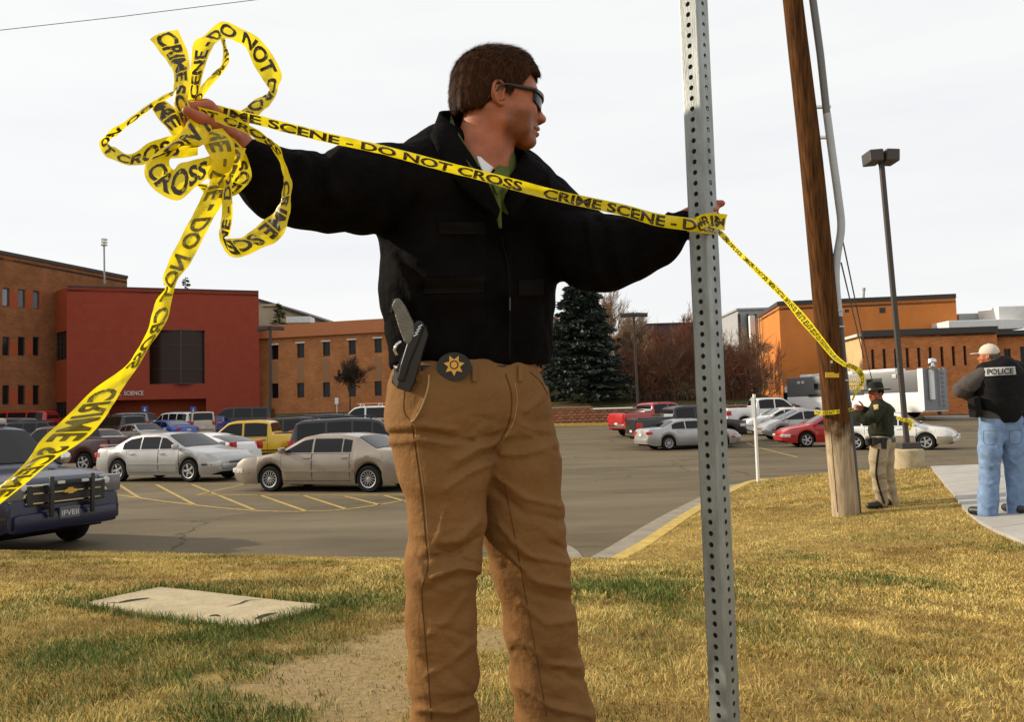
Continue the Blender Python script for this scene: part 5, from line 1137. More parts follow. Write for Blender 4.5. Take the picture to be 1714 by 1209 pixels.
for y, x0, x1 in ((179, 1350, 1390), (230, 1357, 1394)): MB(po).box((pp(x0, y) + pp(x1, y)) / 2, ((x1 - x0) * PD / FPX, .06, .035), None, .006).build('standoff_bracket', MATS['chrome'], pole)
for y, x in ((520, 1403), (547, 1405), (637, 1413)): MB(po).box(pp(x, y, -.06), (.12, .06, .022), None, .004).build('pipe_strap', MATS['pipe_light'], pole)
MB(po).box(pp(1393, 628, -.155), (.175, .012, .068), Matrix.Rotation(.04, 3, 'Y'), .003).build('marker_plate', mat('yellow_tag', (.65, .40, .01), .5), pole)
MB(po).box(pp(1392, 609, -.158), (.035, .012, .09), None, .003).build('number_tag', MATS['trim_black'], pole); MB(po).box(pp(1392, 606, -.163), (.025, .012, .035), None, .003).build('number_tag', mat('tag_pale', (.6, .55, .2), .5), pole)
MB(po).lathe([(.02, 0), (.018, .012), (.004, .016)], axis='y', seg=10).build('bolt', MATS['chrome'], pole).location = [float(c) for c in (pp(1397, 639, -.17) - po)]
MB(po).box(pp(1354, 148, -.02), (.05, .06, .12), None, .02).build('pole_clamp', MATS['grey_metal'], pole)
for k, (p0, p1) in enumerate((((1337, -20), (1388, 430)), ((1339, -20), (1396, 440)), ((1406, 380), (1460, 640)), ((1408, 440), (1446, 600)))):
    d0, d1 = (PD + .1, PD + .12) if k < 2 else (PD + .2, PD + 8)
    w_ = MB().tube([P(*p0, d0), P(*p1, d1)], .006 if k < 2 else .011, 5).build('cable', MATS['wire']); tag(w_, ['thin cable running up between the pole and conduit', 'second thin cable beside the pole conduit', 'guy wire sloping down right of the utility pole', 'lower guy wire right of the utility pole'][k], 'cable')
ow = MB().tube([P(-300, 84, 22), P(0, 50, 22), P(200, 27.5, 22), P(420, 0, 22), P(900, -62, 22)], .009, 5).build('overhead_wire', MATS['wire']); tag(ow, 'thin overhead wire crossing the upper left sky', 'wire')
# -- lot lamps
def lamp(px, ytop, ybot, d, label, heads, base=True, hw=.5, sq=.11):
    b = P(px[1], ybot, d); tp = P(px[0], ytop, d); o = empty('lot_lamp', (b[0], b[1], b[2]), 0, label, 'lamp post', 'parking lot lamps'); org = np.array(o.location); tp = np.array([b[0] + (tp[0] - b[0]) , b[1], tp[2]])
    q = MB(org); q.tube([b, tp], sq, 4); q.build('pole', MATS['bronze'], o)
    for sgn in heads:
        q = MB(org); q.box((tp[0] + sgn * hw * .62, tp[1], tp[2] - .18), (hw, .45, .26), Matrix.Rotation(sgn * .06, 3, 'Y'), .03); q.build('lamp_head', MATS['bronze'], o)
    if base:
        z0 = float(zground(b[0], b[1])); q = MB(org); q.lathe([(.31, z0 - .2 - 0), (.31, b[2] - .02), (.27, b[2] + .01)], (b[0], b[1], 0), seg=22); q.build('concrete_base', MATS['vault'], o, 40)
        MB(org).box((b[0], b[1], b[2] + .07), (.40, .40, .14), None, .02).build('base_plate', MATS['bronze'], o)
    return o
lamp((1487, 1519), 240, 752, 17.4, 'tall dark lamp post on a round concrete base right of the trooper', (-1, 1), hw=.28, sq=.062)
lamp((1062, 1069), 522, 702, 58, 'dark double-headed lamp before the bare trees', (-1, 1), False, .85, .10)
lamp((450, 452), 545, 690, 60, 'dark double-headed lamp at the red building corner', (-1, 1), False, .85, .11)
# -- roof siren on the brick building
si = empty('roof_siren', P(175, 462, 76), 0, 'stacked white warning siren on a mast above the brick building', 'siren'); so_ = np.array(si.location)
MB(so_).tube([P(175, 475, 76), P(174, 405, 76)], .08, 7).build('mast', MATS['grey_metal'], si)
for k in range(3):
    c = P(174, 401 + k * 4.6, 76); MB(so_).lathe([(.05, .1), (.30, .06), (.30, -.04), (.08, -.1)], c, seg=14).build('siren_horn', MATS['white_metal'], si, 40)
# -- small signs
def sign(px, ytop, ybot, d, w_, h_, label, m, postm='white_metal', edge=False, mark=False):
    b = P(px, ybot, d); tp = P(px, ytop, d); o = empty('parking_sign', b, 0, label, 'sign', 'small lot signs'); org = np.array(o.location)
    MB(org).tube([b - np.array([0, 0, .2]), (b[0], b[1], tp[2])], .035, 6).build('post', MATS[postm], o)
    c = (b[0], b[1] - .05, tp[2] - h_ / 2); s = MB(org).box(c, (.02, w_, h_) if edge else (w_, .02, h_), None, .004).build('sign_plate', MATS[m], o)
    if mark:
        MB(org).lathe([(.09, 0), (.07, .01)], (c[0], c[1] - .022, c[2] - .05), axis='y', seg=12).build('wheelchair_mark', MATS['sign_white'], s); MB(org).box((c[0], c[1] - .015, c[2] + .12), (.05, .012, .14)).build('wheelchair_mark', MATS['sign_white'], s)
    return o
sign(243, 680, 705, 68, .5, .6, 'blue disabled parking sign left of the other, by red building', 'sign_blue', mark=True); sign(324, 681, 705, 69, .5, .6, 'blue disabled parking sign right of the other, by red building', 'sign_blue', mark=True)
sign(564, 666, 692, 66, .28, .5, 'small white parking sign before the brick wing', 'sign_white')
cs = G(1269, 808); dcs = float(proj(*[np.array(c) for c in cs])[2]); o = empty('kerb_sign', cs, 0, 'white sign post seen edge-on at the kerb by the metal post', 'sign'); org = np.array(o.location); tpz = P(1263, 660, dcs)[2]
MB(org).tube([cs - np.array([0, 0, .2]), (cs[0], cs[1], tpz)], .036, 8).build('post', MATS['sign_white'], o, 40); MB(org).box((cs[0] - .02, cs[1], tpz - .3), (.03, .3, .46), None, .004).build('sign_plate', MATS['grey_metal'], o)
# ================================================================== PEOPLE
from mathutils.bvhtree import BVHTree
mat('skin', (.37, .115, .050), .5, var=.2, vscale=22, sub=.12, spec=.35, bump=.08, bscale=160)
mat('skin_red', (.37, .10, .048), .5, var=.12, vscale=20, sub=.1, spec=.35)
mat('jacket_black', (.0052, .0044, .0044), .85, var=.3, vscale=10, bump=.35, bscale=45, spec=.03)
mat('jacket_trim', (.008, .007, .007), .8, spec=.05)
mat('khaki', (.208, .104, .037), .85, var=.11, vscale=5, bump=.22, bscale=70, spec=.2)
mat('khaki_seam', (.10, .048, .014), .9); mat('khaki_piping', (.42, .28, .14), .9)
mat('shirt_green', (.085, .115, .028), .85, var=.15, vscale=30); mat('tshirt', (.72, .71, .70), .8)
mat('hair', (.032, .013, .006), .7, spec=.03); mat('leather', (.012, .010, .009), .4, var=.2, vscale=20); mat('gun_black', (.014, .014, .014), .38, spec=.5); mat('gun_grip', (.16, .15, .125), .6, var=.15, vscale=40, bump=.4, bscale=200)
mat('gun_slide', (.03, .03, .03), .25, .6); mat('gold', (.75, .42, .10), .28, .9); mat('shoe', (.016, .014, .012), .45)
def strand_mat():
    m = bpy.data.materials.new('hair_strand'); m.use_nodes = True; MATS['hair_strand'] = m; t = m.node_tree; b = t.nodes['Principled BSDF']; b.inputs['Roughness'].default_value = .55; b.inputs['Specular IOR Level'].default_value = .07
    at = t.nodes.new('ShaderNodeAttribute'); at.attribute_name = 'tint'; r = t.nodes.new('ShaderNodeValToRGB'); r.color_ramp.elements[0].color = (.014, .0055, .0025, 1); r.color_ramp.elements[1].color = (.165, .064, .021, 1)
    t.links.new(at.outputs['Fac'], r.inputs[0]); t.links.new(r.outputs[0], b.inputs['Base Color'])
strand_mat()
mat('lens', (.006, .006, .007), .08, spec=.35)
def cloth_noise(seed, amp, sc):
    rs = np.random.RandomState(seed); K = [(rs.normal(size=3) * sc, rs.uniform(0, 6.28)) for _ in range(7)]
    def f(X, Y, Z):
        v = 0
        for k, p in K: v = v + np.sin(k[0] * X + k[1] * Y + k[2] * Z + p)
        return amp * v / 7 * 1.6
    return f
def strokes(lst):
    """list of (amp metres, width px, [(px,py)...]); positive raises the cloth"""
    def f(X, Y, Z):
        x, y, d = proj(X, Y, Z); v = np.zeros(x.shape)
        for a, w, pts in lst: v -= a * np.exp(-(seg_dist(x, y, pts) / w) ** 2)
        return v
    return f
def bvh_of(*obs):
    V = []; F = []
    for o in obs:
        n = len(V); mw = o.matrix_world if o.parent is None else Matrix.Translation(o.parent.location) @ o.matrix_local
        V += [mw @ v.co for v in o.data.vertices]; F += [[i + n for i in p.vertices] for p in o.data.polygons]
    return BVHTree.FromPolygons(V, F)
def hit(bvh, px, py, lift=.001):
    r = ray(px, py); u = Vector(r).normalized(); loc, nr, i, dist = bvh.ray_cast(Vector(CAM), u)
    if loc is None: return None
    return np.array(loc - u * lift)
def surf_line(bvh, pts, rad, name, m, parent, org, n=8, lift=.0):
    c = cat(pts, n); h = [hit(bvh, x, y, lift) for x, y in c]; h = [p for p in h if p is not None]
    if len(h) < 2: return None
    return MB(org).tube(h, rad, 6).build(name, MATS[m], parent, 60)
def surf_patch(bvh, quad, name, m, parent, org, n=10, lift=.004, th=.003):
    """four pixel corners laid over the surface as a thin patch"""
    a, b, c, d = [np.array(q, float) for q in quad]; rows = []
    for t in np.linspace(0, 1, n):
        r = []
        for s in np.linspace(0, 1, n):
            p = (1 - t) * ((1 - s) * a + s * b) + t * ((1 - s) * d + s * c); q = hit(bvh, p[0], p[1], lift)
            r.append(q)
        rows.append(r)
    for i in range(n):
        for k in range(n):
            if rows[i][k] is None:
                for q in [rows[i][j] for j in range(n)] + [rows[j][k] for j in range(n)]:
                    if q is not None: rows[i][k] = q; break
    if any(q is None for r in rows for q in r): return None
    return MB(org).grid(rows).build(name, MATS[m] if isinstance(m, str) else m, parent, 60)
def unit(v): v = np.array(v, float); return v / np.linalg.norm(v)
def hand(S, wrist, f, back, thumb_side, curls, sc=1., spread=.06, thumb=(.9, .5)):
    """palm and five jointed fingers; f points to the fingers, back is the back of the hand, thumb_side the thumb's side"""
    f = unit(f); t = unit(np.array(thumb_side) - f * (np.array(thumb_side) @ f)); b = unit(np.cross(t, f)); b = b if b @ np.array(back) > 0 else -b; w = np.array(wrist, float)
    S.ell(w + f * .048 * sc, (.045 * sc, .042 * sc, .016 * sc), np.stack([f, t, b]), k=.012)
    S.cone(w - f * .03 * sc, w + f * .02 * sc, .026 * sc, .026 * sc, .015)
    for i, (off, L, r) in enumerate(((.030, .074, .0095), (.010, .082, .0098), (-.010, .076, .0093), (-.029, .060, .0083))):
        k0 = w + f * (.088 - .004 * abs(i - 1)) * sc + t * off * sc; S.cone(w + f * .03 * sc + t * off * .7 * sc, k0, .012 * sc, .0115 * sc, .008)
        a = 0; p = k0; d0 = unit(f + t * spread * (1.2 - i * .8))
        for frac, cu in zip((.46, .30, .24), curls[i]):
            a += cu; d = d0 * math.cos(a) - b * math.sin(a); q = p + d * L * frac * sc; S.cone(p, q, r * sc, r * .9 * sc, .004); p = q; r *= .92
    p = w + f * .022 * sc + t * .028 * sc; a = thumb[0]
    for L, cu, r in ((.042, 0, .0135), (.032, thumb[1], .0112), (.026, thumb[1] * .6, .0100)):
        a -= cu * .6; d = unit(f * math.cos(a) + t * math.sin(a) - b * (.35 + .3 * cu)); q = p + d * L * sc; S.cone(p, q, r * sc, r * .92 * sc, .008); p = q
def bounds(pts, m): a = np.array(pts); return a.min(0) - m, a.max(0) + m
def rpx(r, d): return r * d / FPX
# ---------------------------------------------------------------- head (local metres: x face forward, y to his left, z up, origin between the ears)
def head_sdf(h=.0032, neck=True, ears=True):
    S = SDF((-.135, -.105, -.21), (.145, .105, .15), h); a = lambda x, y, z: (x / 1000, y / 1000, z / 1000)
    S.ell(a(-8, 0, 42), (.097, .077, .090), k=.02); S.ell(a(38, 0, 5), (.060, .066, .075), k=.03); S.ell(a(45, 0, -45), (.044, .050, .052), k=.03)
    for s in (-1, 1):
        S.cone(a(2, 56 * s, -30), a(14, 53 * s, -66), .014, .015, .03); S.cone(a(14, 53 * s, -68), a(72, 14 * s, -99), .014, .016, .018); S.ell(a(58, 43 * s, -18), (.026, .020, .020), k=.025)
        S.cone(a(84, 12 * s, 24), a(70, 45 * s, 22), .014, .013, .018); S.ell(a(104, 12.5 * s, -32), (.011, .008, .0085), k=.008)
        S.ell(a(84, 31 * s, 3), (.012, .015, .010), k=.014, op='sub')
        S.cone(a(46, 56 * s, -40), a(60, 42 * s, -72), .016, .014, .03)
    S.cone(a(88, 0, 16), a(108, 0, -22), .0095, .0115, .014); S.ell(a(112, 0, -27), (.0115, .011, .010), k=.008)
    S.ell(a(82, 0, -96), (.019, .020, .017), k=.016); S.ell(a(78, 0, -60), (.020, .024, .024), k=.02)
    S.cone(a(86, -19, -60), a(101, 0, -57), .0052, .0072, .006); S.cone(a(86, 19, -60), a(101, 0, -57), .0052, .0072, .006)
    S.cone(a(85, -16, -68), a(99, 0, -71), .0058, .0080, .006); S.cone(a(85, 16, -68), a(99, 0, -71), .0058, .0080, .006)
    S.cone(a(86, -24, -64), a(106, 0, -64), .0024, .0030, .004, 'sub'); S.cone(a(86, 24, -64), a(106, 0, -64), .0024, .0030, .004, 'sub')
    for s in (-1, 1): S.cone(a(112, 5 * s, -36), a(104, 6 * s, -36), .003, .003, .003, 'sub')
    if neck: S.cone(a(-22, 0, -45), a(-42, 0, -205), .058, .068, .03); S.cone(a(10, 0, -76), a(-16, 0, -205), .034, .048, .02); S.cone(a(-24, -58, -40), a(8, -22, -195), .013, .012, .02); S.cone(a(-24, 58, -40), a(8, 22, -195), .013, .012, .02); S.ell(a(30, 0, -128), (.011, .011, .015), k=.015)
    for s in ((-1, 1) if ears else ()):                             # ears
        c = a(-8, 79 * s, -3); Me = np.array(Matrix.Rotation(.16, 3, 'Y') @ Matrix.Rotation(.42 * s, 3, 'Z'))
        S.ell(c, (.0200, .0095, .032), Me, k=.005); S.ell((c[0] + .002, c[1] + .0075 * s, c[2] + .004), (.0135, .0095, .0225), Me, k=.0015, op='sub'); S.cone((c[0] + .008, c[1] + .001 * s, c[2] - .012), (c[0] + .009, c[1] + .001 * s, c[2] + .004), .004, .003, .003); S.cone((c[0] - .008, c[1] + .003 * s, c[2] + .016), (c[0] - .003, c[1] + .003 * s, c[2] - .008), .0028, .0032, .002); S.ell((c[0] + .006, c[1] - .002 * s, c[2] - .027), (.010, .006, .010), k=.006)
    return S
class Frame:
    """places local head coordinates in the world"""
    def __init__(s, org, fwd_deg, pitch=0., roll=0., sc=1.):
        M = Matrix.Rotation(R(fwd_deg), 3, 'Z') @ Matrix.Rotation(R(-pitch), 3, 'Y') @ Matrix.Rotation(R(roll), 3, 'X'); s.M = np.array(M) * sc; s.o = np.array(org, float)
    def __call__(s, V):
        V = np.array(V, float); V[..., 2] = np.where(V[..., 2] < 0, V[..., 2] * .86, V[..., 2]); return V @ s.M.T + s.o
HAIRLINE = ([-140, -70, -45, -30, -20, -12, 3, 5, 22, 24, 30, 48, 62, 74, 140], [-37, -37, -34, -22, 0, 26, 30, -6, -6, 10, 22, 34, 58, 72, 76])
def hair_build(fr, parent, org, n=26000, m='hair', sc=1., front=True, seed=2):
    S = SDF((-.14, -.11, -.08), (.13, .11, .17), .0045); S.ell((-.010, 0, .046), (.105, .084, .096), k=.0); S.ell((-.05, 0, -.01), (.062, .070, .06), k=.03); S.ell((.038, 0, .062), (.062, .068, .072), k=.03)
    S.cut(lambda X, Y, Z: (np.interp(X * 1000, *HAIRLINE) / 1000 - Z) * .8); S.cut(lambda X, Y, Z: (X - .086) * .7 + (Z - .10) * .35)
    S.warp(lambda X, Y, Z: .0025 * np.sin(X * 190 + Z * 60) * np.sin(Y * 170 + Z * 80))
    V, Q = S.extract(1); base = np_mesh('hair', fr(V) - org, Q, MATS[m], parent)
    rs = np.random.RandomState(seed); e1 = V[Q[:, 1]] - V[Q[:, 0]]; e2 = V[Q[:, 3]] - V[Q[:, 0]]; nn = np.cross(e1, e2); ar = np.linalg.norm(nn, axis=1); nn /= ar[:, None] + 1e-12
    c0 = V[Q].mean(1); outw = ((c0 - np.array([0, 0, .04])) * nn).sum(1) > .0; ok = outw & (np.linalg.norm((c0 - np.array([-.01, 0, .04])) / np.array([.105, .084, .096]), axis=1) > .85)
    p_ = np.where(ok, ar, 0); p_ /= p_.sum(); idx = rs.choice(len(Q), n, p=p_); w = rs.dirichlet(np.ones(4), n); pts = (V[Q[idx]] * w[:, :, None]).sum(1); nrm = nn[idx]
    up = np.clip((pts[:, 2] - .09) / .05, 0, 1)[:, None]
    g = np.array([-.25, 0, -1.0]) * (1 - up) + np.array([.95, .0, .15]) * up + rs.normal(size=(n, 3)) * .22
    g -= nrm * (g * nrm).sum(1)[:, None]; g /= np.linalg.norm(g, axis=1)[:, None] + 1e-9
    L = rs.uniform(.010, .020, n)[:, None] * (1 + .35 * up) * np.where(pts[:, :1] > .055, .6, 1.); wv = np.cross(g, nrm) * .0006; lift = nrm * rs.uniform(.05, .32, n)[:, None]
    tip = pts + (g + lift) * L; a = pts - wv; b = pts + wv; W = np.stack([a, b, tip], 1).reshape(-1, 3); F = np.arange(3 * n).reshape(-1, 3)
    st = np_mesh('hair_strands', fr(W) - org, F, MATS['hair_strand'], base, False); st['kind'] = 'stuff'
    at = st.data.attributes.new('tint', 'FLOAT', 'POINT'); at.data.foreach_set('value', np.repeat(np.clip(rs.beta(1.2, 3, n), 0, 1), 3).astype(np.float32))
    return base
# ================================================================ MAIN OFFICER
feet = P(835, 1290, 2.07); fo = np.array([feet[0], feet[1], float(zlawn(feet[0], feet[1]))]); print('officer ground', feet, fo)
man = empty('person', fo, 0, 'officer in black jacket and tan trousers stretching yellow tape to the metal post', 'person')
MO = fo
# -- trousers
rl = [(738, 655, 1.99, 88), (736, 700, 1.985, 88), (744, 780, 1.97, 74), (748, 870, 1.96, 60), (741, 945, 1.95, 59), (737, 1040, 1.97, 56), (742, 1130, 1.99, 54), (744, 1209, 2.01, 53), (747, 1268, 2.03, 53)]
ll = [(834, 655, 2.12, 78), (842, 700, 2.12, 78), (862, 780, 2.10, 72), (873, 870, 2.10, 68), (888, 950, 2.11, 62), (904, 1050, 2.12, 57), (916, 1130, 2.13, 58), (930, 1205, 2.14, 62), (938, 1262, 2.15, 62)]
LP_ = [P(x, y, d) for x, y, d, r in rl + ll]; lo, hi = bounds(LP_, .16); S = SDF(lo, hi, .0052)
S.chain([P(x, y, d) for x, y, d, r in rl], [rpx(r, d) for x, y, d, r in rl], .03); S.chain([P(x, y, d) for x, y, d, r in ll], [rpx(r, d) for x, y, d, r in ll], .03)
S.cone(P(775, 655, 2.05), P(820, 665, 2.07), rpx(84, 2.05), rpx(78, 2.05), .05); S.cone(P(755, 690, 2.11), P(800, 700, 2.16), rpx(78, 2.1), rpx(74, 2.1), .06)
S.cone(P(790, 720, 2.03), P(822, 735, 2.05), rpx(52, 2.05), rpx(40, 2.05), .05)
S.cut(lambda X, Y, Z: Z - float(P(780, 606, 2.05)[2]))
wr = [( .007, 7, [(830, 742), (800, 752), (765, 772)]), (-.006, 6, [(834, 756), (800, 768), (752, 795)]), (.006, 7, [(828, 775), (790, 790), (745, 820)]), (.006, 6, [(652, 716), (700, 712), (770, 722)]), (-.006, 6, [(650, 728), (710, 724), (790, 738)]), (.005, 6, [(650, 742), (705, 738), (760, 746)]),
      (.009, 9, [(802, 872), (770, 905), (715, 915)]), (-.007, 7, [(800, 900), (760, 928), (712, 935)]), (.009, 8, [(800, 955), (765, 952), (722, 968)]), (-.007, 7, [(796, 966), (750, 972), (715, 990)]), (.006, 9, [(690, 930), (705, 950), (712, 975)]), (.006, 8, [(745, 850), (735, 900)]), (.005, 8, [(780, 1000), (750, 1040), (720, 1060)]), (.006, 9, [(790, 1080), (755, 1110), (716, 1130)]), (.007, 9, [(795, 1180), (760, 1195), (700, 1190)]), (-.006, 7, [(790, 1165), (740, 1175)]),
      (.006, 8, [(838, 760), (880, 760), (930, 745)]), (.007, 8, [(832, 800), (880, 835), (940, 848)]), (-.006, 7, [(830, 820), (880, 862), (940, 872)]), (.008, 9, [(835, 880), (880, 930), (948, 945)]), (.007, 9, [(850, 930), (900, 975), (956, 985)]), (-.006, 8, [(846, 950), (895, 995), (955, 1008)]), (.006, 9, [(870, 1010), (915, 1045), (960, 1040)]), (.008, 10, [(862, 1070), (915, 1110), (972, 1118)]), (-.006, 8, [(862, 1090), (915, 1132), (975, 1140)]), (.009, 10, [(868, 1150), (920, 1185), (990, 1200)]), (.006, 8, [(880, 690), (905, 670), (918, 650)]), (.005, 7, [(858, 700), (890, 720), (925, 722)]), (.006, 6, [(720, 640), (705, 680), (692, 704)])]
rsw = np.random.RandomState(12); fine = []
for (cx, cy, n_, sx, sy, ang) in ((745, 920, 26, 38, 45, .25), (895, 930, 22, 38, 60, .5), (800, 730, 14, 45, 30, -.35), (745, 1120, 18, 34, 60, .3), (915, 1130, 18, 38, 55, .45), (720, 720, 12, 45, 20, .05), (885, 720, 10, 30, 30, -.2)):
    for _ in range(n_):
        x0, y0, a0, L0 = cx + rsw.normal() * sx * .6, cy + rsw.normal() * sy * .7, ang + rsw.normal() * .35, rsw.uniform(12, 34); fine.append((rsw.choice([-1, 1]) * rsw.uniform(.0015, .0035), rsw.uniform(3.2, 5), [(x0 - L0 * math.cos(a0), y0 - L0 * math.sin(a0)), (x0, y0 + rsw.normal() * 4), (x0 + L0 * math.cos(a0), y0 + L0 * math.sin(a0))]))
wr = [(a_ * (1.05 if i_ % 2 else 1.3), w_ * (.6 if i_ % 3 else .85), q_) for i_, (a_, w_, q_) in enumerate(wr)] + fine; S.warp(strokes(wr)); S.warp(cloth_noise(4, .004, 26)); S.warp(cloth_noise(14, .0022, 60))
trousers = S.build('trousers', MATS['khaki'], man, MO, 1)
tb = bvh_of(trousers)
surf_line(tb, [(690, 712), (698, 770), (706, 830), (712, 900), (716, 950), (706, 990), (710, 1050), (716, 1120), (722, 1205)], .0016, 'side_seam', 'khaki_seam', man, MO)
surf_line(tb, [(718, 628), (716, 650), (706, 680), (694, 702), (688, 706)], .0020, 'pocket_piping', 'khaki_piping', man, MO); surf_line(tb, [(682, 640), (677, 660), (677, 690), (690, 708)], .0014, 'pocket_edge', 'khaki_seam', man, MO)
surf_line(tb, [(846, 626), (856, 660), (854, 700), (842, 730), (826, 752)], .0018, 'fly_seam', 'khaki_seam', man, MO); surf_line(tb, [(886, 622), (905, 640), (916, 660)], .0018, 'pocket_edge', 'khaki_seam', man, MO)
surf_line(tb, [(842, 800), (862, 900), (880, 1000), (898, 1100), (915, 1200)], .0012, 'inseam', 'khaki_seam', man, MO)
surf_line(tb, [(862, 640), (866, 670), (860, 705), (846, 732)], .0009, 'fly_stitching', 'khaki_piping', man, MO)
surf_line(tb, [(694, 712), (702, 770), (710, 830), (716, 900), (720, 948)], .0007, 'seam_stitching', 'khaki_piping', man, MO)
for x in (700, 795, 872): surf_patch(tb, [(x - 4, 610), (x + 4, 610), (x + 4, 638), (x - 4, 638)], 'belt_loop', 'khaki', man, MO, lift=.010, n=4)
# -- shoes
for x, d, yw, nm in ((750, 2.0, -.25, 'shoe'), (945, 2.12, .1, 'shoe')):
    c = P(x, 1270, d); z0 = float(zlawn(c[0], c[1])); S = SDF((c[0] - .2, c[1] - .25, z0 - .03), (c[0] + .25, c[1] + .2, z0 + .18), .008); dv = np.array([math.cos(R(-48) + yw), math.sin(R(-48) + yw), 0])
    S.cone(np.array([c[0], c[1], z0 + .045]) - dv * .06, np.array([c[0], c[1], z0 + .04]) + dv * .13, .042, .04, .03); S.cone(np.array([c[0], c[1], z0 + .05]), np.array([c[0], c[1], z0 + .14]), .045, .05, .03)
    S.cut(lambda X, Y, Z: z0 - .005 - Z); S.build(nm, MATS['shoe'], man, MO)
# -- jacket
J = [(735, 320, 1.98, 74), (724, 470, 1.98, 74), (724, 602, 1.985, 66)]; K_ = [(868, 345, 2.19, 68), (856, 480, 2.18, 66), (846, 602, 2.15, 64)]
ra = [(702, 296, 1.98, 62), (655, 312, 1.93, 70), (600, 321, 1.87, 71), (550, 325, 1.82, 65), (506, 322, 1.78, 61), (462, 306, 1.735, 57), (424, 284, 1.695, 48)]
la = [(905, 355, 2.24, 66), (950, 402, 2.15, 67), (985, 424, 2.08, 62), (1012, 426, 2.05, 60), (1057, 417, 2.03, 51), (1100, 403, 2.02, 40), (1142, 379, 2.005, 26)]
pts_ = [P(x, y, d) for x, y, d, r in J + K_ + ra + la]; lo, hi = bounds(pts_, .15); S = SDF(lo, hi, .0065)
def chain_px(S, L, k): S.chain([P(x, y, d) for x, y, d, r in L], [rpx(r, d) for x, y, d, r in L], k)
chain_px(S, J, .06); chain_px(S, K_, .06)
for y, d in ((340, 2.06), (480, 2.06), (590, 2.06)): S.cone(P(748, y, d - .05), P(842, y, d + .06), .105, .10, .06)
S.cone(P(735, 330, 2.12), P(850, 350, 2.28), .12, .11, .1); S.cone(P(730, 560, 2.10), P(830, 570, 2.22), .11, .105, .1)
S.cone(P(740, 268, 2.02), P(845, 300, 2.16), rpx(52, 2.0), rpx(52, 2.1), .09)                    # shoulder yoke
chain_px(S, ra, .02); chain_px(S, la, .02)
S.cone(P(667, 398, 1.975), P(686, 600, 1.975), rpx(26, 2), rpx(24, 2), .05)
S.cut(lambda X, Y, Z: float(P(790, 622, 2.05)[2]) - Z + .02 * np.sin(X * 22))
S.cone(P(806, 205, 1.92), P(838, 392, 1.99), rpx(46, 2), rpx(5, 2), .01, 'sub')                   # open neck
S.cone(P(806, 190, 2.06), P(806, 245, 2.06), rpx(50, 2.06), rpx(46, 2.06), .01, 'sub')
wr = [(.010, 9, [(573, 243), (552, 275), (560, 330)]), (-.010, 9, [(540, 262), (530, 300), (545, 345)]), (.010, 9, [(505, 262), (515, 300), (505, 350)]), (-.008, 8, [(488, 262), (490, 300), (480, 340)]), (.008, 8, [(466, 255), (458, 300), (450, 345)]), (.008, 10, [(640, 260), (620, 320), (640, 380)]), (-.008, 10, [(680, 280), (660, 340), (655, 390)]),
      (.009, 8, [(700, 470), (740, 462), (810, 468)]), (-.008, 5, [(702, 486), (745, 484), (808, 486)]), (.008, 9, [(655, 430), (690, 480), (700, 560)]), (-.008, 9, [(672, 430), (712, 490), (730, 560)]), (.008, 8, [(652, 480), (680, 510), (672, 560)]),
      (.010, 8, [(985, 368), (990, 410), (1005, 470)]), (-.009, 7, [(1002, 370), (1012, 420), (1028, 470)]), (.008, 7, [(1022, 370), (1032, 410), (1040, 460)]), (-.008, 7, [(1042, 376), (1050, 410), (1060, 455)]), (.007, 6, [(1062, 370), (1075, 410), (1085, 445)]), (.007, 5, [(1118, 356), (1125, 385), (1130, 415)]), (-.006, 4, [(1108, 358), (1114, 385), (1118, 425)]),
      (.008, 10, [(740, 370), (790, 380), (820, 440)]), (.009, 7, [(852, 400), (856, 500), (852, 605)]), (.008, 12, [(880, 450), (900, 520), (890, 600)])]
S.warp(strokes(wr)); S.warp(cloth_noise(9, .006, 22)); S.warp(cloth_noise(10, .003, 55))
jacket = S.build('jacket', MATS['jacket_black'], man, MO, 1); jb = bvh_of(jacket)
surf_line(jb, [(838, 396), (850, 450), (853, 520), (852, 600)], .0035, 'zip', 'jacket_trim', man, MO)
surf_patch(jb, [(712, 466), (812, 464), (810, 490), (708, 492)], 'pocket_flap', 'jacket_trim', man, MO); surf_patch(jb, [(868, 470), (912, 466), (910, 494), (868, 496)], 'pocket_flap', 'jacket_trim', man, MO)
surf_patch(jb, [(735, 372), (812, 372), (814, 392), (735, 392)], 'chest_flap', 'jacket_trim', man, MO)
MB(MO).tube([P(853, 498, 1.985), P(853, 520, 1.985)], .0025, 6).build('zip_pull', MATS['gun_slide'], man)
# -- ribbons of cloth with thickness
def cloth_strip(name, rails, m, n=8, th=.004, across=5):
    c = cat(rails, n); rows = []
    for r in c:
        a, b = P(*r[:3]), P(*r[3:6]); rows.append([tuple(a + (b - a) * t) for t in np.linspace(0, 1, across)])
    o = MB(MO).grid(rows).build(name, MATS[m], man, 60); so_ = o.modifiers.new('s', 'SOLIDIFY'); so_.thickness = th; so_.offset = 0; return o
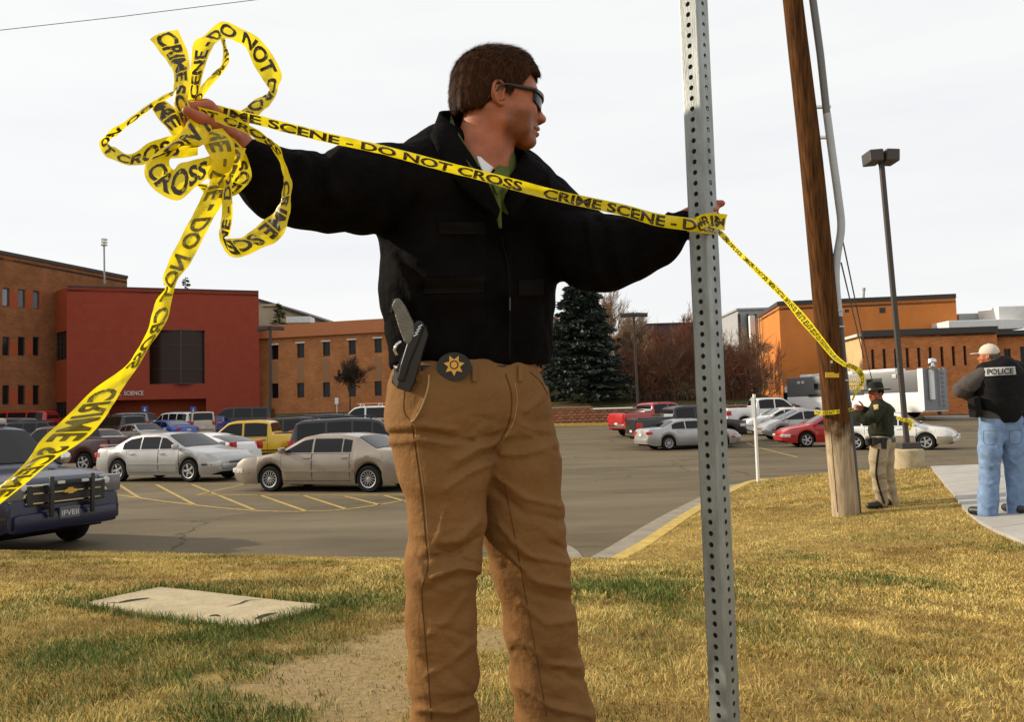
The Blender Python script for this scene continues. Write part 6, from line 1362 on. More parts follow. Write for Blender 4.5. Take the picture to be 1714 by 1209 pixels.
# jacket collar, stands up at the nape and falls open either side
cloth_strip('collar', [(800, 190, 2.16, 806, 232, 2.20), (768, 186, 2.10, 770, 232, 2.13), (743, 185, 2.03, 737, 232, 2.02), (738, 192, 1.985, 722, 228, 1.95), (752, 205, 1.955, 730, 250, 1.90), (772, 236, 1.925, 748, 282, 1.885), (796, 272, 1.905, 776, 318, 1.875), (818, 312, 1.90, 806, 345, 1.885), (836, 352, 1.905, 832, 366, 1.90)], 'jacket_black', th=.009)
cloth_strip('collar', [(806, 196, 2.18, 806, 236, 2.22), (846, 226, 2.15, 858, 262, 2.20), (866, 246, 2.10, 896, 272, 2.12), (876, 256, 2.05, 915, 288, 2.06), (868, 272, 2.01, 903, 310, 2.01), (852, 300, 1.985, 880, 335, 1.97), (844, 340, 1.97, 856, 368, 1.955)], 'jacket_black', th=.009)
MB(MO).lathe([(.006, 0), (.005, .003), (.001, .004)], axis='y', seg=10).build('snap', MATS['gun_slide'], man).location = [float(c) for c in P(902, 293, 2.03) - MO]
# -- shirt
S = SDF(*bounds([P(740, 420, 2.3), P(900, 200, 1.9), P(740, 420, 1.9), P(900, 200, 2.3)], .03), .007); S.cone(P(808, 248, 2.06), P(826, 330, 2.04), rpx(52, 2.05), rpx(48, 2.05), .03); S.cone(P(826, 330, 2.04), P(836, 380, 2.08), rpx(44, 2.05), rpx(26, 2.05), .03)
S.cone(P(802, 200, 2.055), P(800, 250, 2.03), rpx(48, 2.05), rpx(42, 2.05), .008, 'sub'); S.warp(cloth_noise(6, .003, 50)); shirt = S.build('shirt', MATS['shirt_green'], man, MO)
S = SDF(*bounds([P(770, 330, 2.2), P(850, 230, 1.9), P(770, 330, 1.9), P(850, 230, 2.2)], .03), .006); S.cone(P(806, 268, 2.035), P(812, 300, 2.03), rpx(42, 2.05), rpx(44, 2.05), .02); cloth_strip('undershirt', [(798, 262, 1.935, 832, 270, 1.99), (803, 276, 1.916, 824, 284, 1.945), (810, 290, 1.908, 816, 296, 1.918)], 'tshirt', th=.004)
cloth_strip('shirt_collar', [(756, 192, 2.03, 752, 214, 2.0), (764, 216, 1.975, 760, 236, 1.945), (780, 244, 1.935, 776, 262, 1.905), (794, 264, 1.915, 790, 284, 1.892), (803, 276, 1.905, 800, 296, 1.890)], 'shirt_green', th=.004)
cloth_strip('shirt_collar', [(850, 246, 2.07, 856, 266, 2.05), (844, 262, 2.01, 854, 284, 1.99), (832, 280, 1.955, 846, 308, 1.935), (820, 298, 1.918, 832, 326, 1.905)], 'shirt_green', th=.004)
cloth_strip('shirt_front', [(814, 290, 1.91, 832, 290, 1.935), (818, 318, 1.912, 836, 320, 1.932), (828, 350, 1.915, 838, 350, 1.93), (836, 382, 1.925, 839, 382, 1.932)], 'shirt_green', th=.004)
MB(MO).lathe([(.0055, 0), (.004, .002)], axis='y', seg=10).build('collar_button', MATS['gold'], man).location = [float(c) for c in P(796, 272, 1.893) - MO]
# -- head
HD = 1.95; FR0 = 12.0; ear = P(837, 157, HD); rt = np.array([math.sin(R(FR0)), -math.cos(R(FR0)), 0]); HF = Frame(ear - rt * .080 * 1.0 + np.array([.008, 0, .003]), FR0, pitch=-4, roll=0, sc=1.0)
S = head_sdf(ears=False); Vh, Qh = S.extract(1); head = np_mesh('head', HF(Vh) - MO, Qh, None, man)
def face_mat():
    m = MATS['skin'].copy(); m.name = 'face_skin'; t = m.node_tree; L = t.links.new; b = t.nodes['Principled BSDF']; src = b.inputs['Base Color'].links[0].from_socket
    at = t.nodes.new('ShaderNodeAttribute'); at.attribute_name = 'stubble'; n = t.nodes.new('ShaderNodeTexNoise'); n.inputs['Scale'].default_value = 420; tcn = t.nodes.new('ShaderNodeTexCoord'); L(tcn.outputs['Object'], n.inputs['Vector'])
    mu = t.nodes.new('ShaderNodeMath'); mu.operation = 'MULTIPLY'; L(at.outputs['Fac'], mu.inputs[0]); L(n.outputs['Fac'], mu.inputs[1])
    mx_ = t.nodes.new('ShaderNodeMix'); mx_.data_type = 'RGBA'; L(mu.outputs[0], mx_.inputs[0]); L(src, mx_.inputs[6]); mx_.inputs[7].default_value = (.10, .045, .028, 1); L(mx_.outputs[2], b.inputs['Base Color']); return m
head.data.materials.append(face_mat()); at = head.data.attributes.new('stubble', 'FLOAT', 'POINT')
jw = np.clip((-.028 - Vh[:, 2]) / .02, 0, 1) * np.clip((Vh[:, 0] - .0) / .02, 0, 1) * np.clip((Vh[:, 2] + .125) / .02, 0, 1) * np.clip(1 - np.exp(-((Vh[:, 0] - .098) ** 2 + (Vh[:, 2] + .064) ** 2) / .00012), 0, 1); at.data.foreach_set('value', (.95 * jw).astype(np.float32))
hair_build(HF, man, MO)
def ear_build(fr, s, m, parent, org):
    S = SDF(*((-.034, .060, -.040), (.012, .105, .036)) if s > 0 else ((-.034, -.105, -.040), (.012, -.060, .036)), .0011)
    E = lambda x, z, o=0.: np.array([(x - 8) / 1000, s * (79 - x * .38 + o) / 1000, (z - 3) / 1000])
    hx = [(7, 2), (10, 12), (8, 23), (1, 30), (-8, 29), (-14, 22), (-17, 12), (-16, 1), (-12, -9), (-8, -18), (-3, -26), (3, -29), (7, -24)]
    S.chain([E(*p) for p in cat(hx, 3)], list(np.interp(np.linspace(0, 1, 37), [0, .2, .6, .8, .92, 1], [.0024, .0030, .0032, .0036, .0050, .0040])), .002)
    S.chain([E(x, z, -1.5) for x, z in ((-3, 22), (-8, 16), (-10, 6), (-8, -5), (-3, -14), (2, -18))], [.002, .0032, .0034, .0034, .0030, .002], .003)
    S.ell(E(-4, 2, -7), (.019, .0035, .029), np.array(Matrix.Rotation(.36 * s, 3, 'Z')), k=.003); S.chain([E(9, -1, 0), E(9, -9, 0), E(5, -16, -1)], [.003, .0036, .0026], .003)
    S.cone(E(4, 4, -9), E(4, -12, -9), .007, .007, .006)
    return S.build('ear', m, parent, org, 1) if False else np_mesh('ear', fr(S.extract(1)[0]) - org, S.extract(1)[1], m, parent)
for s_ in (-1, 1): ear_build(HF, s_, MATS['skin'], man, MO)
mm = lambda *p: np.array(p) / 1000.
gl = empty('sunglasses', HF(mm(100, 0, 10)) , 0, 'black wraparound sunglasses on the officer in black', 'sunglasses'); GO = np.array(gl.location)
fr_ = MB(GO); rowsF = []
for t in np.linspace(-1, 1, 15):
    x = 110 - 34 * abs(t) ** 2.2; y = 68 * t; rowsF.append([tuple(HF(mm(x, y, 27 - 3 * abs(t)))), tuple(HF(mm(x + 1, y, 20))), tuple(HF(mm(x - 3, y, 20)))])
fr_.grid(rowsF); of = fr_.build('frame', MATS['gun_black'], gl, 50); sd_ = of.modifiers.new('s', 'SOLIDIFY'); sd_.thickness = .004
for s in (-1, 1):
    lens = []
    for t in np.linspace(.10, .96, 9):
        x = 110 - 34 * t ** 2.2; y = 68 * t * s; hgt = 36 * (1 - .25 * abs(t - .5) ** 2 * 4) ; lens.append([tuple(HF(mm(x - .05 * (20 - z) , y, z))) for z in np.linspace(22, 22 - hgt, 7)])
    ln = MB(GO).grid(lens).build('lens', MATS['lens'], gl, 60); sd_ = ln.modifiers.new('s', 'SOLIDIFY'); sd_.thickness = .003
    MB(GO).tube([HF(mm(77, 69 * s, 21)), HF(mm(40, 77 * s, 20)), HF(mm(6, 82 * s, 21)), HF(mm(-8, 84 * s, 15)), HF(mm(-20, 83 * s, -2))], [.0045, .0045, .0035, .003, .0025], 8).build('temple_arm', MATS['gun_black'], gl, 50)
# -- hands
wr_ = P(399, 244, 1.672); S = SDF(*bounds([P(270, 320, 1.75), P(430, 130, 1.55), P(270, 320, 1.52), P(430, 130, 1.75)], .03), .0042)
hand(S, wr_, P(340, 170, 1.625) - wr_, (.2, -.3, 1.), (-.3, -.8, .55), [(1.0, 1.2, .8)] * 2 + [(1.1, 1.3, .8)] * 2, 1.08, thumb=(.75, .6)); S.cone(P(428, 276, 1.70), wr_, .032, .029, .01)
S.build('hand', MATS['skin_red'], man, MO)
wl_ = P(1133, 381, 2.012); S = SDF(*bounds([P(1110, 440, 2.12), P(1240, 320, 1.9), P(1110, 440, 1.9), P(1240, 320, 2.12)], .02), .0042)
hand(S, wl_, P(1200, 368, 2.035) - wl_, (.2, 1., .0), (0, -.2, 1.), [(1.25, .7, .5), (1.35, .7, .5), (1.35, .7, .5), (1.3, .7, .5)], .95, thumb=(.35, .5))
S.build('hand', MATS['skin_red'], man, MO)
# -- belt, holster, pistol, badge
S2 = bvh_of(trousers, jacket)
cloth_strip('belt', [(660, 612, 1.93, 662, 634, 1.93), (700, 612, 1.885, 702, 634, 1.885), (760, 612, 1.905, 760, 633, 1.905), (830, 612, 1.975, 830, 630, 1.975), (890, 612, 2.06, 890, 628, 2.06)], 'leather', th=.006)
px_prism(MO, [(688, 560), (706, 548), (712, 545), (716, 560), (704, 600), (692, 640), (684, 657), (664, 650), (655, 640), (668, 606), (680, 580)], 1.845, .035).build('holster', MATS['leather'], man)
pg = empty('pistol', P(680, 560, 1.84), 0, 'black pistol with grey grip in the officer belt holster', 'pistol'); GO2 = np.array(pg.location)
g_ = px_prism(GO2, [(655, 512), (660, 500), (668, 499), (677, 512), (692, 543), (694, 560), (684, 578), (676, 572), (667, 548), (660, 525)], 1.835, .030); o_ = g_.build('grip', MATS['gun_grip'], pg); bv = o_.modifiers.new('b', 'BEVEL'); bv.width = .004; bv.segments = 3
g_ = px_prism(GO2, [(690, 545), (697, 536), (706, 537), (711, 545), (700, 575), (688, 603), (676, 640), (664, 637), (670, 610), (680, 578)], 1.838, .026); o_ = g_.build('slide', MATS['gun_slide'], pg); bv = o_.modifiers.new('b', 'BEVEL'); bv.width = .004; bv.segments = 3
for k in range(4): px_prism(GO2, [(692 + k * 2.6, 562 - k * 5), (699 + k * 2.4, 558 - k * 5), (699.6 + k * 2.4, 559.6 - k * 5), (692.6 + k * 2.6, 563.8 - k * 5)], 1.834, .003).build('slide_serration', MATS['chrome'], pg)
px_prism(GO2, [(652, 522), (657, 500), (660, 499), (656, 524)], 1.838, .026).build('magazine', MATS['gun_black'], pg)
MB(GO2).tube([P(671, 572, 1.835), P(664, 577, 1.83), P(660, 586, 1.83), P(664, 594, 1.835)], .0035, 8).build('trigger_guard', MATS['chrome'], pg, 50)
px_prism(MO, [(655, 634), (661, 622), (672, 626), (664, 650)], 1.842, .008).build('holster_tip', MATS['gun_grip'], man)
bc = hit(S2, 760, 617, .012); bd = float(proj(*[np.array(c) for c in bc])[2]) if bc is not None else 1.9; bd = min(bd, 1.875); print('badge depth', bd)
ov = [(760 + 29 * math.cos(a), 614 + 24 * math.sin(a)) for a in np.linspace(0, 2 * math.pi, 28)[:-1]]; bo = px_prism(MO, ov, bd, .008).build('badge_holder', MATS['leather'], man)
star = []
for k in range(14):
    a = -math.pi / 2 + math.pi + k * math.pi / 7; r_ = 18 if k % 2 == 0 else 10; star.append((760 + r_ * math.cos(a), 612 + r_ * math.sin(a)))
sb_ = px_prism(MO, star, bd - .004, .004).build('badge_star', MATS['gold'], bo)
px_prism(MO, [(760 + 7.6 * math.cos(a), 611 + 7.6 * math.sin(a)) for a in np.linspace(0, 6.28, 20)[:-1]], bd - .0052, .002).build('badge_ring', MATS['leather'], bo); px_prism(MO, [(760 + 5.4 * math.cos(a), 611 + 5.4 * math.sin(a)) for a in np.linspace(0, 6.28, 20)[:-1]], bd - .0064, .002).build('badge_seal', MATS['gold'], bo)
# ================================================================== BARRIER TAPE
def tape_mat():
    m = bpy.data.materials.new('tape_yellow'); m.use_nodes = True; MATS['tape_yellow'] = m; t = m.node_tree; L = t.links.new; b = t.nodes['Principled BSDF']
    b.inputs['Base Color'].default_value = (.92, .72, .008, 1); b.inputs['Roughness'].default_value = .32; b.inputs['Specular IOR Level'].default_value = .55
    tr = t.nodes.new('ShaderNodeBsdfTranslucent'); tr.inputs[0].default_value = (1.0, .84, .015, 1); mx_ = t.nodes.new('ShaderNodeMixShader'); mx_.inputs[0].default_value = .46
    tcn = t.nodes.new('ShaderNodeTexCoord'); n = t.nodes.new('ShaderNodeTexNoise'); n.inputs['Scale'].default_value = 38; n.inputs['Detail'].default_value = 3; bp = t.nodes.new('ShaderNodeBump'); bp.inputs['Strength'].default_value = .35; bp.inputs['Distance'].default_value = .01
    L(tcn.outputs['Object'], n.inputs['Vector']); L(n.outputs['Fac'], bp.inputs['Height']); L(bp.outputs[0], b.inputs['Normal'])
    L(b.outputs[0], mx_.inputs[1]); L(tr.outputs[0], mx_.inputs[2]); L(mx_.outputs[0], t.nodes['Material Output'].inputs[0]); return m
tape_mat(); mat('tape_ink', (.045, .028, .012), .45, spec=.4); mat('tape_ink_back', (.17, .135, .015), .4, spec=.45)
TXT = 'CRIME SCENE - DO NOT CROSS    '
def tape(rails, parent, org, n=10, start=0., front=True, rev=False, curl=.006, name='tape_strip', width=.076, crumple=.0020, words=TXT, lh=.68):
    c = cat(rails, n); A = np.array([P(*r[:3]) for r in c]); B = np.array([P(*r[3:6]) for r in c]); mid = (A + B) / 2
    s = np.concatenate([[0], np.cumsum(np.linalg.norm(np.diff(mid, axis=0), axis=1))]); T = np.gradient(mid, axis=0); T /= np.linalg.norm(T, axis=1)[:, None] + 1e-12
    N = np.cross(T, B - A); N /= np.linalg.norm(N, axis=1)[:, None] + 1e-12
    for i in range(1, len(N)):
        if N[i] @ N[i - 1] < 0 and abs(N[i] @ N[i - 1]) > .7: pass
    def pos(u, v, off):
        f = lambda M: np.stack([np.interp(u, s, M[:, k]) for k in range(3)], -1)
        a, b, nn = f(A), f(B), f(N); cur = curl * np.sin(np.pi * v) * np.sin(u * 9 + 1.3) + crumple * (np.sin(u * 140 + v * 5) * np.sin(v * 9 + u * 31) + 1.3 * np.abs(np.sin(u * 47 + v * 3.1)) + .8 * np.abs(np.sin(u * 83 - v * 4.7)))
        return a + (b - a) * v[:, None] + nn * (cur + off)[:, None]
    nu = max(int(s[-1] / .006), 12); nv = 7; U, Vv = np.meshgrid(np.linspace(0, s[-1], nu), np.linspace(0, 1, nv), indexing='ij')
    X = pos(U.ravel(), Vv.ravel(), np.zeros(U.size)) - org; i, j = np.meshgrid(np.arange(nu - 1), np.arange(nv - 1), indexing='ij'); b0 = (i * nv + j).ravel()
    o = np_mesh(name, X, np.stack([b0, b0 + 1, b0 + nv + 1, b0 + nv], 1), MATS['tape_yellow'], parent)
    # lettering along the strip, ink on one face and its ghost on the other
    V_, F_2 = text_mesh(words, .042); V_ = V_.copy(); hgt = lh * width; V_[:, 0] -= V_[:, 0].min(); tl = V_[:, 0].max() * hgt * .56 + .05; k0 = -start; side_v = []
    VV2 = []; FF2 = []; off0 = 0
    cm = c[len(c) // 2]; cn = c[min(len(c) // 2 + 2, len(c) - 1)]; tx = (cn[0] + cn[3] - cm[0] - cm[3]) * (-1 if rev else 1); ty = (cn[1] + cn[4] - cm[1] - cm[4]) * (-1 if rev else 1)
    flip = (tx * (cm[4] - cm[1]) - ty * (cm[3] - cm[0])) > 0
    if not front: flip = not flip
    while k0 < s[-1]:
        u = k0 + V_[:, 0] * hgt * .56; v = (1 - lh) / 2 + np.clip(V_[:, 1], -.05, 1.1) * lh
        if rev: u = s[-1] - u
        if flip: v = 1 - v
        ok = (u > .002) & (u < s[-1] - .002); fk = ok[F_2].all(1)
        if fk.any(): VV2.append(np.column_stack([u, v])); FF2.append(F_2[fk] + off0); off0 += len(V_)
        k0 += tl
    if VV2:
        uv = np.concatenate(VV2); F = np.concatenate(FF2); used, inv = np.unique(F, return_inverse=True); uv = uv[used]; F = inv.reshape(-1, 3)
        # which face looks at the camera in the middle
        mids = len(s) // 2; fc = 1 if N[mids] @ (CAM - mid[mids]) > 0 else -1
        fc = fc if front else -fc
        for sg, mm_, nm in ((fc, 'tape_ink', 'lettering'), (-fc, 'tape_ink_back', 'lettering_ghost')):
            q = np_mesh(nm, pos(uv[:, 0], uv[:, 1], np.full(len(uv), sg * .0007)) - org, F, MATS[mm_], o, False); q['kind'] = 'stuff'
    return o
c1 = lambda x, y: (150 + x / 2.8775, 20 + y / 2.8775)
def rl_(lst):
    out = []
    for (ax, ay), (bx, by), d0, d1 in lst:
        a = c1(ax, ay); b = c1(bx, by); out.append((*a, d0, *b, d1))
    return out
tp = empty('barrier_tape', P(335, 210, 1.62), 0, 'bunch of yellow crime scene tape in the officer hand, pulled to the metal post', 'barrier tape'); TO = np.array(tp.location)
tape(rl_([((290, 130), (425, 85), 1.60, 1.62), ((345, 205), (468, 185), 1.60, 1.62), ((405, 290), (485, 262), 1.595, 1.60), ((408, 350), (484, 340), 1.585, 1.59), ((408, 420), (480, 415), 1.58, 1.575), ((435, 510), (498, 495), 1.585, 1.58), ((450, 560), (520, 540), 1.60, 1.60)]), tp, TO, start=.0)
tape(rl_([((462, 470), (540, 480), 1.60, 1.61), ((478, 380), (532, 380), 1.60, 1.61), ((482, 300), (545, 300), 1.605, 1.615), ((490, 220), (572, 210), 1.61, 1.62), ((502, 142), (606, 148), 1.615, 1.63), ((556, 104), (628, 128), 1.63, 1.645), ((636, 42), (662, 124), 1.66, 1.655), ((720, 68), (716, 140), 1.675, 1.67), ((800, 112), (760, 178), 1.69, 1.685), ((872, 190), (786, 245), 1.70, 1.695), ((926, 300), (830, 318), 1.705, 1.70), ((905, 350), (850, 352), 1.70, 1.705), ((880, 425), (853, 378), 1.695, 1.71), ((810, 492), (735, 462), 1.685, 1.70), ((740, 560), (660, 520), 1.675, 1.685)]), tp, TO, start=.12)
tape(rl_([((630, 128), (646, 130), 1.64, 1.645), ((640, 190), (662, 185), 1.645, 1.65), ((634, 245), (666, 232), 1.645, 1.655), ((588, 300), (644, 290), 1.64, 1.65), ((525, 372), (562, 384), 1.62, 1.63), ((490, 430), (530, 450), 1.61, 1.62)]), tp, TO, start=.3, width=.05)
tape(rl_([((440, 365), (446, 385), 1.60, 1.605), ((396, 378), (404, 396), 1.60, 1.605), ((290, 438), (304, 460), 1.595, 1.60), ((160, 528), (174, 552), 1.59, 1.60), ((60, 592), (112, 596), 1.585, 1.61), ((42, 630), (86, 636), 1.58, 1.61), ((80, 700), (120, 655), 1.575, 1.59), ((180, 737), (200, 690), 1.57, 1.575), ((258, 738), (272, 640), 1.57, 1.57), ((340, 712), (356, 606), 1.575, 1.575), ((440, 705), (442, 590), 1.585, 1.585), ((520, 690), (530, 580), 1.60, 1.60)]), tp, TO, start=.22)
tape(rl_([((302, 470), (352, 418), 1.60, 1.61), ((335, 520), (415, 470), 1.595, 1.605), ((372, 562), (440, 525), 1.59, 1.60), ((410, 610), (470, 580), 1.595, 1.605)]), tp, TO, start=.07, lh=.8)
tape(rl_([((560, 520), (600, 600), 1.58, 1.575), ((480, 520), (560, 640), 1.565, 1.56), ((430, 600), (500, 650), 1.56, 1.56), ((300, 690), (440, 640), 1.555, 1.565), ((262, 765), (384, 715), 1.55, 1.57), ((290, 835), (400, 765), 1.545, 1.57), ((345, 885), (410, 760), 1.545, 1.565), ((432, 908), (440, 730), 1.55, 1.56), ((510, 845), (505, 715), 1.56, 1.565), ((570, 800), (585, 690), 1.575, 1.575), ((640, 770), (640, 660), 1.585, 1.585)]), tp, TO, start=.33)
tape(rl_([((590, 570), (560, 640), 1.60, 1.59), ((660, 590), (630, 660), 1.605, 1.595), ((730, 640), (690, 700), 1.615, 1.605), ((782, 780), (705, 780), 1.62, 1.61), ((740, 850), (665, 810), 1.615, 1.605), ((680, 890), (600, 830), 1.61, 1.60), ((560, 880), (500, 820), 1.60, 1.59)]), tp, TO, start=.05)
tape(rl_([((520, 455), (500, 500), 1.575, 1.58), ((620, 482), (610, 530), 1.565, 1.57), ((740, 535), (725, 575), 1.565, 1.575), ((830, 585), (800, 615), 1.575, 1.585), ((905, 655), (880, 672), 1.58, 1.595), ((950, 760), (925, 775), 1.585, 1.60), ((970, 860), (922, 880), 1.59, 1.60), ((955, 985), (895, 950), 1.59, 1.60), ((922, 1085), (832, 1005), 1.59, 1.60), ((840, 1130), (745, 1075), 1.59, 1.595), ((712, 1182), (655, 1090), 1.585, 1.59), ((650, 1140), (634, 1050), 1.58, 1.585), ((622, 1075), (668, 1085), 1.58, 1.585), ((636, 980), (688, 985), 1.58, 1.585), ((638, 890), (686, 885), 1.58, 1.585), ((652, 770), (684, 770), 1.585, 1.59), ((650, 640), (668, 630), 1.59, 1.59)]), tp, TO, start=.40)
tape(rl_([((540, 600), (640, 560), 1.575, 1.58), ((560, 660), (700, 640), 1.57, 1.575), ((590, 720), (690, 740), 1.57, 1.58), ((560, 790), (640, 850), 1.58, 1.59)]), tp, TO, start=.2, front=False)
tape(rl_([((470, 560), (520, 510), 1.575, 1.58), ((520, 620), (570, 570), 1.565, 1.57), ((450, 660), (500, 650), 1.56, 1.565)]), tp, TO, start=.1, lh=.8)
# the pulled line to the post
ln = []
for (xa, ya), (xb, yb) in (((318, 168), (312, 196)), ((340, 170), (334, 190)), ((372, 178), (368, 196)), ((430, 192), (430, 209)), ((480, 205), (478, 222)), ((560, 225), (558, 241)), ((640, 243), (638, 258)), ((740, 269), (736, 285)), ((800, 284), (796, 300)), ((860, 299), (858, 318)), ((940, 320), (936, 338)), ((1040, 341), (1037, 360)), ((1100, 357), (1097, 378)), ((1150, 364), (1150, 386)), ((1180, 368), (1180, 389))):
    d = 1.60 + (xa - 335) / (1180 - 335) * .305; ln.append((xa, ya, d, xb, yb, d + .006))
tape(ln, tp, TO, start=.0, n=6, front=True, curl=.004, lh=.8)
# turns round the post and the free end
tape([(1148, 368, 1.93, 1150, 388, 1.93), (1156, 366, 1.915, 1158, 388, 1.915), (1170, 367, 1.905, 1172, 389, 1.905), (1186, 370, 1.915, 1186, 391, 1.915), (1199, 372, 1.95, 1199, 392, 1.95)], tp, TO, start=.1, curl=.003)
tape([(1164, 364, 1.90, 1174, 384, 1.90), (1176, 358, 1.895, 1184, 378, 1.895), (1192, 356, 1.90, 1196, 381, 1.90), (1206, 357, 1.905, 1206, 384, 1.905), (1218, 359, 1.90, 1213, 386, 1.91)], tp, TO, start=.02, curl=.005)
# the tail blowing to the lower left
tl_ = [(372, 250, 1.60, 412, 248, 1.61), (360, 285, 1.595, 400, 285, 1.605), (345, 315, 1.59, 388, 310, 1.60), (331, 345, 1.585, 375, 335, 1.595), (308, 388, 1.575, 345, 390, 1.585), (287, 430, 1.57, 320, 440, 1.575), (273, 464, 1.565, 298, 468, 1.57), (277, 483, 1.565, 291, 489, 1.57), (260, 507, 1.56, 288, 503, 1.565), (249, 549, 1.55, 279, 538, 1.56), (229, 588, 1.545, 253, 577, 1.55), (208, 615, 1.535, 232, 612, 1.545), (155, 654, 1.52, 206, 650, 1.535), (109, 701, 1.51, 182, 691, 1.525), (74, 732, 1.50, 150, 730, 1.515), (39, 779, 1.49, 92, 769, 1.505), (0, 814, 1.48, 42, 811, 1.49), (-45, 850, 1.47, -10, 852, 1.48), (-100, 890, 1.46, -70, 900, 1.47)]
tape(tl_, tp, TO, n=6, start=.15, front=False, curl=.008, lh=.72)
# post to utility pole
t2 = empty('barrier_tape', P(1200, 388, 1.95), 0, 'yellow tape strung from the metal post down to the utility pole', 'barrier tape'); TO2 = np.array(t2.location); ln = []
DE = PD - .25
for (xa, ya), (xb, yb) in (((1196, 380), (1200, 390)), ((1210, 388), (1203, 394)), ((1240, 420), (1234, 426)), ((1290, 467), (1283, 475)), ((1325, 503), (1317, 510)), ((1352, 532), (1340, 540)), ((1378, 566), (1366, 569)), ((1400, 594), (1393, 600)), ((1415, 607), (1412, 613))):
    t = min(max((xa - 1196) / (1415. - 1196), 0), 1); d = 1 / (1 / 1.95 + (1 / DE - 1 / 1.95) * t); ln.append((xa, ya, d, xb, yb, d))
tape(ln, t2, TO2, n=8, start=.1, curl=.003, crumple=.002)
tape([(1412, 606, DE, 1410, 613, DE), (1432, 612, DE + .1, 1428, 619, DE + .1), (1446, 624, DE + .2, 1438, 632, DE + .2), (1447, 640, DE + .2, 1440, 642, DE + .2), (1436, 655, DE + .25, 1432, 654, DE + .25), (1428, 672, DE + .25, 1425, 670, DE + .25)], t2, TO2, start=.3, curl=.002)
t3 = empty('barrier_tape', P(1395, 690, PD - .2), 0, 'yellow tape the trooper wraps round the utility pole', 'barrier tape'); TO3 = np.array(t3.location)
tape([(1362, 688, PD, 1363, 694, PD), (1376, 688, PD - .16, 1376, 695, PD - .16), (1395, 687, PD - .19, 1395, 694, PD - .19), (1418, 684, PD - .12, 1418, 690, PD - .12), (1430, 683, PD - .05, 1430, 688, PD - .05)], t3, TO3, start=.1, curl=.002)
t4 = empty('barrier_tape', P(1520, 705, 17.2), 0, 'knot of yellow tape tied round the tall lamp post', 'barrier tape'); TO4 = np.array(t4.location)
tape([(1500, 697, 17.3, 1500, 702, 17.3), (1512, 700, 17.2, 1512, 706, 17.2), (1522, 701, 17.18, 1522, 708, 17.18), (1530, 704, 17.25, 1529, 711, 17.25)], t4, TO4, start=.1, curl=.002)
tape([(1518, 704, 17.17, 1522, 704, 17.17), (1522, 712, 17.15, 1527, 711, 17.15), (1520, 720, 17.15, 1524, 721, 17.15)], t4, TO4, start=.1, curl=.002)
# ================================================================ PLAIN-CLOTHES OFFICER, SEEN FROM BEHIND
mat('jeans', (.17, .25, .39), .85, var=.28, vscale=9, bump=.2, bscale=60); mat('sweater', (.078, .068, .060), .9, var=.15, vscale=30, bump=.3, bscale=80); mat('vest', (.010, .0095, .010), .8, var=.3, vscale=20, spec=.1, bump=.2, bscale=60)
mat('cap_cream', (.56, .50, .42), .85, var=.06, vscale=20); mat('patch_grey', (.42, .42, .40), .7); mat('ink', (.01, .01, .01), .6); mat('cap_blue', (.03, .04, .08), .8)
g0 = G(1655, 869); D2 = float(proj(*[np.array(c) for c in g0])[2]); print('police d', D2, g0)
p2 = empty('person', g0, 0, 'man in police vest, jeans and pale cap seen from behind on the sidewalk', 'person'); O2 = np.array(g0)
Q2 = lambda x, y, o=0.: P(x, y, D2 + o)
def sdf_px(items, h, pad=.24): 
    pts = [Q2(x, y, o) for L in items for x, y, o, r in L]; lo, hi = bounds(pts, pad); S = SDF(lo, hi, h)
    for L in items: S.chain([Q2(x, y, o) for x, y, o, r in L], [rpx(r, D2) for x, y, o, r in L], .04)
    return S
S = sdf_px([[(1661, 700, 0, 20), (1660, 730, 0, 19), (1657, 755, 0, 17.5), (1656, 796, .02, 15), (1654, 835, 0, 15.5), (1653, 858, .0, 15.5)], [(1693, 700, .02, 20), (1694, 730, .02, 19), (1696, 757, .03, 17.5), (1700, 796, .05, 15.5), (1702, 835, .03, 14.5), (1702, 862, .02, 14.5)], [(1664, 706, .03, 20), (1692, 706, .05, 20)]], .010)
S.warp(strokes([(.012, 3, [(1645, 745), (1665, 752), (1676, 745)]), (.012, 3, [(1646, 775), (1658, 782), (1670, 778)]), (-.01, 3, [(1645, 785), (1660, 792), (1670, 788)]), (.012, 3, [(1644, 808), (1656, 812), (1668, 806)]), (.012, 3, [(1690, 770), (1700, 778), (1712, 772)]), (.012, 3, [(1690, 800), (1702, 806), (1712, 800)]), (-.012, 3, [(1680, 722), (1678, 745), (1684, 760)]), (.01, 3, [(1642, 846), (1655, 850), (1668, 846)]), (.01, 3, [(1692, 850), (1704, 852), (1714, 848)])])); S.warp(cloth_noise(21, .003, 24))
jn = S.build('jeans', MATS['jeans'], p2, O2); jb2 = bvh_of(jn)
mat('denim_dark', (.13, .17, .24), .9)
for quad in ([(1646, 722), (1667, 722), (1666, 742), (1648, 743)], [(1690, 722), (1709, 721), (1708, 741), (1691, 742)]):
    pt_ = surf_line(jb2, quad + [quad[0]], .004, 'pocket_stitch', 'denim_dark', p2, O2, n=4)
S = sdf_px([[(1664, 640, 0, 20), (1662, 690, 0, 22)], [(1690, 640, .06, 20), (1692, 690, .05, 22)], [(1655, 624, 0, 11), (1700, 622, .06, 12)], [(1645, 628, -.02, 14), (1625, 641, .02, 14), (1609, 653, .08, 12.5), (1622, 660, .22, 10.5), (1638, 655, .38, 9)], [(1706, 628, .08, 14), (1728, 645, .08, 13), (1742, 668, .14, 12), (1735, 680, .3, 9)], [(1662, 600, .0, 12), (1664, 612, .0, 14)]], .010)
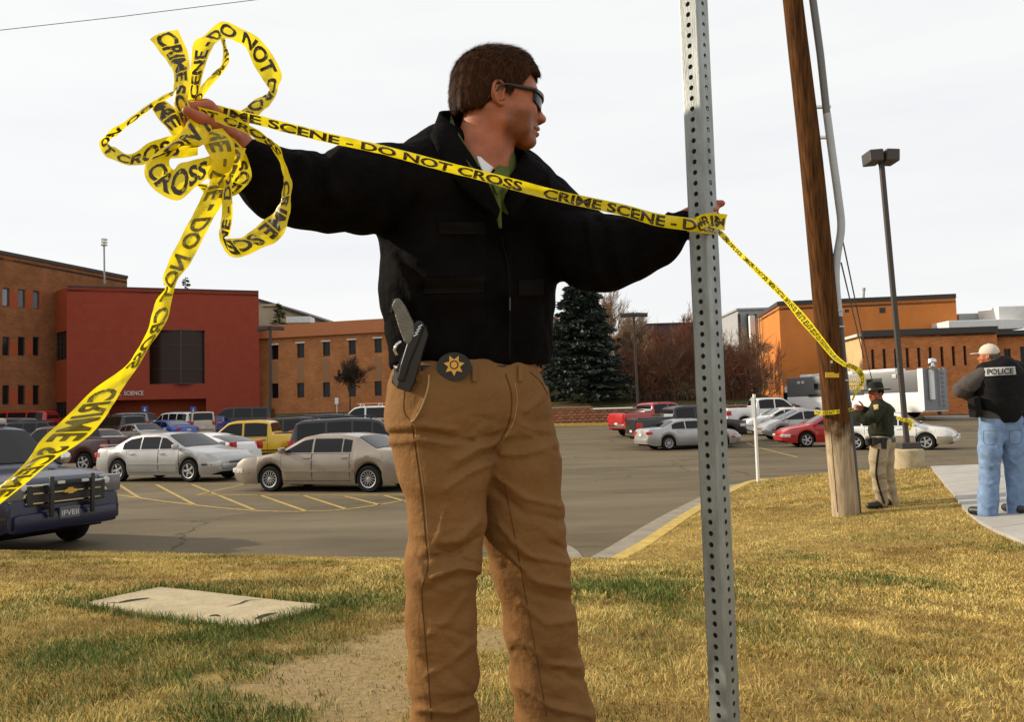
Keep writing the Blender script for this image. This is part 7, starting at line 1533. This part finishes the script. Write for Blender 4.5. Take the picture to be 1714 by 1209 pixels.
S.cut(lambda X, Y, Z: float(Q2(1675, 708)[2]) - Z + .008 * np.sin(X * 30)); S.warp(strokes([(.012, 2.5, [(1612, 640), (1622, 650), (1630, 665)]), (-.01, 2.5, [(1606, 648), (1616, 656), (1624, 668)]), (.012, 2.5, [(1645, 697), (1670, 701), (1705, 697)])])); S.warp(cloth_noise(22, .006, 30)); sw_ = S.build('sweater', MATS['sweater'], p2, O2)
S = sdf_px([[(1664, 638, -.01, 29), (1666, 672, -.01, 28)], [(1690, 638, .04, 29), (1690, 672, .04, 28)], [(1658, 620, 0, 15), (1698, 618, .06, 15)]], .010)
S.cut(lambda X, Y, Z: float(Q2(1675, 690)[2]) - Z); S.cone(Q2(1675, 625, .0), Q2(1678, 685, .0), rpx(30, D2), rpx(30, D2), .05); S.cone(Q2(1650, 622, .0), Q2(1702, 620, .05), rpx(15, D2), rpx(15, D2), .03); S.warp(cloth_noise(23, .004, 30)); vs_ = S.build('vest', MATS['vest'], p2, O2); vb = bvh_of(vs_)
pch = surf_patch(vb, [(1647, 616), (1699, 613.5), (1701, 627), (1649, 630)], 'back_patch', 'patch_grey', p2, O2, lift=.012)
tv_, tf_ = text_mesh('POLICE', .03); tw_ = (tv_[:, 0] - tv_[:, 0].min()) / (tv_[:, 0].max() - tv_[:, 0].min()); W = []
for a_, b_ in zip(tw_, tv_[:, 1]):
    x = 1652 + 44.5 * a_; y = 627.2 - 1.8 * a_ - 9.4 * b_; q = hit(vb, x, y, .022); W.append(q if q is not None else Q2(x, y, -.25))
np_mesh('lettering', np.array(W) - O2, tf_, MATS['ink'], pch, False)
for quad in ([(1630, 668), (1640, 664), (1645, 698), (1634, 700)], ): px_prism(O2, quad, D2 - .12, .14).build('radio_pouch', MATS['vest'], p2)
px_prism(O2, [(1702, 690), (1722, 688), (1722, 712), (1702, 710)], D2 - .10, .12).build('holster', MATS['vest'], p2)
for x, y, o in ((1652, 864, 0), (1702, 868, 0)):
    c = Q2(x, y, o); c[2] = float(zlawn(c[0], c[1])) + .035; dv = unit((-.5, .75, 0)) if x < 1680 else unit((-.15, .9, 0)); S = SDF(c - .25, c + .25, .012); S.cone(c + np.array([0, 0, .05]) - dv * .06, c + np.array([0, 0, .045]) + dv * .16, .055, .048, .03); zc = c[2]; S.cut(lambda X, Y, Z: zc - Z); S.build('shoe', MATS['shoe'], p2, O2)
H2 = Frame(Q2(1655, 597, .02), 138, 0, 0, .98); S = head_sdf(.006); Vh, Qh = S.extract(1); ok = Vh[:, 2] > -.16; np_mesh('head', H2(Vh) - O2, Qh, MATS['skin'], p2)
S = SDF((-.14, -.11, -.02), (.22, .11, .17), .007); S.ell((-.008, 0, .05), (.106, .088, .098), k=0); S.cut(lambda X, Y, Z: .022 - Z + .10 * np.clip(X, -.1, .1) * .3)
S.cone((.085, -.05, .045), (.085, .05, .045), .010, .010, .01); S.ell((.125, 0, .040), (.075, .072, .009), k=.012); Vc, Qc = S.extract(1); cap = np_mesh('cap', H2(Vc) - O2, Qc, MATS['cap_cream'], p2)
MB(O2).tube([H2(p) for p in ((-.104, -.03, .03), (-.112, 0, .032), (-.104, .03, .03))], .008, 6).build('cap_strap', MATS['cap_blue'], p2)
MB(O2).lathe([(.010, 0), (.006, .006)], H2((-.008, 0, .148)), seg=8).build('cap_button', MATS['cap_cream'], p2)
S = SDF(Q2(1640, 660, .35) - .14, Q2(1640, 655, .45) + .14, .007); hand(S, Q2(1639, 654, .40), (.35, .5, .65), (-1, 0, .2), (.3, -.3, 1), [(.6, .7, .5)] * 4, 1.0); S.build('hand', MATS['skin_red'], p2, O2)
S = SDF(Q2(1730, 690, .30) - .15, Q2(1730, 690, .45) + .15, .007); hand(S, Q2(1733, 681, .32), (-.4, .6, .5), (1, 0, .2), (-.3, -.3, 1), [(.6, .7, .5)] * 4, 1.0); S.build('hand', MATS['skin_red'], p2, O2)
# ================================================================ TROOPER BY THE POLE
mat('trooper_green', (.028, .030, .019), .85, var=.25, vscale=12, bump=.2, bscale=50, spec=.15); mat('trooper_tan', (.36, .29, .185), .85, var=.12, vscale=9, bump=.2, bscale=50); mat('stripe', (.03, .025, .02), .9); mat('hat_green', (.022, .026, .018), .8, spec=.15); mat('patch_gold', (.55, .35, .06), .6); mat('patch_blue', (.45, .48, .55), .6)
g0 = G(1478, 850); D3 = float(proj(*[np.array(c) for c in g0])[2]); print('trooper d', D3, g0)
p3 = empty('person', g0, 0, 'trooper in green jacket, campaign hat and tan trousers beside the utility pole', 'person'); O3 = np.array(g0); D2 = D3
S = sdf_px([[(1473, 742, -.06, 15), (1470, 768, -.08, 14), (1469, 792, -.09, 11.5), (1473, 818, -.07, 10), (1477, 842, -.05, 9.3)], [(1482, 742, .08, 15), (1482, 768, .1, 13.5), (1484, 792, .12, 11.5), (1489, 818, .13, 10), (1494, 840, .14, 9.3)], [(1474, 738, -.02, 16.5), (1481, 738, .05, 16.5)]], .011)
S.warp(strokes([(.013, 2.2, [(1458, 770), (1470, 776), (1482, 772)]), (.013, 2.2, [(1458, 790), (1470, 796), (1480, 792)]), (-.012, 2.2, [(1460, 800), (1470, 805), (1480, 802)]), (.012, 2.2, [(1464, 820), (1474, 824), (1484, 820)]), (.012, 2.2, [(1482, 800), (1492, 806), (1500, 802)])])); S.warp(cloth_noise(31, .004, 24)); tr_ = S.build('trousers', MATS['trooper_tan'], p3, O3); tb3 = bvh_of(tr_)
surf_line(tb3, [(1471, 752), (1468, 775), (1467, 795), (1472, 818), (1480, 843)], .016, 'trouser_stripe', 'stripe', p3, O3, lift=-.006)
S = sdf_px([[(1472, 690, 0, 18), (1473, 722, 0, 17.5), (1474, 733, 0, 17)], [(1478, 690, .06, 17), (1478, 722, .06, 17)], [(1470, 681, -.12, 10), (1474, 679, .16, 10)], [(1473, 684, -.17, 10.5), (1461, 697, -.24, 10), (1450, 703, -.25, 8.8), (1437, 697, -.2, 7.5), (1425, 691, -.14, 5.8)], [(1470, 682, .2, 10), (1461, 694, .16, 8.5), (1452, 692, .1, 6.8), (1446, 686, .06, 5.6)], [(1468, 671, 0, 8), (1470, 680, 0, 11)]], .010)
S.cut(lambda X, Y, Z: float(Q2(1475, 741)[2]) - Z + .006 * np.sin(X * 40)); S.warp(strokes([(.012, 2, [(1462, 690), (1468, 702), (1466, 715)]), (-.012, 2, [(1452, 700), (1460, 708), (1462, 716)]), (.012, 2, [(1440, 694), (1446, 702), (1450, 710)]), (.012, 2, [(1458, 725), (1472, 728), (1488, 726)])])); S.warp(cloth_noise(32, .006, 28)); jk3 = S.build('jacket', MATS['trooper_green'], p3, O3); j3 = bvh_of(jk3)
pt3 = surf_patch(j3, [(1461.5, 678), (1470, 677), (1470.5, 685), (1463, 686.5)], 'shoulder_patch', 'patch_gold', p3, O3, lift=.008, n=5); surf_patch(j3, [(1464, 681), (1468.5, 680.5), (1468.5, 684), (1465, 684.5)], 'patch_crest', 'patch_blue', p3, O3, lift=.014, n=4)
for x0, y0, x1, y1, o in ((1452, 731, 1494, 742, -.13),):
    S = SDF(*bounds([Q2(1450, 745, -.2), Q2(1495, 730, .3), Q2(1450, 745, .3)], .05), .010); S.cone(Q2(1470, 737, -.03), Q2(1480, 737, .06), rpx(18.5, D3), rpx(18, D3), .05); za_, zb__ = float(Q2(1475, 742)[2]), float(Q2(1475, 732)[2]); S.cut(lambda X, Y, Z: np.maximum(za_ - Z, Z - zb__)); S.build('belt', MATS['leather'], p3, O3)
for quad, o in (([(1452, 735), (1460, 733), (1461, 746), (1454, 747)], -.14), ([(1462, 733), (1469, 733), (1469, 745), (1462, 745)], -.2), ([(1474, 733), (1485, 733), (1484, 752), (1476, 752)], -.19)): 
    ho = px_prism(O3, quad, D3 + o, .08).build('belt_pouch', MATS['leather'], p3)
for x, y, o in ((1473, 849, -.06), (1490, 846, .13)):
    c = Q2(x, y, o); c[2] = float(zlawn(c[0], c[1])) ; dv = unit((-.95, -.25, 0)); S = SDF(c - .28, c + .28, .013); S.cone(c + np.array([0, 0, .05]) - dv * .05, c + np.array([0, 0, .045]) + dv * .17, .052, .045, .03); S.cone(c + np.array([0, 0, .05]), c + np.array([0, 0, .12]), .05, .055, .03); zc = c[2]; S.cut(lambda X, Y, Z: zc - Z); S.build('shoe', MATS['shoe'], p3, O3)
H3 = Frame(Q2(1466.5, 660.5, .0), 196, -2, 0, 1.0); S = head_sdf(.006); Vh, Qh = S.extract(1); np_mesh('head', H3(Vh) - O3, Qh, MATS['skin_red'], p3)
S = SDF((-.10, -.10, -.06), (.06, .10, .08), .008); S.ell((-.012, 0, .035), (.101, .082, .092), k=0); S.cut(lambda X, Y, Z: np.maximum(X - .035, -.03 - Z)); Vc, Qc = S.extract(1); np_mesh('hair', H3(Vc) - O3, Qc, MATS['hair'], p3)
hat = MB(O3); seg = 28; prof = [(.200, .050), (.195, .058), (.115, .062), (.108, .075), (.102, .12), (.090, .165), (.055, .178), (.012, .165)]; rows = []
for r_, z_ in prof: rows.append([tuple(H3((math.cos(a) * r_ * 1.03, math.sin(a) * r_ * (.93 if r_ > .15 else .9), z_ + (.014 * abs(math.sin(a)) ** 2 if r_ > .15 else 0)))) for a in np.linspace(0, 2 * math.pi, seg)])
rows = [[tuple(H3((math.cos(a) * .112, math.sin(a) * .10, .052))) for a in np.linspace(0, 2 * math.pi, seg)]] + rows
hat.grid(rows).build('campaign_hat', MATS['hat_green'], p3, 40)
hb_ = MB(O3); hb_.grid([[tuple(H3((math.cos(a) * r_ * 1.03, math.sin(a) * r_ * .9, z_))) for a in np.linspace(0, 2 * math.pi, seg)] for r_, z_ in ((.1165, .064), (.1095, .088))]); hb_.build('hat_band', MATS['leather'], p3, 40)
MB(O3).lathe([(.022, 0), (.018, .008)], (0, 0, 0), axis='x', seg=10).build('hat_badge', MATS['sign_white'], p3).location = [float(c) for c in H3((.105, .0, .11)) - O3]
for k in (0, 2): MB(O3)
S = SDF(*bounds([Q2(1405, 700, -.35), Q2(1432, 675, .1), Q2(1405, 700, .1)], .04), .006); hand(S, Q2(1424, 690.5, -.14), Q2(1412, 683, -.16) - Q2(1424, 690.5, -.14), (.1, -.3, .9), (.2, -.2, 1), [(.35, .6, .5)] * 4, 1.05, thumb=(1.3, .2)); S.build('hand', MATS['skin_red'], p3, O3)
S = SDF(*bounds([Q2(1430, 700, -.25), Q2(1452, 672, .25), Q2(1430, 700, .25)], .04), .006); hand(S, Q2(1446, 686, .06), Q2(1436, 683, .02) - Q2(1446, 686, .06), (.1, -.3, .9), (.2, -.2, 1), [(.5, .7, .5)] * 4, 1.05); S.build('hand', MATS['skin_red'], p3, O3)
